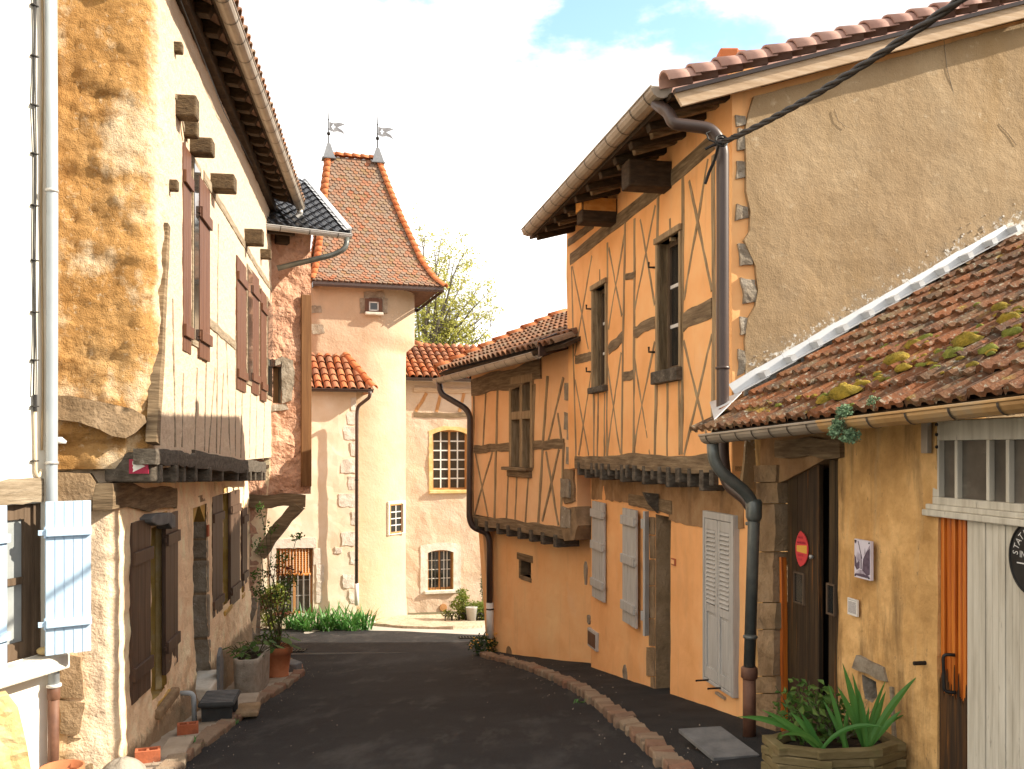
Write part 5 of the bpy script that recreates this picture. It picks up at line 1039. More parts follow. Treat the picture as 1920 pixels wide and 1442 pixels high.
    m = MB(); w, h = s1_-s0, z1-z0
    pts = [(.20, .88), (.86, .52), (.20, .10), (.235, .30), (.19, .42), (.23, .55), (.18, .66)]
    m.prism([S.pt(s0+w*a, z0+h*b, .015) for a, b in pts], -S.n*.004); m.build('arrow', MT['sign_white'], sg)
rough_house()

# ================================================================== white house at the left edge
def white_house():
    T = thing('white_house', 'white limewashed house at the left edge with pale blue shutters and a grey drainpipe', 'house', (-3.7, 5.4, -.8))
    sE = WH.sz(101, 800).x; r_ = rect(WH, 6, 948, 76, 1226); r_[0].x -= .25; r_[3].x -= .25
    wall(WH, [(sE, -1.6), (sE, 7.5), (sE-2.6, 7.5), (sE-2.6, -1.6)], [r_], amp=.008, res=.12, reveal=.06, thick=.3, seed=50).build('wall', [MT['limewash'], MT['wood_windowframe']], T)
    m = MB(); m.prism([WH.pt(sE-.002, -1.6, -.01), WH.pt(sE-.002, 7.5, -.01), WH.pt(sE-.002, 7.5, -2.5), WH.pt(sE-.002, -1.6, -2.5)], -WH.t*.05); m.build('end_wall', MT['limewash'], T)
    m = timber(WH, (-20, 926), (83, 921), .17, .03, .2, wob=.05); m.build('lintel', MT['wood_weathered'], T)
    s0, z0, s1, z1 = r_[0].x, r_[0].y, r_[2].x, r_[2].y
    f = window(WH, r_, T, MT['wood_windowframe'], 1, 2, .035, .11, .05, pane=MT['glass_grey'], two=False)
    m = MB()
    for (a, b) in ((s0, s0+.04), (s1-.05, s1)): m.prism([WH.pt(a, z0, -.012), WH.pt(b, z0, -.012), WH.pt(b, z1, -.012), WH.pt(a, z1, -.012)], -WH.n*.04)
    m.build('outer_frame', MT['wood_windowframe'], f)
    m = MB(); m.box(WH.pt((s0+s1)/2+.03, z0-.06, .05), WH.t*(s1-s0+.16), WH.n*.22, Z*.11); sl = m.build('window_sill', MT['stone_pale'], T, bevel=.012)
    # open shutters
    a, b = P(85, 941, 6.30), P(171, 941, 6.47); zb_ = P(90, 1230, 6.30).z
    boards_leaf(T, 'shutter', MT['shutter_blue'], (a.x, a.y), (b.x, b.y), zb_, a.z, (0, -1), 5, .03, (.205, .80), .055, seed=3, hinge=0, label='pale blue board shutter swung open beside the drainpipe')
    c = P(-70, 900, 5.55); d = P(14, 900, 5.92)
    boards_leaf(T, 'shutter', MT['shutter_blue'], (c.x, c.y), (d.x, d.y), zb_, a.z, (1, -1), 5, .03, (.205, .80), .055, seed=4, hinge=0, label='pale blue board shutter cut by the left edge of the frame')
    # drainpipe
    p = lambda u, v: WH.at(u, v, .07)
    m = MB(); m.tube([p(96, -40), p(98, 400), p(97, 900), p(101, 1285)], .039, 12); dp = m.build('downpipe', MT['pvc_grey'], T, True)
    for v in (358, 868): collar(dp, MT['zinc'], p(97, v), .041)
    collar(dp, MT['paint_white'], p(101, 1285), .046)
    m = MB(); q = p(101, 1288); m.tube([q, p(99, 1500)], .037, 12); m.lathe(q-Z*.09, [(.037, 0), (.043, .005), (.043, .085), (.038, .09)], 12); m.build('downpipe', MT['pipe_rust'], T, True)['label'] = 'rust-brown iron foot of the drainpipe'
    # cables and conduit on the wall
    w = lambda u, v: WH.at(u, v, .018)
    m = MB(); m.tube([w(64+1.2*math.sin(k*.9), -20+k*40) for k in range(20)], .007, 6); m.tube([w(67+1.0*math.sin(k*.7+2), -20+k*40) for k in range(20)], .005, 6); m.tube([w(66, 740), w(66, 772)], .013, 8)
    cb = m.build('cable', MT['cable'], T)
    m = MB()
    for v in (10, 105, 197, 288, 385, 488, 585, 675, 762, 864): m.box(w(65, v), WH.t*.05, WH.n*.03, Z*.008)
    m.build('cable_clip', MT['cable'], cb)
    m = MB(); m.tube(bend([w(66, 770), w(67, 885), w(72, 897), w(78, 880)]), .011, 8); m.build('conduit', MT['cable_cream'], T, True)
    m = MB(); m.tube([w(79+1.5*math.sin(k*.5), -30+k*46) for k in range(20)], .009, 6); m.build('cable', MT['wood_timber'], T)
    m = MB(); q = w(105, 845); m.lathe(GL.at(112, 832, .03), [(.045, 0), (.05, .02), (.02, .05)], 10); m.build('insulator', MT['paint_white'], T, True)
    # stone lying on the sill
    q = WH.pt(s1-.02, z0+.0, .05); m = MB(); n_ = 9; vs = []
    for i in range(6):
        for j in range(n_):
            t_ = -math.pi/2+math.pi*i/5; an = 2*math.pi*j/n_; r0 = 1+.25*nz3((i*.9, j*.8, 3)); vs.append(q+Vector((.055*math.cos(an)*math.cos(t_)*r0, .045*math.sin(an)*math.cos(t_)*r0, .028+.030*math.sin(t_))))
    m.add(vs, [[i*n_+j, i*n_+(j+1) % n_, (i+1)*n_+(j+1) % n_, (i+1)*n_+j] for i in range(5) for j in range(n_)]); solo(m, 'stone', MT['stone_yellow'], 'small pale stone lying on the white house window sill', 'stone', smooth=True)
white_house()

# ================================================================== narrow pink house with slate-grey tiled roof
M1 = Pl(-3.5, 15.8, .55, -1)
def pink_house():
    T = thing('jettied_house', 'narrow rough pink house with dark glazed roof tiles and a slanted timber brace', 'house', (-4.2, 16.2, -2.0))
    zb = P(530, 927, 15.6).z; s0, s1 = M1.sz(440, 700).x, M1.sz(583, 700).x; zt = 5.35
    w_ = rect(M1, 512, 687, 527, 756)
    wall(M1, [(s0, zb), (s1, zb), (s1, zt), (s0, zt)], [w_], amp=.035, res=.055, reveal=.22, thick=.25, seed=61, nscale=5, fine=.6).build('upper_wall', [MT['plaster_pink'], MT['stone_grey']], T)
    m = MB(); m.prism([M1.pt(q.x, q.y, -.2) for q in w_], -M1.n*.02); f = m.build('window', MT['wood_castle'], T)
    for i, pts in enumerate(([(527, 668), (548, 676), (552, 700), (546, 752), (528, 757)], [(507, 760), (535, 757), (540, 768), (508, 772)], [(515, 674), (530, 668), (528, 682), (516, 686)])):
        rough_slab(M1, poly(M1, pts), .035, .05, rag=.015, res=.05, seed=62+i, amp=.02).build('window_stone', MT['stone_grey'], T)
    q = rect(M1, 565, 552, 584, 912, .06); m = MB(); m.prism([M1.pt(a.x, a.y, .07) for a in q], -M1.n*.05); m.build('corner_board', MT['corner_board'], T, bevel=.006)
    # street side and back walls
    m = MB(); m.prism([M1.pt(s1-.01, zb, -.05), M1.pt(s1-.01, zb, -5), M1.pt(s1-.01, 7.4, -5), M1.pt(s1-.01, 7.3, -2.9), M1.pt(s1-.01, zt, -.05)], -M1.t*.22)
    m.prism([M1.pt(s1-.3, -2.5, -4.9), M1.pt(s0-1, -2.5, -4.9), M1.pt(s0-1, 7, -4.9), M1.pt(s1-.3, 7, -4.9)], M1.n*.2); m.build('side_wall', MT['plaster_pink'], T)
    # lower wall, set back, with a stone corner
    ML = Pl(P(488, 1100, 15.45).x, 15.45, .35, -1); lo = ML.sz(488, 1100).x
    wall(ML, [(lo-1.1, -2.6), (lo, -2.6), (lo, zb-.1), (lo-1.1, zb-.1)], (), amp=.02, res=.08, thick=.3, seed=65).build('lower_wall', MT['plaster_pink'], T)
    for i, (a, b) in enumerate(((948, 1000), (1002, 1060), (1062, 1118), (1120, 1175), (1177, 1232))):
        wall(ML, poly(ML, [(468+2*(i % 2), a), (487.5, a), (487.5, b), (468, b)]), (), amp=.03, res=.06, thick=.2, off=.03, seed=66+i, nscale=5, rag=.012).build('corner_stone', MT['plaster_pink'] if i < 3 else MT['stone_grey'], T)
    m = MB(); m.prism([ML.pt(lo-.01, -2.6, -.05), ML.pt(lo-.01, -2.6, -4), ML.pt(lo-.01, zb-.1, -4), ML.pt(lo-.01, zb-.1, -.05)], -ML.t*.2); m.build('side_wall', MT['plaster_pink'], T)
    # jetty beam and brace
    m = timber(M1, (455, 938), (573, 939), .22, .04, .3, wob=.08); m.build('jetty_beam', MT['wood_timber_h'], T)
    m = MB(); m.prism([M1.pt(s0, zb, -.02), M1.pt(s1, zb, -.02), M1.pt(s1, zb, -4), M1.pt(s0, zb, -4)], Z*.05); m.build('jetty_floor', MT['wood_eaves'], T)
    a, b = P(560, 948, 15.70), P(488, 1040, 15.40); m = MB(); ax = (a-b).normalized(); sd_ = Vector((0, 1, 0)); w_ = ax.cross(sd_).normalized()
    n = 7; vs = []
    for i in range(n+1):
        q = b.lerp(a, i/n)+w_*.03*math.sin(i/n*math.pi); hw = .10+.01*math.sin(i*2.2); vs += [q-w_*hw-sd_*.09, q+w_*hw-sd_*.09, q+w_*hw+sd_*.09, q-w_*hw+sd_*.09]
    m.add(vs, [[i*4+j, i*4+(j+1) % 4, (i+1)*4+(j+1) % 4, (i+1)*4+j] for i in range(n) for j in range(4)]+[[0, 1, 2, 3], [n*4+3, n*4+2, n*4+1, n*4]]); m.build('brace', MT['wood_timber_h'], T, bevel=.012)
    # roof
    C1, C0 = P(655, 441, 15.4), None; ex = M1.t; inn = -M1.n; zs = .60; up = (inn+Z*zs).normalized(); en = ex.cross(up); en = en if en.z > 0 else -en
    O = C1-ex*2.4; W_ = 2.55/math.cos(math.atan(zs))
    m = MB(); m.prism([O, O+ex*2.4, O+ex*2.4+up*W_, O+up*W_], -en*.06); 
    R0 = O+up*W_; bk = (inn-Z*zs).normalized(); m.prism([R0, R0+ex*2.4, R0+ex*2.4+bk*2.4, R0+bk*2.4], -en*.06); rf = m.build('roof', MT['wood_eaves'], T)
    m = MB(); w, l = .17, .24; rr = random.Random(3)
    for j in range(int(W_/l)+1):
        for i in range(int(2.4/w)):
            o = O+ex*(2.38-(i+1)*w)+up*(j*l-.03)+en*.012; prof = [(0, .05), (.03, .055), (.06, .03), (.10, .005), (.14, .012), (.17, .045)]; vs = []; n = len(prof); lf = .03
            for (t, h) in ((0, lf), (l+.03, 0)):
                for x, y in prof: vs.append(o+ex*x+up*t+en*(y+h))
            vs += [o+ex*x+en*(y+lf-.03) for x, y in prof]
            m.add(vs, [[q, q+1, n+q+1, n+q] for q in range(n-1)]+[[q+1, q, 2*n+q, 2*n+q+1] for q in range(n-1)])
    m.build('roof_tiles', MT['tile_slate'], rf)
    m = MB(); a = C1+ex*.0; m.prism([a+en*.12, a+up*W_+en*.12, a+up*W_-en*.05, a-en*.05], ex*.03); m.prism([a+en*.115, a+up*W_+en*.115, a+up*W_+en*.10-ex*.06, a+en*.10-ex*.06], en*.006)
    for j in range(int(W_/l)): b = a+up*(j*l-.02); m.prism([b+en*.10, b-ex*.10+en*.085, b-ex*.10+en*.07+up*l, b+en*.085+up*l], en*.005)
    m.build('verge_flashing', MT['zinc_white'], rf)
    g0, g1 = C1+ex*.02-inn*.02, O-inn*.02; m = MB(); m.gutter(g0, g1, .075, joints=5); d = (g0-g1).normalized(); m.prism([g0+d.cross(Z).normalized()*.075*math.cos(k*math.pi/8)-Z*.075*math.sin(k*math.pi/8) for k in range(9)], d*.006); m.build('gutter', [MT['zinc'], MT['gutter_joint']], T)
    m = MB(); m.tube(bend([P(651, 446, 15.35), P(648, 466, 15.3), P(625, 478, 15.28), P(520, 503, 15.1)]), .046, 10); m.build('downpipe', MT['pipe_dark'], T, True)
    m = MB(); m.prism([O+Z*-.08+inn*.12, O+ex*1.5-Z*.08+inn*.12, O+ex*1.5+inn*.12+Z*.02, O+inn*.12+Z*.02], inn*.1); m.build('eaves_beam', MT['wood_eaves'], T)
    q = M1.sz(527, 448); m = MB(); m.box(M1.pt(q.x, q.y, .06), M1.t*.22, M1.n*.2, Z*.20); m.build('beam_end', MT['wood_eaves'], T, bevel=.01)
pink_house()
# ================================================================== tower
TP = Pl(-3.49, 22.0, .3, -1)
def tower():
    T = thing('tower', 'old stair tower with a steep flared roof of patterned scale tiles and two finials', 'tower', (-3.4, 23.2, -2.7))
    sL, sRu, sRl = TP.sz(583, 600).x, TP.sz(793, 600).x, TP.sz(778, 900).x; m = MB(); vs = []; K = 14; zs = [-3.2, -2.72, -2.6, -2.3, -1.5, -.5, .5, 1.5, 2.5, 3.3, 3.9, 4.25, 4.5, 4.8, 5.2, 5.6]
    def sec(z):
        t = max(0, min(1, (z-4.05)/.22)); t = t*t*(3-2*t); R = 1.40*(1-t)+1.25*t; sr = sRl*(1-t)+sRu*t
        fl = .035*max(0, (-2.1-z)/.6) ; wob = .012
        pts = [(sL, 2.7), (sL, 0)]+[(sL+(sr-R-sL)*k/6, 0) for k in range(1, 6)]
        pts += [(sr-R+R*math.sin(a)+fl*math.sin(a), R-R*math.cos(a)-fl*math.cos(a)) for a in [math.pi/2*k/K for k in range(K+1)]]+[(sr+fl, 2.7)]
        return [(a+wob*nz3((a*2, b*2, z*1.3)), b+wob*1.5*nz3((a*2.2, z*1.7, b))) for a, b in pts]
    zz = []; 
    for a, b in zip(zs, zs[1:]): k = max(1, int((b-a)/.14)); zz += [a+(b-a)*i/k for i in range(k)]
    zz.append(zs[-1]); rows = [[TP.pt(a, z, -b) for a, b in sec(z)] for z in zz]; n = len(rows[0])
    for r_ in rows: vs += r_
    m.add(vs, [[j*n+i, j*n+i+1, (j+1)*n+i+1, (j+1)*n+i] for j in range(len(rows)-1) for i in range(n-1)]); m.build('wall', MT['plaster_tower'], T, True)
    # small top window in its stone surround
    r_ = rect(TP, 686, 560, 715, 587); s0, z0, s1, z1 = r_[0].x, r_[0].y, r_[2].x, r_[2].y
    def bx(mb, a, b, c, d, o0, t): mb.prism([TP.pt(a, c, o0), TP.pt(b, c, o0), TP.pt(b, d, o0), TP.pt(a, d, o0)], -TP.n*t)
    for i, pts in enumerate(([(674, 560), (686, 559), (686, 587), (675, 588)], [(715, 559), (727, 560), (726, 587), (715, 588)], [(682, 548), (720, 547), (722, 559), (682, 560)])): rough_slab(TP, poly(TP, pts), .015, .05, rag=.02, res=.05, seed=3+i, amp=.012).build('window_stone', MT['stone_grey'], T)
    m = MB(); w = .07; bx(m, s0-.02, s0+w, z0, z1, .05, .1); bx(m, s1-w, s1+.02, z0, z1, .05, .1); bx(m, s0+w, s1-w, z1-w, z1+.02, .05, .1); bx(m, s0+w, s1-w, z0, z0+w*.5, .05, .1); f = m.build('window', MT['shutter_brown'], T)
    m = MB(); bx(m, s0+w, s1-w, z0, z1, .028, .01); m.build('pane', MT['glass'], f)
    m = MB(); 
    for (a, b, c, d) in ((s0+w, s0+w+.03, z0+.04, z1-w), (s1-w-.03, s1-w, z0+.04, z1-w), (s0+w, s1-w, z1-w-.03, z1-w), (s0+w, s1-w, z0+.04, z0+.07)): bx(m, a, b, c, d, .036, .01)
    m.build('glazing_bars', MT['paint_white'], f)
    m = MB(); bx(m, s0-.03, s1+.03, z0-.07, z0, .14, .2); m.build('window_sill', MT['stone_pale'], T, bevel=.015)
    # lower window on the rounded shaft
    q0 = TP.at(742, 970); c = TP.sz(742, 970); R = 1.40; k_ = c.x-(sRl-R); dep = R-math.sqrt(max(.01, R*R-k_*k_)); 
    an = math.asin(min(.95, k_/R)); nn = (TP.n*math.cos(an)+TP.t*math.sin(an)); pp = TP.pt(c.x, 0, -dep*1.02); WP = Pl(pp.x, pp.y, nn.x, nn.y)
    r_ = rect(WP, 729, 946, 756, 997); s0, z0, s1, z1 = r_[0].x, r_[0].y, r_[2].x, r_[2].y; m = MB()
    def bw(mb, a, b, c, d, o0, t): mb.prism([WP.pt(a, c, o0), WP.pt(b, c, o0), WP.pt(b, d, o0), WP.pt(a, d, o0)], -WP.n*t)
    bw(m, s0-.06, s0+.03, z0-.05, z1+.08, .045, .14); bw(m, s1-.12, s1+.05, z0-.05, z1+.08, .045, .14); bw(m, s0+.03, s1-.12, z1-.03, z1+.08, .044, .14); bw(m, s0+.03, s1-.12, z0-.05, z0+.0, .044, .14); m.build('window_stone', MT['stone_pale'], T, bevel=.02)
    m = MB(); bw(m, s1-.125, s1-.05, z0, z1, .049, .10); m.build('window_jamb', MT['wood_windowframe'], T)
    window(WP, [Vector((s0, z0)), Vector((s1-.10, z0)), Vector((s1-.10, z1)), Vector((s0, z1))], T, MT['wood_castle'], 2, 4, -.046, .03, .022, bars=MT['paint_white'], two=False)
    # corbel under the square upper part
    q = TP.sz(770, 628); wall(TP, [(q.x-.22, q.y-.08), (q.x+.05, q.y-.14), (q.x+.20, q.y+.02), (q.x+.22, q.y+.10), (q.x-.2, q.y+.08)], (), amp=.03, res=.06, thick=.5, off=-.72, seed=5).build('corbel', MT['stone_pale'], T)
    for i, (u, v, w, h) in enumerate(((593, 580, 18, 14), (595, 617, 22, 18))):
        rough_slab(TP, poly(TP, [(u-w/2, v-h/2), (u+w/2, v-h/2), (u+w/2+2, v+h/2), (u-w/2, v+h/2)]), .015, .03, rag=.04, res=.06, seed=7+i, amp=.01).build('bare_stone', MT['stone_grey'], T)
    # roof: four flared hips
    eL, eR = TP.sz(586, 535).x-.02, TP.sz(827, 536).x; ze = TP.at(700, 537).z; ov = .36; rl, rr_ = TP.sz(628, 294).x*1.03, TP.sz(722, 294).x*1.03; D = 2.7; zr = 9.02; H_ = zr-ze
    ridge_w = D/2
    def prof(t): return 1-(1-t)**1.0 if False else t
    # horizontal shrink fraction as a function of height fraction (flared foot)
    KN = [(0, 0), (.04, .10), (.10, .20), (.20, .335), (.35, .47), (.55, .65), (.75, .81), (1, 1)]
    def shr(h):
        for (a, b), (c, d) in zip(KN, KN[1:]):
            if h <= c: return b+(d-b)*(h-a)/(c-a)
        return 1
    def corners(h):
        f = shr(h); z = ze+H_*h; a = eL+(rl-eL)*f; b = eR+(rr_-eR)*f; w0 = -ov+(ridge_w+ov)*f; w1 = D+ov+(ridge_w-D-ov)*f
        return TP.pt(a, z, -w0), TP.pt(b, z, -w0), TP.pt(b, z, -w1), TP.pt(a, z, -w1)
    m = MB(); NH = 24; vs = []
    for i in range(NH+1): vs += list(corners(i/NH))
    m.add(vs, [[i*4+j, i*4+(j+1) % 4, (i+1)*4+(j+1) % 4, (i+1)*4+j] for i in range(NH) for j in range(4)]+[[0, 3, 2, 1]]); rf = m.build('roof', MT['eaves_tile'], T)
    m = MB(); rr = random.Random(4); tw, ex_ = .128, .0865
    # arc length table
    hs = [i/400 for i in range(401)]; acc = [0]
    for a, b in zip(hs, hs[1:]): acc.append(acc[-1]+((corners(b)[0]+corners(b)[1])/2-(corners(a)[0]+corners(a)[1])/2).length)
    def h_at(s):
        lo, hi = 0, 400
        while hi-lo > 1:
            md = (lo+hi)//2
            if acc[md] < s: lo = md
            else: hi = md
        return hs[lo]
    rows_ = int(acc[-1]/ex_)
    for face in (0, 1, 3):
        for j in range(rows_):
            h0, h1 = h_at(j*ex_), h_at(min(acc[-1], j*ex_+ex_*2.0)); c0, c1 = corners(h0), corners(h1); A, B = c0[face], c0[(face+1) % 4]; A1, B1 = c1[face], c1[(face+1) % 4]
            e = (B-A); wd = e.length; e.normalize(); upv = ((A1+B1)/2-(A+B)/2); ln = upv.length; upv.normalize(); nrm = e.cross(upv).normalized()
            if nrm.dot(TP.n if face == 0 else (TP.t if face == 1 else -TP.t)) < 0: nrm = -nrm
            n = int(wd/tw)+1; off = (j % 2)*tw/2; mid = (A+B)/2
            for i in range(-n//2-1, n//2+2):
                x = i*tw+off
                if abs(x) > wd/2-.02: continue
                o = mid+e*(x+rr.uniform(-.005, .005))+nrm*(.042+rr.uniform(-.004, .006)); hw = tw*.455; dt = rr.uniform(-.004, .004)
                pts = [(-hw, ln), (-hw, .052), (-hw*.78, .020), (-hw*.35, 0), (hw*.35, 0), (hw*.78, .020), (hw, .052), (hw, ln)]
                top = [o+e*a+upv*(b+dt)-nrm*(.034*b/ln) for a, b in pts]; k = len(pts)
                m.add(top+[q-nrm*.022 for q in top[1:-1]], [list(range(k))]+[[q+1, q, k+q-1, k+q] for q in range(1, k-2)])
    m.build('scale_tiles', MT['tile_tower'], rf)
    m = MB()
    for c in (0, 1, 3):
        n = 22
        for i in range(n):
            a, b = corners(i/n)[c], corners((i+1.1)/n if i < n-1 else 1)[c]; d = TP.t*(-1 if c in (0, 3) else 1)*.5+TP.n*(1 if c < 2 else -1)*.5; u_ = (d-(b-a).normalized()*d.dot((b-a).normalized())).normalized()
            cap_row(m, a+u_*.0, b, 1, .098, 8, .02, u_, .88, .018)
    cap_row(m, TP.pt(rl-.02, zr+.02, -ridge_w), TP.pt(rr_+.02, zr+.02, -ridge_w), 6, .10, 8, .02, Z); m.build('hip_tiles', MT['tile_ridge'], rf, True)
    m = MB(); c = corners(0); 
    for i in range(4): a, b = c[i], c[(i+1) % 4]; m.prism([a-Z*.01, b-Z*.01, b-Z*.07, a-Z*.07], (TP.pt(0, 0, -D/2)-(a+b)/2).normalized()*.05)
    m.build('eaves_board', MT['pipe_brown'], T)
    # finials: lead spike, rod, ball, swallow-tailed metal banner with a lily cut out
    for (s_, u_, tip, ball) in ((rl, 619, 207, 252), (rr_, 720, 212, 257)):
        b = TP.pt(s_, zr-.04, -ridge_w); m = MB()
        m.add([b+TP.t*x*.15+TP.n*y*.15-Z*.02 for x, y in ((-1, 1), (1, 1), (1, -1), (-1, -1))]+[b+TP.t*x*.04+TP.n*y*.04+Z*.36 for x, y in ((-1, 1), (1, 1), (1, -1), (-1, -1))], [[0, 1, 5, 4], [1, 2, 6, 5], [2, 3, 7, 6], [3, 0, 4, 7], [4, 5, 6, 7]])
        m.prism([b+TP.t*x*.17+TP.n*y*.17-Z*.05 for x, y in ((-1, 1), (1, 1), (1, -1), (-1, -1))], Z*.03)
        fn = m.build('finial', MT['lead'], T); m = MB(); t = b+Z*1.18
        m.tube([b+Z*.34, b+Z*.95, t], [.014, .013, .005], 8); m.lathe(b+Z*.565, [(.0, 0), (.035, .015), (.05, .05), (.035, .085), (0, .10)], 12); m.lathe(b+Z*.72, [(.02, 0), (.02, .02)], 8); m.lathe(b+Z*.96, [(.02, 0), (.02, .02)], 8); m.build('rod', MT['iron'], fn, True)
        fp = Pl(b.x, b.y, .2, -1); z0 = b.z+.70
        out = [(.02, .0), (.12, -.035), (.22, -.015), (.30, -.03), (.36, -.055), (.41, -.085), (.35, .01), (.27, .065), (.22, .09), (.30, .125), (.36, .155), (.42, .165), (.36, .195), (.28, .215), (.20, .20), (.12, .19), (.02, .215)]
        lily = [(.115, .175), (.095, .14), (.10, .115), (.075, .12), (.06, .10), (.065, .08), (.08, .085), (.10, .08), (.10, .06), (.085, .055), (.10, .045), (.115, .02), (.13, .045), (.145, .055), (.13, .06), (.13, .08), (.15, .085), (.165, .08), (.17, .10), (.155, .12), (.13, .115), (.135, .14)]
        o = wall(fp, [(a, z0+c) for a, c in out], [[(a, z0+c) for a, c in lily]], amp=.012, res=.04, reveal=.006, thick=.006, nscale=6, mb=MB()); o.build('banner', [MT['banner_metal'], MT['banner_metal']], fn)
    # rear walls
    m = MB(); m.prism([TP.pt(sL, -3, -2.6), TP.pt(sRu, -3, -2.6), TP.pt(sRu, 5.6, -2.6), TP.pt(sL, 5.6, -2.6)], TP.n*-.1); m.build('rear_wall', MT['plaster_tower'], T)
tower()

def roof_slope(T, plane, s0, s1, top0, top1, z, run, zs, hipL=False, hipR=False, w=.2, l=.3, r=.085, m_='tile_canal', seed=0, ov=.3):
    """a tiled slope rising from the eaves line z of a wall plane; hips cut the top corners"""
    up = (-plane.n+Z*zs).normalized(); O = plane.pt(s0, z, ov); ex = plane.t; en = ex.cross(up); en = en if en.z > 0 else -en; Wd = run/math.cos(math.atan(zs))
    pts = [(0, 0), (s1-s0, 0), (top1-s0, Wd), (top0-s0, Wd)]; to3 = lambda q: O+ex*q[0]+up*q[1]
    m = MB(); m.prism([to3(q) for q in pts], -en*.05); rf = m.build('roof', MT['wood_eaves'], T)
    canal(MB(), O+en*.012, ex, up, en, pts, w, l, r, 7, seed=seed, jit=.008).build('roof_tiles', MT[m_], rf)
    m = MB()
    if hipR: cap_row(m, to3(pts[1])+en*.05, to3(pts[2])+en*.05, 6, .10, 8, .018, Z)
    if m.v: m.build('hip_tiles', MT['tile_ridge'], rf, True)
    return rf, to3, pts, en

# ================================================================== annexe left of the tower
AN = Pl(-4.16, 20.8, .36, -1)
def annexe():
    T = thing('annexe', 'low tan annexe beside the tower with red canal tiles and a bamboo blind', 'annexe', (-5.0, 21.4, -2.5))
    sR, sL = AN.sz(668, 900).x, AN.sz(400, 900).x; zt = AN.at(640, 733).z
    w_ = rect(AN, 518, 1028, 587, 1150)
    wall(AN, [(sL, -3), (sR, -3), (sR, zt), (sL, zt)], [w_], amp=.02, res=.14, reveal=.2, thick=.3, seed=71).build('wall', [MT['plaster_annexe'], MT['stone_pale']], T)
    m = MB(); m.prism([AN.pt(sR-.005, -3, -.02), AN.pt(sR-.005, -3, -1.6), AN.pt(sR-.005, zt, -1.6), AN.pt(sR-.005, zt, -.02)], -AN.t*.2); m.build('side_wall', MT['plaster_annexe'], T)
    # quoins
    rr = random.Random(2)
    for i, v in enumerate((758, 784, 812, 842, 874, 906, 938, 972, 1010, 1046, 1090, 1118)):
        w = (10, 18, 24, 12, 30, 16, 34, 10, 28, 12, 26, 14)[i]
        rough_slab(AN, poly(AN, [(668-w, v-12), (667.5, v-13), (667.5, v+13), (668-w+2, v+12)]), .014, .03, rag=.035, res=.06, seed=80+i, amp=.015).build('quoin', MT['stone_pale'], T)
    for i, (u, v, w, h) in enumerate(((634, 1032, 14, 12), (492, 900, 14, 40), (600, 1075, 14, 34), (598, 1110, 10, 40))):
        rough_slab(AN, poly(AN, [(u-w/2, v-h/2), (u+w/2, v-h/2), (u+w/2, v+h/2), (u-w/2, v+h/2)]), .02, .03, rag=.03, res=.06, seed=95+i, amp=.015).build('window_stone', MT['stone_pale'], T)
    rough_slab(AN, poly(AN, [(508, 1012), (592, 1007), (594, 1027), (508, 1028)]), .02, .04, rag=.02, res=.07, seed=99).build('window_stone', MT['stone_pale'], T); rough_slab(AN, poly(AN, [(588, 1028), (600, 1028), (602, 1056), (588, 1058)]), .02, .04, rag=.02, res=.07, seed=98).build('window_stone', MT['stone_pale'], T); rough_slab(AN, poly(AN, [(505, 1028), (517, 1028), (517, 1120), (507, 1120)]), .02, .04, rag=.02, res=.07, seed=97).build('window_stone', MT['stone_pale'], T)
    f = window(AN, w_, T, MT['wood_castle'], 2, 4, .10, .05, .018, bars=MT['zinc'], pane=MT['glass_dirty'])
    s0, z0, s1, z1 = w_[0].x, w_[0].y, w_[2].x, w_[2].y; zb = AN.at(550, 1075).z; m = MB(); n = 26
    for i in range(n):
        z = z1-.04-(z1-.04-zb)*i/(n-1); k = .012 if i % 2 else .018
        m.tube([AN.pt(s0+.07, z, -.045+.0004*i), AN.pt(s1-.07, z-.01, -.045+.0004*i)], k, 5)
    m.tube([AN.pt(s0+.06, zb-.02, -.03), AN.pt(s1-.05, zb-.04, -.03)], .035, 8); b = m.build('blind', MT['bamboo'], T, True)
    m = MB()
    for k in range(10): a = s0+.10+(s1-s0-.2)*k/9; m.tube([AN.pt(a, z1-.04, -.025), AN.pt(a, zb, -.018)], .006, 4)
    m.build('blind_cords', MT['thread'], b)
    m = MB()
    for k in range(6): a = s0+.08+(s1-s0-.16)*k/5; m.tube([AN.pt(a, z0, .01), AN.pt(a, zb-.02, .01)], .009, 6)
    m.build('window_bars', MT['zinc'], T)
    e0, e1 = AN.sz(440, 728).x, AN.sz(700, 728, .3).x; rf, to3, pts, en = roof_slope(T, AN, e0, e1, e0, AN.sz(640, 660, -1.2).x, zt+.0, 1.5, .66, hipR=True, seed=1, w=.19)
    m = MB(); m.prism([to3(pts[1]), to3(pts[2]), AN.pt(e1, zt, -1.2)], -Z*.04); m.build('hip_slope', MT['tile_canal'], rf)
    m = MB(); a, b = AN.pt(e0, zt+.02, .33), AN.pt(e1-.02, zt+.02, .33); m.gutter(b, a, .06, joints=4); m.build('gutter', [MT['pipe_brown'], MT['gutter_joint']], T)
    m = MB(); m.tube([to3((pts[3][0], pts[3][1]))+Z*.04, to3(pts[2])+Z*.04], .05, 6); m.build('roof_flashing', MT['lead'], rf)
    m = MB(); q = P(668.5, 760, 20.72); m.tube(bend([P(694, 733, 20.45), P(693, 745, 20.45), P(671, 762, 20.7), P(669, 775, 20.72), P(668.5, 1095, 20.72)]), .04, 10); dp = m.build('downpipe', MT['pipe_brown'], T, True)
    for v in (900, 1050): collar(dp, MT['iron'], P(668.7, v, 20.72), .04)
    m = MB(); m.tube([P(668.5, 1094, 20.72), P(669, 1135, 20.72)], .05, 10); m.build('downpipe', MT['paint_white'], T, True)['label'] = 'white foot of the rainwater pipe'
annexe()

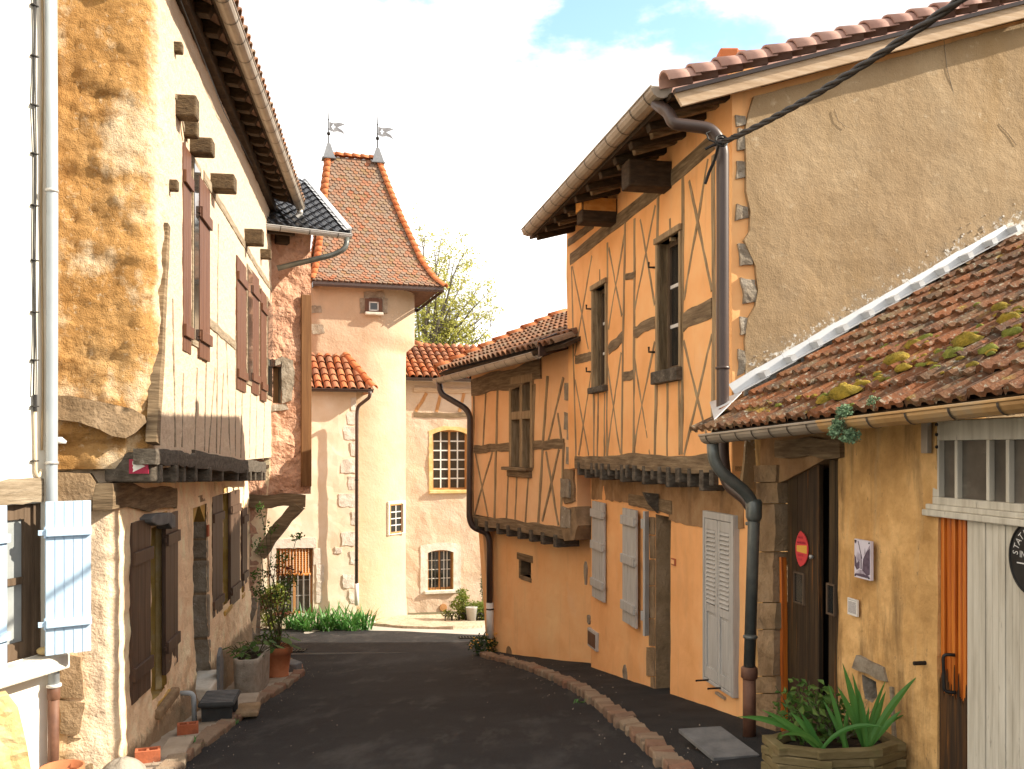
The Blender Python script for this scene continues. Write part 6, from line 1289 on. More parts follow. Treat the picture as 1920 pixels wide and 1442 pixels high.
# ================================================================== wing right of the tower
CW = Pl(-1.592, 24.6, .30, -1)
def wing():
    T = thing('house_wing', 'pale plastered wing right of the tower with two arched white-barred windows', 'house', (-.9, 24.2, -2.7))
    sL, sR = CW.sz(700, 900).x, CW.sz(1180, 900).x; zt = CW.at(850, 716).z
    def arch(u0, v0, u1, v1, rise):
        r_ = rect(CW, u0, v0, u1, v1); s0, z0, s1, z1 = r_[0].x, r_[0].y, r_[2].x, r_[2].y; n = 8
        return [Vector((s0, z0)), Vector((s1, z0))]+[Vector((s1+(s0-s1)*k/n, z1-rise+rise*math.sin(math.pi*k/n)**.8)) for k in range(n+1)], (s0, z0, s1, z1)
    A, ra = arch(811, 806, 877, 918, .12); B, rb = arch(802, 1032, 850, 1105, .07)
    wall(CW, [(sL, -3.2), (sR, -3.2), (sR, zt), (sL, zt)], [A, B], amp=.025, res=.15, reveal=.2, thick=.3, seed=81).build('wall', [MT['plaster_castle'], MT['stone_yellow']], T)
    for (hole, r_, sd_, nx, ny, bm, st) in ((A, ra, 1, 2, 6, MT['paint_white'], MT['stone_yellow']), (B, rb, 2, 3, 4, MT['paint_white'], MT['stone_pale'])):
        s0, z0, s1, z1 = r_; c = Vector(((s0+s1)/2, (z0+z1)/2)); g = .10 if sd_ == 1 else .20
        outl = [Vector((q.x+(g if q.x > c.x else -g)*min(1, abs(q.x-c.x)/(s1-c.x)*1.0), q.y+(g if q.y > c.y else -.10))) for q in hole]
        wall(CW, outl, [hole], amp=.012, res=.09, thick=.04, reveal=.02, off=.018, rag=.03, seed=82+sd_).build('window_stone', [MT['stone_yellow'] if sd_ == 1 else MT['stone_pale'], st], T)
        f = window(CW, [Vector((s0, z0)), Vector((s1, z0)), Vector((s1, z1)), Vector((s0, z1))], T, MT['wood_castle'], nx, ny, .13, .05, .035 if sd_ == 1 else .022, bars=bm)
        m = MB(); m.box(CW.pt((s0+s1)/2, z0-.05, .03), CW.t*(s1-s0+.2), CW.n*.12, Z*.09); m.build('window_sill', st, T, bevel=.015)
        if sd_ == 2:
            m = MB()
            for k in range(5): a = s0+.06+(s1-s0-.12)*k/4; m.tube([CW.pt(a, z0, -.02), CW.pt(a, z1-.03, -.02)], .010, 6)
            m.build('window_bars', MT['iron'], T)
    timber(CW, (776, 777), (900, 779), .13, .03, .06).build('rail', MT['wood_timber_h'], T)
    timber(CW, (776, 731), (905, 733), .12, .06, .08, wob=.03).build('wall_plate', MT['wood_fascia'], T)
    for a, b in (((800, 737), (780, 772)), ((828, 737), (818, 772)), ((870, 737), (862, 772))): timber(CW, a, b, .09, .02, .05).build('brace', MT['wood_castle'], T)
    e0, e1 = CW.sz(720, 712).x, CW.sz(1190, 712).x
    roof_slope(T, CW, e0, e1, CW.sz(740, 640, -2).x, CW.sz(900, 672, -2).x, zt+.06, 2.1, .52, hipR=False, seed=2)
    rf = [o for o in bpy.data.objects if o.parent == T and o.name.startswith('roof')][0]
    m = MB(); cap_row(m, P(776, 646, 26.5), P(905, 676, 26.2), 6, .12, 8, .02, Z); m.build('ridge_tiles', MT['tile_ridge'], rf, True)
    m = MB(); m.gutter(CW.pt(e1, zt+.05, .33), CW.pt(e0, zt+.05, .33), .07, joints=5); m.build('gutter', [MT['pipe_brown'], MT['gutter_joint']], T)
    m = MB(); q = CW.sz(831, 1139); m.lathe(CW.pt(q.x, q.y, .0), [(.10, 0), (.10, .03), (.0, .035)], 14, ax=CW.n); m.build('air_vent', MT['wood_castle'], T)
    q = CW.sz(914, 1060); rough_slab(CW, [(q.x-.15, q.y-.2), (q.x+.1, q.y-.2), (q.x+.1, q.y+.2), (q.x-.1, q.y+.2)], .02, .03, rag=.04, seed=5).build('bare_stone', MT['stone_pale'], T)
    m = MB(); m.prism([CW.pt(sL, -3, -4), CW.pt(sR, -3, -4), CW.pt(sR, 4.3, -4), CW.pt(sL, 4.3, -4)], CW.n*.2); m.build('rear_wall', MT['plaster_castle'], T)
wing()
# ================================================================== ground, road, pavements
def sheet(name, poly2, lift, mat_, res=.5, kind='structure', amp=0, skirt=0, label=None, noise_s=1.5):
    """a sheet of ground over a plan polygon, following the slope of the street"""
    O = densify(poly2, res); pts = list(O); n = len(O); edges = [(i, (i+1) % n) for i in range(n)]
    x0, x1 = min(q.x for q in O), max(q.x for q in O); y0, y1 = min(q.y for q in O), max(q.y for q in O); rr = random.Random(1)
    for i in range(int((x1-x0)/res)+1):
        for j in range(int((y1-y0)/res)+1):
            q = Vector((x0+(i+.5)*res, y0+(j+.5)*res))
            if inside(q, O) and all(segd(q, O[k], O[(k+1) % n]) > res*.4 for k in range(n)): pts.append(q)
    vs, es, fs, *_ = geometry.delaunay_2d_cdt(pts, edges, [], 0, 1e-5); m = MB()
    P3 = [Vector((q.x, q.y, hz(q.x, q.y)+lift+amp*nz3((q.x*noise_s, q.y*noise_s, 3)))) for q in vs]; keep = []
    for f in fs:
        c = sum((vs[i] for i in f), Vector((0, 0)))/3
        if inside(c, O):
            a, b, d = (P3[i] for i in f); keep.append(list(f) if (b-a).cross(d-a).z > 0 else list(f)[::-1])
    m.add(P3, keep)
    if skirt:
        tp = [Vector((q.x, q.y, hz(q.x, q.y)+lift+amp*nz3((q.x*noise_s, q.y*noise_s, 3)))) for q in O]; m.add(tp+[q-Z*skirt for q in tp], [[i, (i+1) % n, n+(i+1) % n, n+i] for i in range(n)])
    o = m.build(name, mat_, None); o['kind'] = kind
    return o
m = MB(); xs = [-300, -120, -50, -25, -14, -9, -6, -4.5, -3, -1.5, 0, 1.5, 3, 4.5, 6, 9, 14, 25, 50, 120, 300]; ys = [-60, -20, -8, -4, 0, 2, 3.5, 5, 6.25, 7.5, 9, 10.5, 12.2, 13.7, 15.3, 16.5, 18, 20, 22, 26, 30, 45, 60, 120, 300]
m.add([Vector((x, y, hz(x, y)-.10)) for y in ys for x in xs], [[j*len(xs)+i, j*len(xs)+i+1, (j+1)*len(xs)+i+1, (j+1)*len(xs)+i] for j in range(len(ys)-1) for i in range(len(xs)-1)])
m.build('ground', MT['earth'])['kind'] = 'structure'
g2 = lambda u, v: flat(gpt(u, v))
# road
edge_far = [g2(u, v) for u, v in ((470, 1178), (560, 1179), (700, 1181), (800, 1186), (900, 1190), (935, 1192))]
sheet('road', [Vector((-5, -4)), Vector((3.2, -4)), Vector((2.6, 6)), Vector((2.2, 9)), Vector((1.6, 12)), Vector((.8, 14)), Vector((.2, 15.4)), Vector((1.5, 16.5)), Vector((1.5, 18.2))]+edge_far[::-1]+[Vector((-7, 18.6)), Vector((-6, 15)), Vector((-5, 10))], .0, MT['asphalt'], .35, amp=.012)
sheet('courtyard', [Vector((-9, 16)), Vector((8, 15.8)), Vector((8, 24.5)), Vector((-9, 22.5))], -.006, MT['court'], .7)
ga = [g2(u, v) for u, v in ((690, 1172), (760, 1178), (850, 1180), (905, 1176), (930, 1170))]
sheet('gravel_strip', ga+[Vector((1.2, 23.6)), Vector((-3.6, 22.6)), flat(TP.pt(-.3, 0, .02))], .05, MT['gravel'], .2, amp=.03, skirt=.1, noise_s=7)
# right pavement and its brick kerb
KR = [gpt(u, v) for u, v in ((1262, 1442), (1240, 1420), (1195, 1378), (1150, 1340), (1100, 1304), (1060, 1282), (1025, 1266), (985, 1252), (950, 1242), (918, 1234), (905, 1231))]
d0 = (KR[0]-KR[1]).normalized(); pre = [KR[0]+d0*k for k in (4.5, 3, 1.5, .7)]; KR = pre+KR
kr2 = [flat(q) for q in KR]
wl = [flat(SH.pt(2.6, 0, -.2)), flat(SH.pt(.2, 0, -.2)), flat(RL.pt(-.2, 0, -.2)), flat(RL.pt(-4.6, 0, -.2)), flat(R2L.pt(-.2, 0, -.2)), flat(R2L.pt(-3.4, 0, -.1))]
sheet('pavement', kr2+wl[::-1], .05, MT['asphalt_new'], .3, amp=.016, noise_s=4)
def kerb(name, path, w, h, l, mat_, seed=0):
    m = MB(); rr = random.Random(seed); pts = [path[0]]
    for a, b in zip(path, path[1:]):
        k = max(1, int((b-a).length/.03)); pts += [a.lerp(b, i/k) for i in range(1, k+1)]
    acc = 0; last = pts[0]; L_ = l*rr.uniform(.8, 1.2); start = pts[0]
    for p, q in zip(pts, pts[1:]):
        acc += (q-p).length
        if acc >= L_:
            d = (q-start); d.normalize(); n = Vector((-d.y, d.x)); c = (start+q)/2; zz = hz(c.x, c.y)+h+rr.uniform(-.014, .010); hl = acc/2-rr.uniform(.003, .012); ww = w*rr.uniform(.85, 1.12); c = c+n*rr.uniform(-.02, .02)
            dd = (d+n*rr.uniform(-.09, .09)).normalized(); nn = Vector((-dd.y, dd.x)); t = rr.uniform(-.012, .012)
            cs = [(-1, -1), (1, -1), (1, 1), (-1, 1)]; top = [Vector(((c+dd*hl*a+nn*ww/2*b).x, (c+dd*hl*a+nn*ww/2*b).y, zz+t*b)) for a, b in cs]; ins = [q3.lerp(sum(top, Vector())/4, .09)+Z*.012 for q3 in top]
            vs = [q3-Z*(h+.08) for q3 in top]+top+ins
            m.add(vs, [[0, 1, 5, 4], [1, 2, 6, 5], [2, 3, 7, 6], [3, 0, 4, 7], [4, 5, 9, 8], [5, 6, 10, 9], [6, 7, 11, 10], [7, 4, 8, 11], [8, 9, 10, 11]]); start = q; acc = 0; L_ = l*rr.uniform(.75, 1.3)
    return m.build(name, mat_, None)
k = kerb('kerb', kr2, .16, .055, .115, MT['kerb_brick'], 1); k['kind'] = 'structure'
# left pavement
KL = [gpt(u, v) for u, v in ((318, 1450), (350, 1418), (400, 1381), (450, 1342), (500, 1308), (540, 1283), (562, 1267), (557, 1256), (535, 1243), (500, 1236))]
kl2 = [flat(q) for q in KL]; d0 = (kl2[0]-kl2[1]).normalized(); kl2 = [kl2[0]+d0*.8]+kl2
wl = [flat(LL.pt(-.05, 0, -.1)), flat(LL.pt(4, 0, -.1)), flat(LL.pt(7.9, 0, -.1))]
sheet('pavement', kl2+wl[::-1]+[flat(LL.pt(-.8, 0, .3))], .05, MT['pavement'], .3, amp=.012, noise_s=4)
m = MB(); rr = random.Random(77)
for i in range(520):
    pth = kr2 if rr.random() < .5 else kl2; j = rr.randrange(len(pth)-1); q = pth[j].lerp(pth[j+1], rr.random()); dq = (pth[j+1]-pth[j]).normalized(); nq = Vector((-dq.y, dq.x)); sg_ = rr.gauss(0, .22) if rr.random() < .85 else rr.uniform(-1.2, 1.2); q = q+nq*sg_
    r_ = rr.uniform(.002, .007); z = hz(q.x, q.y)+(.055 if (sg_ > 0) == (pth is kl2) and abs(sg_) > .08 else .004); c = Vector((q.x, q.y, z)); k_ = [Vector((r_*math.cos(a)*rr.uniform(.6, 1.4), r_*math.sin(a)*rr.uniform(.6, 1.4), 0)) for a in (0, 1.6, 3.1, 4.7)]
    m.add([c+x-Z*.004 for x in k_]+[c+Z*r_*.9], [[0, 1, 4], [1, 2, 4], [2, 3, 4], [3, 0, 4]])
o = m.build('grit', MT['pavement']); tag(o, 'loose grit and small stones scattered along both kerbs', 'grit', kind='stuff')
k = kerb('kerb', kl2, .15, .06, .19, MT['kerb_brick'], 5); k['kind'] = 'structure'
# ================================================================== signs on the right
def text_mesh(mb, s, org, ex, ey, size, th=.003, align='CENTER', xscale=1.0):
    cu = bpy.data.curves.new('lettering', 'FONT'); cu.body = s; cu.size = size; cu.align_x = align; cu.align_y = 'CENTER'; cu.resolution_u = 3
    o = bpy.data.objects.new('lettering', cu); C.collection.objects.link(o); bpy.context.view_layer.update()
    me = bpy.data.meshes.new_from_object(o.evaluated_get(bpy.context.evaluated_depsgraph_get())); en = ex.cross(ey)
    mb.add([org+ex*(v.co.x*xscale)+ey*v.co.y for v in me.vertices], [list(p.vertices) for p in me.polygons])
    bpy.data.objects.remove(o); bpy.data.curves.remove(cu); bpy.data.meshes.remove(me)
    return mb
# red sign on the plank door
D_ = SH.shift(-.035); a, b = D_.sz(1501.5, 1030, .03), None
c = D_.sz(1501.5, 1029, .03); hh = abs(D_.sz(1501, 996, .03).y-D_.sz(1501, 1063, .03).y)/2; hw = abs(D_.sz(1492.5, 1030, .03).x-D_.sz(1510.5, 1030, .03).x)/2
def lens(n=14, f=1.0):
    o = []
    for i in range(n+1): t = -1+2*i/n; o.append((hw*f*(1-t*t)**.62*(1.0 if True else 1)+.012*hw, hh*f*t))
    return o+[(-hw*f*(1-(-1+2*i/n)**2)**.8*.62, hh*f*(-1+2*i/n)) for i in range(n-1, 0, -1)]
m = MB(); m.prism([D_.pt(c.x+x, c.y+z, .035-.022*(x/hw)) for x, z in lens()], -D_.n*.006)
sg = solo(m, 'sign', MT['sign_red'], 'warped red notice with a yellow bar on the dark plank door', 'sign')
m = MB(); m.prism([D_.pt(c.x+x, c.y+z, .037-.022*(x/hw)) for x, z in ((-hw*.42, -.02), (hw*.86, -.03), (hw*.86, .028), (-hw*.42, .022))], -D_.n*.002); m.build('yellow_bar', MT['sign_yellow'], sg)
ex = (D_.t-D_.n*.022/hw).normalized(); m = MB()
for (dy, s_, sz_) in ((.105, 'PRIERE', .026), (.060, 'DE NE PAS', .024), (-.060, 'SORTIE', .027), (-.100, 'S.V.P.', .026)): text_mesh(m, s_, D_.pt(c.x+hw*.12, c.y+dy*hh/.15*.9, .0395-.022*.12), ex, Z, sz_*hh/.15, xscale=.72)
text_mesh(m, 'STATIONNER', D_.pt(c.x+hw*.2, c.y+.042, .0385-.022*.2), ex, Z, .018, xscale=.75); m.build('lettering', MT['crimson'], sg)
# photograph panel and small text panel on the plaster
def panel(u0, v0, u1, v1, th, off, lab, mt, name):
    r_ = rect(SH, u0, v0, u1, v1, off); m = MB(); m.prism([SH.pt(q.x, q.y, off) for q in r_], -SH.n*th); return solo(m, name, mt, lab, 'panel'), r_
pa, r_ = panel(1602, 1010, 1632, 1089, .02, .06, 'pale sepia street photograph panel screwed to the shed wall', MT['print_pale'], 'photo_panel')
s0, z0, s1, z1 = r_[0].x, r_[0].y, r_[2].x, r_[2].y; w, h = s1-s0, z1-z0; m = MB()
def pp(mb, pts, o=.0612): mb.prism([SH.pt(s0+w*a, z0+h*b, o) for a, b in pts], -SH.n*.001)
pp(m, [(.02, .30), (.02, .58), (.10, .52), (.16, .36), (.24, .44), (.34, .40), (.34, .26), (.16, .20)]); pp(m, [(.50, .22), (.55, .50), (.66, .62), (.80, .74), (.97, .82), (.97, .15), (.80, .10), (.62, .18)]); pp(m, [(.22, .96), (.26, .96), (.50, .52), (.46, .52)]); pp(m, [(.40, .24), (.40, .62), (.46, .62), (.46, .24)]); pp(m, [(.05, .05), (.95, .04), (.95, .10), (.55, .13), (.05, .10)]); pp(m, [(.02, .90), (.02, .98), (.16, .97), (.10, .88)])
m.build('photo_shadows', MT['print_dark'], pa); m = MB(); pp(m, [(.10, .52), (.20, .70), (.36, .62), (.36, .40), (.22, .42)], .0609); pp(m, [(.60, .62), (.66, .80), (.72, .70), (.97, .90), (.97, .80), (.80, .70)], .0609); pp(m, [(.05, .10), (.95, .12), (.70, .22), (.30, .22)], .0609); m.build('photo_midtones', MT['print_sepia'], pa)
m = MB()
for a in (.07, .93):
    for b in (.05, .95): m.lathe(SH.pt(s0+w*a, z0+h*b, .06), [(.006, 0), (.004, .005), (0, .006)], 8, ax=SH.n)
m.build('screw', MT['iron'], pa)
pb, r_ = panel(1589, 1120, 1607, 1157, .012, .03, 'small cream text plaque lower left of the photograph panel', MT['sign_white'], 'text_panel')
s0, z0, s1, z1 = r_[0].x, r_[0].y, r_[2].x, r_[2].y; w, h = s1-s0, z1-z0; m = MB(); rr = random.Random(6)
for i in range(14):
    b = .90-i*.058; a = .10
    if i in (1,): continue
    while a < .86: e = min(.9, a+rr.uniform(.05, .14)); pp2 = [(a, b), (e, b), (e, b+.022), (a, b+.022)]; m.prism([SH.pt(s0+w*x, z0+h*y, .0312) for x, y in pp2], -SH.n*.001); a = e+.03
m.build('lettering', MT['print_dark'], pb)
# black oval sign on the garage door
GA = SH.shift(-.03); c = GA.sz(1937, 1048, .05); rx, rz = c.x-GA.sz(1893.5, 1048, .05).x, (GA.sz(1915, 980, .05).y-GA.sz(1915, 1116, .05).y)/2; n = 40
m = MB(); m.prism([GA.pt(c.x+rx*math.cos(2*math.pi*k/n), c.y+rz*math.sin(2*math.pi*k/n), .05) for k in range(n)], -GA.n*.022)
sg = solo(m, 'sign', MT['sign_black'], 'black oval sign with hand-painted white lettering on the white garage boards', 'sign')
m = MB(); m.tube([GA.pt(c.x+rx*math.cos(2*math.pi*k/n), c.y+rz*math.sin(2*math.pi*k/n), .05) for k in range(n+1)], .006, 6, cap=False); m.build('rim', MT['iron'], sg, True)
m = MB(); word = 'STATIONNEMENT'
for i, ch in enumerate(word):
    an = math.radians(172-i*(164/(len(word)-1))); p = GA.pt(c.x+rx*.74*math.cos(an), c.y+rz*.74*math.sin(an)-.0, .0515); tg = Vector((math.sin(an)*rx, -math.cos(an)*rz)).normalized(); e1 = GA.t*tg.x+Z*tg.y; e2 = GA.t*(-tg.y)+Z*tg.x
    text_mesh(m, ch, p, e1, e2, .050, xscale=.85)
text_mesh(m, 'INTERDIT', GA.pt(c.x, c.y+.012, .0515), GA.t, Z, .046, xscale=.85)
m.prism([GA.pt(c.x+a*rx*.68, c.y+b, .0517) for a, b in ((-1, -.032), (1, -.032), (1, -.026), (-1, -.026))], -GA.n*.001); m.build('lettering', MT['chalk'], sg)
# twisted overhead cable fixed to the rainwater pipe
path = [P(1345, 272, 6.85)]+[None]*0; A, B = P(1352, 268, 6.82), P(1800, 0, 4.05); D2 = A+(B-A)*2.1+Z*.55; pts = []
for i in range(141):
    t = i/140*2.1; q = A+(B-A)*t; q = q+Z*(.30*t*(t-1)*.62); pts.append(q)
m = MB()
for k in range(3):
    pp_ = []
    for i, q in enumerate(pts):
        an = i*.52+k*2.094; d = (pts[min(i+1, 140)]-pts[max(i-1, 0)]).normalized(); a = d.cross(Z).normalized(); b = d.cross(a); pp_.append(q+(a*math.cos(an)+b*math.sin(an))*.0115)
    m.tube(pp_, .0118, 6)
cb = solo(m, 'cable', MT['cable'], 'thick twisted black cable running from the brown pipe over the street', 'cable', smooth=True)
m = MB(); q = A; 
for k in range(2): m.tube([q+Vector((.045*math.cos(an), .03*math.sin(an)-.02, .05*math.sin(an)*(1 if k else .6)+.01)) for an in [j*.45 for j in range(15)]], .008, 6)
m.tube([P(1322, 280, 6.86), P(1335, 273, 6.84), q], .011, 6); m.tube([P(1348, 272, 6.85), P(1340, 300, 6.93), P(1330, 322, 6.97), P(1322, 345, 6.99)], .012, 6); m.tube([P(1344, 268, 6.84), P(1329, 262, 6.86), P(1324, 250, 6.88), P(1332, 246, 6.9)], .006, 6); m.build('clamp', MT['iron'], cb)

# ================================================================== plants
def blade(mb, o, az, ln, lean, bend_, w, n=8, twist=0.0, flat=False):
    """one strap leaf, folded along its middle, that leans and bends over"""
    p = Vector(o); el = math.pi/2-lean; vs = []; h = Vector((math.cos(az), math.sin(az), 0)); sd = Vector((-h.y, h.x, 0))
    for i in range(n+1):
        t = i/n; ww = w*(.55+.45*math.sin(min(1, t*1.6)*math.pi/2))*(1-max(0, (t-.55)/.45)**1.6)
        d = h*math.cos(el)+Z*math.sin(el); s = sd.cross(d) if flat else (sd*math.cos(twist*t)+d.cross(sd)*math.sin(twist*t)); nrm = s.cross(d)
        nrm = sd if flat else nrm; vs += [p-s*ww/2+nrm*ww*.10, p, p+s*ww/2+nrm*ww*.10]; p = p+d*ln/n; el -= bend_/n
    mb.add(vs, [[i*3+j, i*3+j+1, (i+1)*3+j+1, (i+1)*3+j] for i in range(n) for j in range(2)])
def leaves(mb, c, rad, n, size, rr, hollow=.3, droop=.3, shape=1.0):
    for _ in range(n):
        while True:
            q = Vector((rr.uniform(-1, 1), rr.uniform(-1, 1), rr.uniform(-1, 1)))
            if hollow < q.length < 1: break
        p = Vector(c)+Vector((q.x*rad[0], q.y*rad[1], q.z*rad[2])); d = Vector((rr.gauss(0, 1), rr.gauss(0, 1), rr.gauss(-droop, .7))).normalized(); s = d.orthogonal(); s.rotate(Matrix.Rotation(rr.uniform(0, 6.28), 3, d)); k = size*rr.uniform(.6, 1.35); f = s.cross(d)*k*.12
        mb.add([p, p+d*k*.5+s*k*.27*shape+f, p+d*k, p+d*k*.5-s*k*.27*shape+f], [[0, 1, 2, 3]])
def stems(mb, base, tips, r0, r1, rr, k=5, wig=.05):
    for t in tips:
        t = Vector(t); b = Vector(base); mb.tube([b.lerp(t, i/k)+Vector((rr.uniform(-1, 1), rr.uniform(-1, 1), rr.uniform(-.3, .3)))*wig*(0 if i in (0, k) else (t-b).length*.3) for i in range(k+1)], [r0+(r1-r0)*i/k for i in range(k+1)], 5)

# planter of stacked squared timbers, bottom right
def planter():
    c = P(1562, 1440, 5.22); zt = P(1560, 1405, 5.03).z; rr = random.Random(12); R0 = .40
    T = thing('planter', 'octagonal planter of stacked square timbers in front of the shed', 'planter', (c.x, c.y, hz(c.x, c.y)+.085))
    n = 8; vz = .048; zb = hz(c.x, c.y)+.07; rows = int((zt-zb)/vz)+1; ay = Vector((1, .12, 0)).normalized(); ax = Vector((-.12, 1, 0)).normalized()
    P8 = [Vector((c.x, c.y, 0))+(ay*math.cos(2*math.pi*(k+.5)/n)*.375+ax*math.sin(2*math.pi*(k+.5)/n)*.20) for k in range(n)]
    m = MB()
    for r_ in range(rows):
        z = zt-vz*(r_+.5)
        for k in range(n):
            if (k+r_) % 2 and False: continue
            a, b = P8[k], P8[(k+1) % n]; d = (b-a); L_ = d.length; d.normalize(); nn = Vector((d.y, -d.x, 0)); e = .045 if (k+r_) % 2 else -.012
            m.box((a+b)/2+Z*(z+rr.uniform(-.002, .002))+nn*rr.uniform(-.004, .004), d*(L_+2*e), nn*.06, Z*(vz-.003))
    m.build('timber_ring', MT['planter_wood'], T, bevel=.005)
    m = MB(); m.prism([Vector((c.x, c.y, 0)).lerp(q, .93)+Z*(zt-.05) for q in P8], -Z*.04); m.build('soil', MT['soil'], T)
    return c, zt-.03
pc, pz = planter()
rr = random.Random(21)
def at_soil(u, v): 
    r = ray(u, v); k = (pz-EYE)/r.z; return CAM+r*k
rt = SH.t; fr = SH.n
def iris(name, label, c, specs, cat='iris', mt='leaf_iris', group=None):
    m = MB()
    for (az, ln, lean, bd, w) in specs: blade(m, c+Vector((rr.uniform(-.02, .02), rr.uniform(-.02, .02), 0)), az+rr.uniform(-.25, .25), ln*1.15, lean, bd, w*.85, twist=rr.uniform(-.3, .3), flat=True)
    return solo(m, name, MT[mt], label, cat, group)
azr = .12
rt = Vector((1, .12, 0)).normalized(); fr = Vector((.12, -1, 0)).normalized()
c1 = Vector((pc.x, pc.y, pz))+rt*.15+fr*.10; c2 = Vector((pc.x, pc.y, pz))-rt*.12+fr*.12; c3 = Vector((pc.x, pc.y, pz))+rt*.03+fr*.11
iris('iris', 'upright iris fan with the tallest blades, on the right of the timber planter', c1, [(azr+math.pi, .44, .22, .10, .050), (azr+math.pi, .35, .36, .2, .048), (azr, .44, .42, .35, .052), (azr, .30, .30, .1, .050), (azr+2.9, .30, .08, .1, .045), (azr-.2, .25, .55, .2, .042), (azr+.3, .20, .2, .1, .045), (azr-1.2, .22, .15, .1, .04), (azr+math.pi, .38, .12, .15, .036), (azr, .36, .22, .3, .034), (azr, .28, .65, .8, .028)])
iris('iris', 'sprawling iris with long arching blades, on the left of the timber planter', c2, [(azr+math.pi, .50, .85, .75, .048), (azr+math.pi, .40, .80, .35, .040), (azr+math.pi, .26, .65, .2, .045), (azr+2.7, .34, .7, .9, .036), (azr-.4, .36, .55, 1.4, .034), (azr+math.pi+.5, .38, .75, 1.0, .036), (azr+math.pi, .22, .4, .2, .04)])
iris('iris', 'slim iris blades in the middle of the timber planter', c3, [(azr+math.pi, .34, .22, .1, .034), (azr+math.pi-.3, .26, .32, .25, .030), (azr, .24, .10, .1, .032), (azr+2.0, .2, .3, .1, .03)])
m = MB(); ms = MB(); cc = Vector((pc.x, pc.y, pz))-rt*.12-fr*.06
leaves(m, cc+Z*.17, (.21, .14, .20), 300, .055, rr, .15, .3, .8); leaves(m, cc+Z*.12+rt*.16, (.14, .10, .12), 120, .05, rr, .1, .3, .8); stems(ms, cc, [cc+Vector((rr.uniform(-.18, .18), rr.uniform(-.12, .12), rr.uniform(.15, .36))) for _ in range(22)], .004, .002, rr)
t = thing('bushy_plant', 'small leafy bush at the back of the timber planter', 'plant', cc); m.build('foliage', MT['leaf_shrub'], t); ms.build('stem', MT['stem'], t)
m = MB(); cc = Vector((pc.x, pc.y, pz))+rt*.06-fr*.02; stems(m, cc, [cc+Vector((rr.uniform(-.22, .25), rr.uniform(-.1, .1), rr.uniform(.12, .30))) for _ in range(46)], .0022, .0010, rr, wig=.25); solo(m, 'dry_stems', MT['fibre'], 'tuft of dry brown stems behind the irises in the timber planter', 'plant')
# tuft on the shed gutter
q = P(1579, 792, 4.97); m = MB(); ms = MB()
for k in range(11): a = q+Vector((rr.uniform(-.05, .05), rr.uniform(-.05, .03), rr.uniform(-.085, .08))); leaves(m, a, (.038, .036, .038), 150, .016, rr, .1, .6, 1.2)
stems(ms, q+Z*.09, [q+Vector((rr.uniform(-.05, .05), rr.uniform(-.04, .02), rr.uniform(-.09, .03))) for _ in range(9)], .004, .002, rr)
t = thing('stonecrop', 'bushy grey-green tuft hanging over the shed gutter', 'plant', q); m.build('foliage', MT['sedum'], t); ms.build('stem', MT['stem'], t)
m = MB(); q = P(1638, 752, 4.8); leaves(m, q, (.035, .03, .025), 90, .014, rr, .1, .2, 1.2); solo(m, 'stonecrop', MT['sedum'], 'tiny grey-green sprig on the lowest mossy tiles', 'plant')
# marigold clump at the far right corner
g = gpt(907, 1228); m = MB(); mf = MB()
leaves(m, g+Z*.16, (.26, .2, .20), 700, .05, rr, .1, .1, .8)
for _ in range(26): a = g+Vector((rr.uniform(-.24, .24), rr.uniform(-.22, .05), rr.uniform(.12, .38))); mf.lathe(a, [(.0, .006), (.018, .0), (.014, .012), (0, .012)], 6)
t = thing('flower_clump', 'low yellow-flowered clump at the foot of the white pipe end', 'flowers', g); m.build('foliage', MT['leaf_dark'], t); mf.build('blossoms', MT['sign_yellow'], t)

# ================================================================== things on the left pavement
def ontop(u, v): p = gpt(u, v, .05); return p
def hollow_brick(u, v, lab, rot, s=(.19, .11, .10), sooty=False):
    c = ontop(u, v); d = Vector((math.cos(rot), math.sin(rot), 0)); e = Vector((-d.y, d.x, 0)); m = MB(); t = .022; a, b, h = s
    for k in (-1, 1): m.box(c+e*k*(b/2-t/2)+Z*h/2, d*a, e*t, Z*h)
    for k in (-1, 0, 1): m.box(c+d*k*(a/2-t/2)+Z*h/2, d*t, e*(b-2*t), Z*h)
    return solo(m, 'brick', MT['brick_red'], lab, 'brick', bevel=.003)
hollow_brick(277, 1428, 'sooty red hollow brick lying nearest the camera by the left wall', .35)
hollow_brick(352, 1376, 'clean red hollow brick under the short grey drain pipe', .35)
m = MB(); c = ontop(412, 1346); a = LL.n; b = LL.t
m.box(c+Z*.20, b*.52, a*.36, Z*.05); 
st = solo(m, 'step_stool', MT['mat_rubber'], 'low dark grey rubber step by the niche door', 'step', bevel=.02)
for k in (-1, 1): m = MB(); m.prism([c+b*k*.2+a*.15, c+b*k*.2-a*.15, c+b*k*.2-a*.15+Z*.175, c+b*k*.2+a*.15+Z*.175], b*.05); m.build('foot', MT['mat_rubber'], st)
m = MB()
for k in range(9): m.box(c+Z*.228+b*(-.22+k*.055), b*.02, a*.32, Z*.006)
m.build('tread_ribs', MT['slate_stone'], st)
for (u, v, w, d, lab) in ((462, 1318, .55, .26, 'tan flat stone slab lying beside the kerb in front of the trough'), (466, 1335, .42, .24, 'brown flat stone slab lying just before the tan one'), (330, 1410, .55, .22, 'worn pale flat stone set between the two red bricks')):
    c = ontop(u, v); m = MB(); m.prism([c+b*x*w/2+a*y*d/2 for x, y in ((-1, -1), (.9, -1.05), (1, .9), (-.95, 1))], Z*.05); solo(m, 'stone_slab', MT['stone_warm'] if 'brown' in lab else MT['pavement'], lab, 'stone', bevel=.015)
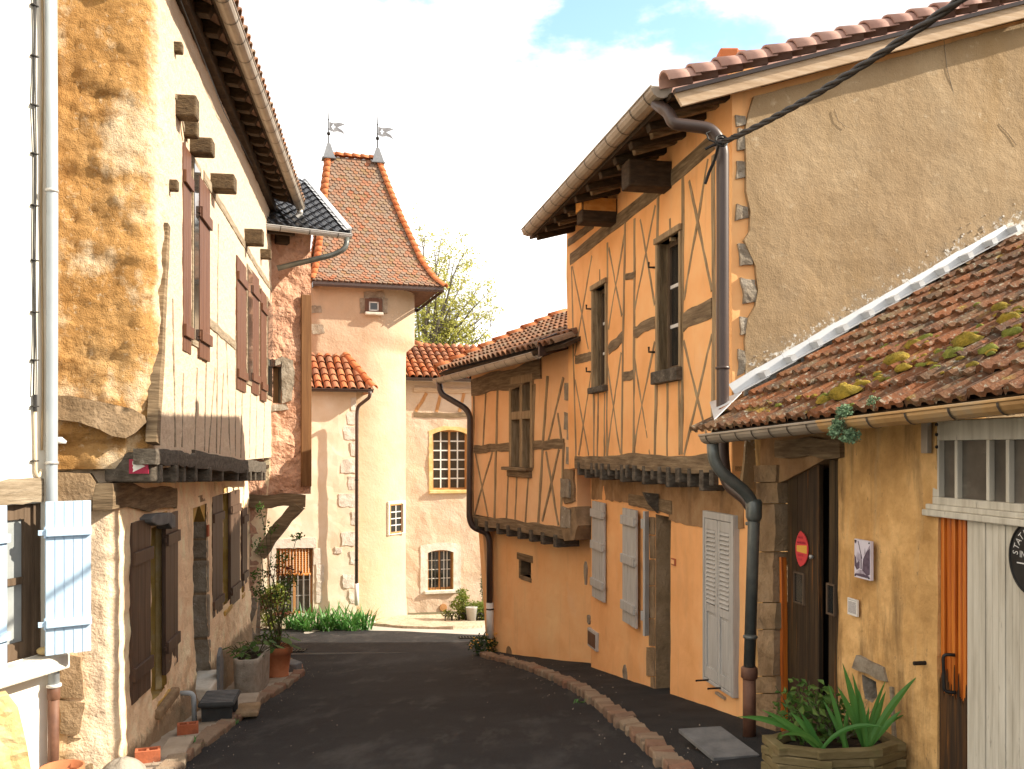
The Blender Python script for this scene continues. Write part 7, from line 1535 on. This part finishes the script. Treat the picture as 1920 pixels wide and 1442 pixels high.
m = MB(); c = gpt(416, 1312, .08); q0 = c; m.prism([c-b*.16+LL.n*.0, c+b*.10, c+b*.14+Z*.42, c+b*.02+Z*.62, c-b*.14+Z*.55], -LL.n*.04); solo(m, 'board', MT['slate_stone'], 'dark upright board leaning on the wall beside the trough', 'board', bevel=.006)
# stone trough
cT = (ontop(440, 1304)+ontop(492, 1300))/2; uT = (ontop(492, 1300)-ontop(440, 1304)); uT.z = 0; wT = uT.length; uT.normalize(); vT = Vector((-uT.y, uT.x, 0)); hT = .42; dT = .95
T = thing('stone_trough', 'weathered grey stone trough planted with leafy rosettes', 'trough', cT)
m = MB(); n = 28; inn_ = []; 
def rr_pt(k, sx, sy): an = 2*math.pi*k/n; cx, sx_ = math.cos(an), math.sin(an); p = 5; r_ = (abs(cx)**p+abs(sx_)**p)**(-1/p); return cx*r_*sx, sx_*r_*sy
ctr = cT+vT*dT/2-uT*.06; vs = []
for (z, f) in ((-.05, .95), (.1, .97), (hT-.05, 1.0), (hT, .985), (hT, .84), (hT-.10, .80)):
    for k in range(n): x, y = rr_pt(k, wT/2*.96*f, dT/2*f); j = 1+.02*nz3((k*.7, z*5, 1)); vs.append(ctr+uT*x*j+vT*y*j+Z*(z+.012*nz3((k*.5, z*3, 4))))
m.add(vs, [[i*n+k, i*n+(k+1) % n, (i+1)*n+(k+1) % n, (i+1)*n+k] for i in range(5) for k in range(n)]); m.build('basin', MT['stone_trough'], T, True)
m = MB(); m.add([ctr+uT*rr_pt(k, wT/2*.86, 1)[0]+vT*rr_pt(k, 1, dT/2*.82)[1]+Z*(hT-.07) for k in range(n)], [list(range(n))]); m.build('soil', MT['soil'], T)
for i, (dx, dy, sz_, lab) in enumerate(((-.12, -.15, .16, 'round-leaved rosette at the near end of the stone trough'), (.05, .1, .26, 'taller broad-leaved plant in the middle of the stone trough'), (-.18, .25, .2, 'dark leafy plant against the wall in the stone trough'))):
    c = ctr+uT*dx+vT*dy+Z*(hT-.07); m = MB(); ms = MB()
    for k in range(16):
        az = k*2.4; ln = sz_*rr.uniform(.6, 1.2); lean = rr.uniform(.3, 1.2); d = Vector((math.cos(az)*math.sin(lean), math.sin(az)*math.sin(lean), math.cos(lean))); e = c+d*ln; ms.tube([c, e], .005, 5)
        s = d.cross(Z).normalized(); k_ = sz_*.42; f = Vector((d.x, d.y, -.25)).normalized(); m.add([e, e+f*k_*.3+s*k_*.38, e+f*k_*.8+s*k_*.34, e+f*k_*1.1, e+f*k_*.8-s*k_*.34, e+f*k_*.3-s*k_*.38], [[0, 1, 2, 3], [0, 3, 4, 5]])
    t = thing('trough_plant', lab, 'plant', c); m.build('foliage', MT['leaf_shrub'], t); ms.build('stem', MT['stem'], t)
# terracotta pot with its tall maple-like shrub
cP = ontop(521, 1268); rP = .195; T = thing('flower_pot', 'plain terracotta pot standing beside the stone trough', 'pot', cP)
m = MB(); hP = .44; m.lathe(cP, [(rP*.74, 0), (rP*.80, .012), (rP*.80, .03), (rP*.76, .035), (rP*.97, hP-.10), (rP*1.06, hP-.095), (rP*1.08, hP), (rP*.98, hP), (rP*.92, hP-.06)], 24); m.build('body', MT['terracotta'], T, True)
m = MB(); m.lathe(cP+Z*(hP-.06), [(rP*.94, 0), (0, .01)], 20); m.build('soil', MT['soil'], T)
c = cP+Z*(hP-.05); m = MB(); ms = MB(); mr = MB(); tips = []
CL = [(-.05, .0, .22, .20, .10), (-.2, .05, .15, .16, .10), (.08, .02, .50, .16, .16), (-.15, .15, .65, .18, .18), (.02, .1, .85, .2, .16), (-.28, .1, 1.05, .18, .12), (.12, .15, 1.0, .16, .12), (-.05, .1, 1.28, .22, .14), (-.30, .1, 1.5, .12, .14), (-.15, .12, 1.75, .12, .14), (.1, .12, 1.35, .16, .08), (-.28, .1, 2.0, .08, .14), (.25, .1, 1.62, .12, .05), (-.3, .1, .8, .12, .16)]
for (dx, dy, dz, rx, rz_) in CL:
    q = c+Vector((dx, dy, dz)); tips.append(q); leaves(m, q, (rx*.95, rx*.9, rz_), int(95 if dz < 1.2 else 50), .05, rr, .1, .5, .7)
leaves(mr, c+Vector((.05, .1, 1.10)), (.3, .2, .12), 120, .05, rr, .1, .5, .7); leaves(mr, c+Vector((-.05, .1, .75)), (.25, .2, .12), 70, .05, rr, .1, .5, .7)
stems(ms, c, tips, .011, .004, rr, wig=.12)
for k in range(9): az = k*.8; q = c+Vector((math.cos(az)*.22-.05, math.sin(az)*.18-.08, rr.uniform(.05, .22))); ms.tube([c, q], .005, 5); s = Vector((-math.sin(az), math.cos(az), 0)); f = Vector((math.cos(az), math.sin(az), -.4)); m.add([q, q+f*.05+s*.07, q+f*.15+s*.05, q+f*.19, q+f*.15-s*.05, q+f*.05-s*.07], [[0, 1, 2, 3], [0, 3, 4, 5]])
t = thing('potted_shrub', 'tall thin leafy shrub growing out of the terracotta pot', 'shrub', c); m.build('foliage', MT['leaf_shrub'], t); mr.build('red_foliage', MT['leaf_red'], t); ms.build('stem', MT['stem'], t)
m = MB(); c = ontop(540, 1258); m.prism([c+Vector((x, y, 0)) for x, y in ((-.26, -.12), (.16, -.14), (.20, .05), (.05, .22), (-.22, .18))], Z*.13); solo(m, 'stone', MT['slate_stone'], 'dark grey flat stone behind the terracotta pot at the kerb end', 'stone', bevel=.02)
g = gpt(360, 1405); m = MB()
for k in range(26): blade(m, g+Vector((rr.uniform(-.04, .04), rr.uniform(-.04, .04), 0)), rr.uniform(0, 6.28), rr.uniform(.08, .17), rr.uniform(.2, .9), rr.uniform(.3, 1), .022, 5)
solo(m, 'weed', MT['leaf_iris'], 'green weed tuft growing at the left kerb edge', 'weed')
for i, (u, v, lab, sz_) in enumerate(((1085, 1318, 'tiny green weed in the joint of the right kerb', .05), (440, 1358, 'small weed at the left kerb below the rubber step', .07))):
    g = gpt(u, v); m = MB()
    for k in range(14): blade(m, g+Vector((rr.uniform(-.05, .05), rr.uniform(-.02, .02), 0)), rr.uniform(0, 6.28), sz_*rr.uniform(.6, 1.2), rr.uniform(.4, 1.1), .5, .012, 4)
    solo(m, 'weed', MT['leaf_iris'], lab, 'weed')
# drain grates
for (u, v, lab) in ((545, 1221, 'iron drain grate in the road behind the potted shrub'), (886, 1196, 'iron drain grate in the road before the white pipe foot')):
    c = gpt(u, v, .006); m = MB(); d = Vector((1, .1, 0)).normalized(); e = Vector((-d.y, d.x, -.12))
    for k in range(9): m.box(c+d*(-.24+k*.06)+Z*.012, d*.028, e*.36, Z*.012)
    m.box(c+e*.19+Z*.012, d*.54, e*.03, Z*.014); m.box(c-e*.19+Z*.012, d*.54, e*.03, Z*.014)
    solo(m, 'drain_grate', MT['iron'], lab, 'grate')
c = gpt(1345, 1395, .09); m = MB(); m.box(c+Z*.006, RL.t*.62, RL.n*.32, Z*.03); solo(m, 'cover_slab', MT['slate_stone'], 'grey rectangular cover slab in the black pavement', 'cover', bevel=.004)
# boulder, leaning slab and pot rim at the lower left corner
c = Vector((-2.93, 6.80, hz(-2.93, 6.8))); m = MB(); n_ = 20; vs = []
for i in range(12):
    for j in range(n_): t_ = -math.pi/2+math.pi*i/11; an = 2*math.pi*j/n_; f = 1+.10*nz3((math.cos(an)*1.3+i*.2, math.sin(an)*1.3, t_)); vs.append(c+Vector((.18*math.cos(an)*math.cos(t_)*f, .2*math.sin(an)*math.cos(t_)*f, .0+.17*math.sin(t_)*f)))
m.add(vs, [[i*n_+j, i*n_+(j+1) % n_, (i+1)*n_+(j+1) % n_, (i+1)*n_+j] for i in range(11) for j in range(n_)]); solo(m, 'boulder', MT['stone_trough'], 'rounded pale guard boulder at the corner of the golden house', 'boulder', smooth=True)
q = Pl(P(30, 1380, 5.75).x, 5.75, .75, -1); wall(q, poly(q, [(-20, 1312), (18, 1305), (34, 1330), (52, 1400), (62, 1480), (-20, 1490)]), (), amp=.03, res=.04, thick=.12, seed=5, backcap=True)
m = wall(q, poly(q, [(-25, 1312), (16, 1303), (34, 1326), (50, 1396), (66, 1480), (58, 1640), (-25, 1640)]), (), amp=.035, res=.04, thick=.12, seed=5, backcap=True, nscale=5); solo(m, 'stone_slab', MT['stone_yellow'], 'large yellow stone slab leaning on the white house wall', 'stone', smooth=False)
c = P(116, 1452, 6.1); c.z = hz(c.x, c.y); zt = P(116, 1437, 6.1).z; m = MB(); h = zt-c.z; m.lathe(c, [(.09, 0), (.125, h-.06), (.14, h-.055), (.142, h), (.128, h), (.12, h-.05), (0, h-.06)], 24); solo(m, 'flower_pot', MT['terracotta'], 'terracotta pot rim at the foot of the rusty drainpipe', 'pot', smooth=True)

# ================================================================== planting before the tower
def bed():
    rr = random.Random(33)
    for i in range(11):
        u = 548+i*14.0; d = 20.35-.25*((i*7) % 3); x = (u-960)/FPX*d; c = Vector((x, d, hz(x, d)-.02)); m = MB()
        for k in range(26): blade(m, c+Vector((rr.uniform(-.10, .10), rr.uniform(-.15, .15), 0)), rr.uniform(0, 6.28), rr.uniform(.35, .72)*(1.0 if i not in (8, 9) else 1.15), rr.uniform(.15, .75), rr.uniform(.2, 1.3), .045, 6)
        lab = 'iris clump %s in the bed under the annexe wall' % ('left of the window bars', 'just right of the red-tinged shrub', 'with drooping grey blades', 'below the blind window', 'at the right window jamb', 'with a bent pale blade', 'below the small wall stones', 'midway to the white pipe foot', 'with the tallest spears', 'at the white pipe foot', 'at the right end by the tower')[i]
        solo(m, 'iris', MT['leaf_iris'], lab, 'iris', 'irises in the bed under the annexe wall')
    c = P(508, 1140, 20.2); c.z = hz(c.x, c.y); m = MB(); ms = MB(); mr = MB(); tips = []
    for k in range(16): q = c+Vector((rr.uniform(-.55, .40), rr.uniform(-.3, .2), rr.uniform(.1, .95))); tips.append(q); leaves(m, q, (.22, .2, .16), 130, .06, rr, .1, .3, .8)
    for k in range(4): q = c+Vector((rr.uniform(-.4, .35), -.2, rr.uniform(.3, .95))); leaves(mr, q, (.2, .12, .07), 70, .06, rr, .1, .3, .8)
    stems(ms, c, tips, .015, .005, rr); t = thing('shrub', 'low green and red-leaved shrub left of the iris bed', 'shrub', c); m.build('foliage', MT['leaf_gold'], t); mr.build('red_foliage', MT['leaf_red'], t); ms.build('stem', MT['stem'], t)
    for (u, v, w, h, lab, gold, up_) in ((868, 1160, .44, .58, 'golden-green shrub spilling over a low wire planter before the wing', True, True), (912, 1162, .22, .42, 'second smaller golden shrub beside the white pipe foot', True, False)):
        d = 22.0; c = P(u, v, d); c.z = hz(c.x, c.y)+.06; m = MB(); ms = MB(); tips = []
        pts = [(0, .25)]+[(rr.uniform(-w, w), rr.uniform(.05, .35)) for _ in range(14)]+([(rr.uniform(-.15, .15)-.02, rr.uniform(.4, h+.12)) for _ in range(7)] if up_ else [])
        for dx, dz in pts: q = c+Vector((dx, rr.uniform(-.15, .15), dz)); tips.append(q); leaves(m, q, (.13, .12, .11), 110, .05, rr, .1, .3, .9)
        stems(ms, c, tips, .010, .004, rr); t = thing('shrub', lab, 'shrub', c); m.build('foliage', MT['leaf_gold'], t); ms.build('stem', MT['stem'], t)
        m = MB(); n = 5 if up_ else 3
        for k in range(n):
            x = -.34+k*.17 if up_ else -.15+k*.15
            m.tube([c+Vector((x+.07*math.cos(an), -.22, .10+.10*math.sin(an))) for an in [j*math.pi/8 for j in range(9)]], .012, 5)
            m.tube([c+Vector((x-.07, -.22, .1)), c+Vector((x-.09, -.22, -.1))], .012, 5); m.tube([c+Vector((x+.07, -.22, .1)), c+Vector((x+.09, -.22, -.1))], .012, 5)
        solo(m, 'border_edging', MT['iron'], 'looped iron edging in front of the %s shrub' % ('larger golden' if up_ else 'smaller golden'), 'edging')
    c = P(884, 1150, 21.7); c.z = hz(c.x, c.y)+.05; m = MB(); m.lathe(c, [(.10, 0), (.14, .32), (.15, .33), (.13, .33), (0, .31)], 16); solo(m, 'flower_pot', MT['zinc'], 'pale grey pot between the two golden shrubs', 'pot', smooth=True)
    c = P(915, 1142, 23.2); c.z = hz(c.x, c.y); m = MB(); leaves(m, c+Z*.75, (.2, .2, .55), 700, .06, rr, .1, .1, .9); ms = MB(); ms.tube([c, c+Z*.7], .02, 6); t = thing('shrub', 'narrow dark green conical shrub behind the white pipe foot', 'shrub', c); m.build('foliage', MT['leaf_dark'], t); ms.build('stem', MT['stem'], t)
    c = P(690, 1166, 21.2); m = MB(); c.z = hz(c.x, c.y); n_ = 12; vs = []
    for i in range(7):
        for j in range(n_): t_ = -math.pi/2+math.pi*i/6; an = 2*math.pi*j/n_; f = 1+.2*nz3((j*.9, i*.8, 7)); vs.append(c+Vector((.17*math.cos(an)*math.cos(t_)*f, .14*math.sin(an)*math.cos(t_)*f, .07+.14*math.sin(t_)*f)))
    m.add(vs, [[i*n_+j, i*n_+(j+1) % n_, (i+1)*n_+(j+1) % n_, (i+1)*n_+j] for i in range(6) for j in range(n_)]); solo(m, 'stone', MT['stone_pale'], 'pale stone at the tower foot by the end of the irises', 'stone', smooth=True)
bed()

# ================================================================== tree behind the wing
def tree():
    rr = random.Random(15); d = 38.0; b = P(790, 840, d); b.z = hz(b.x, b.y); T = thing('tree', 'tall spring tree with thin yellow-green leaves behind the tower and wing', 'tree', b)
    mt = MB(); mb = MB(); ml = MB()
    top = P(800, 470, d); fork = P(800, 650, d); mt.tube([b, b.lerp(fork, .5)+Vector((.1, 0, 0)), fork], [.34, .26, .18], 10)
    ends = [(786, 425), (800, 418), (830, 432), (812, 455), (848, 447), (856, 470), (872, 470), (884, 492), (872, 520), (905, 520), (918, 548), (905, 575), (928, 575), (922, 610), (905, 602), (880, 560), (860, 585), (850, 530), (835, 500), (815, 560), (838, 640), (868, 632), (890, 625), (800, 520), (790, 470), (770, 470), (760, 520), (740, 560), (845, 560), (825, 600), (880, 600), (895, 545), (860, 500), (912, 630), (798, 600), (840, 470)]
    for (u, v) in ends:
        t = P(u, v, d+rr.uniform(-2.2, 2.2)); s = fork.lerp(Vector((fork.x, fork.y, b.z)), rr.uniform(0, .12)); mid = s.lerp(t, .5)+Vector((rr.uniform(-.3, .3), rr.uniform(-.4, .4), -.15+rr.uniform(-.2, .3)))
        pts = [s, s.lerp(mid, .5)+Vector((rr.uniform(-.1, .1), 0, rr.uniform(-.1, .1))), mid, mid.lerp(t, .5)+Vector((rr.uniform(-.15, .15), 0, rr.uniform(-.1, .2))), t]; mb.tube(pts, [.075, .055, .04, .025, .008], 6)
        for k in range(10):
            f = rr.uniform(.30, 1.0); i = min(3, int(f*4)); q = pts[i].lerp(pts[i+1], f*4-i); e = q+Vector((rr.gauss(0, .5), rr.gauss(0, .5), rr.gauss(.15, .42))); mb.tube([q, q.lerp(e, .5)+Vector((0, 0, .06)), e], [.014, .010, .004], 4)
            for _ in range(4): w = q.lerp(e, rr.uniform(.4, 1.1)); leaves(ml, w, (.24, .24, .2), 6, .12, rr, 0, .4, .8)
    mt.build('trunk', MT['bark'], T, True); mb.build('limbs', MT['bark'], T, True); ml.build('crown', MT['leaf_tree'], T)
tree()
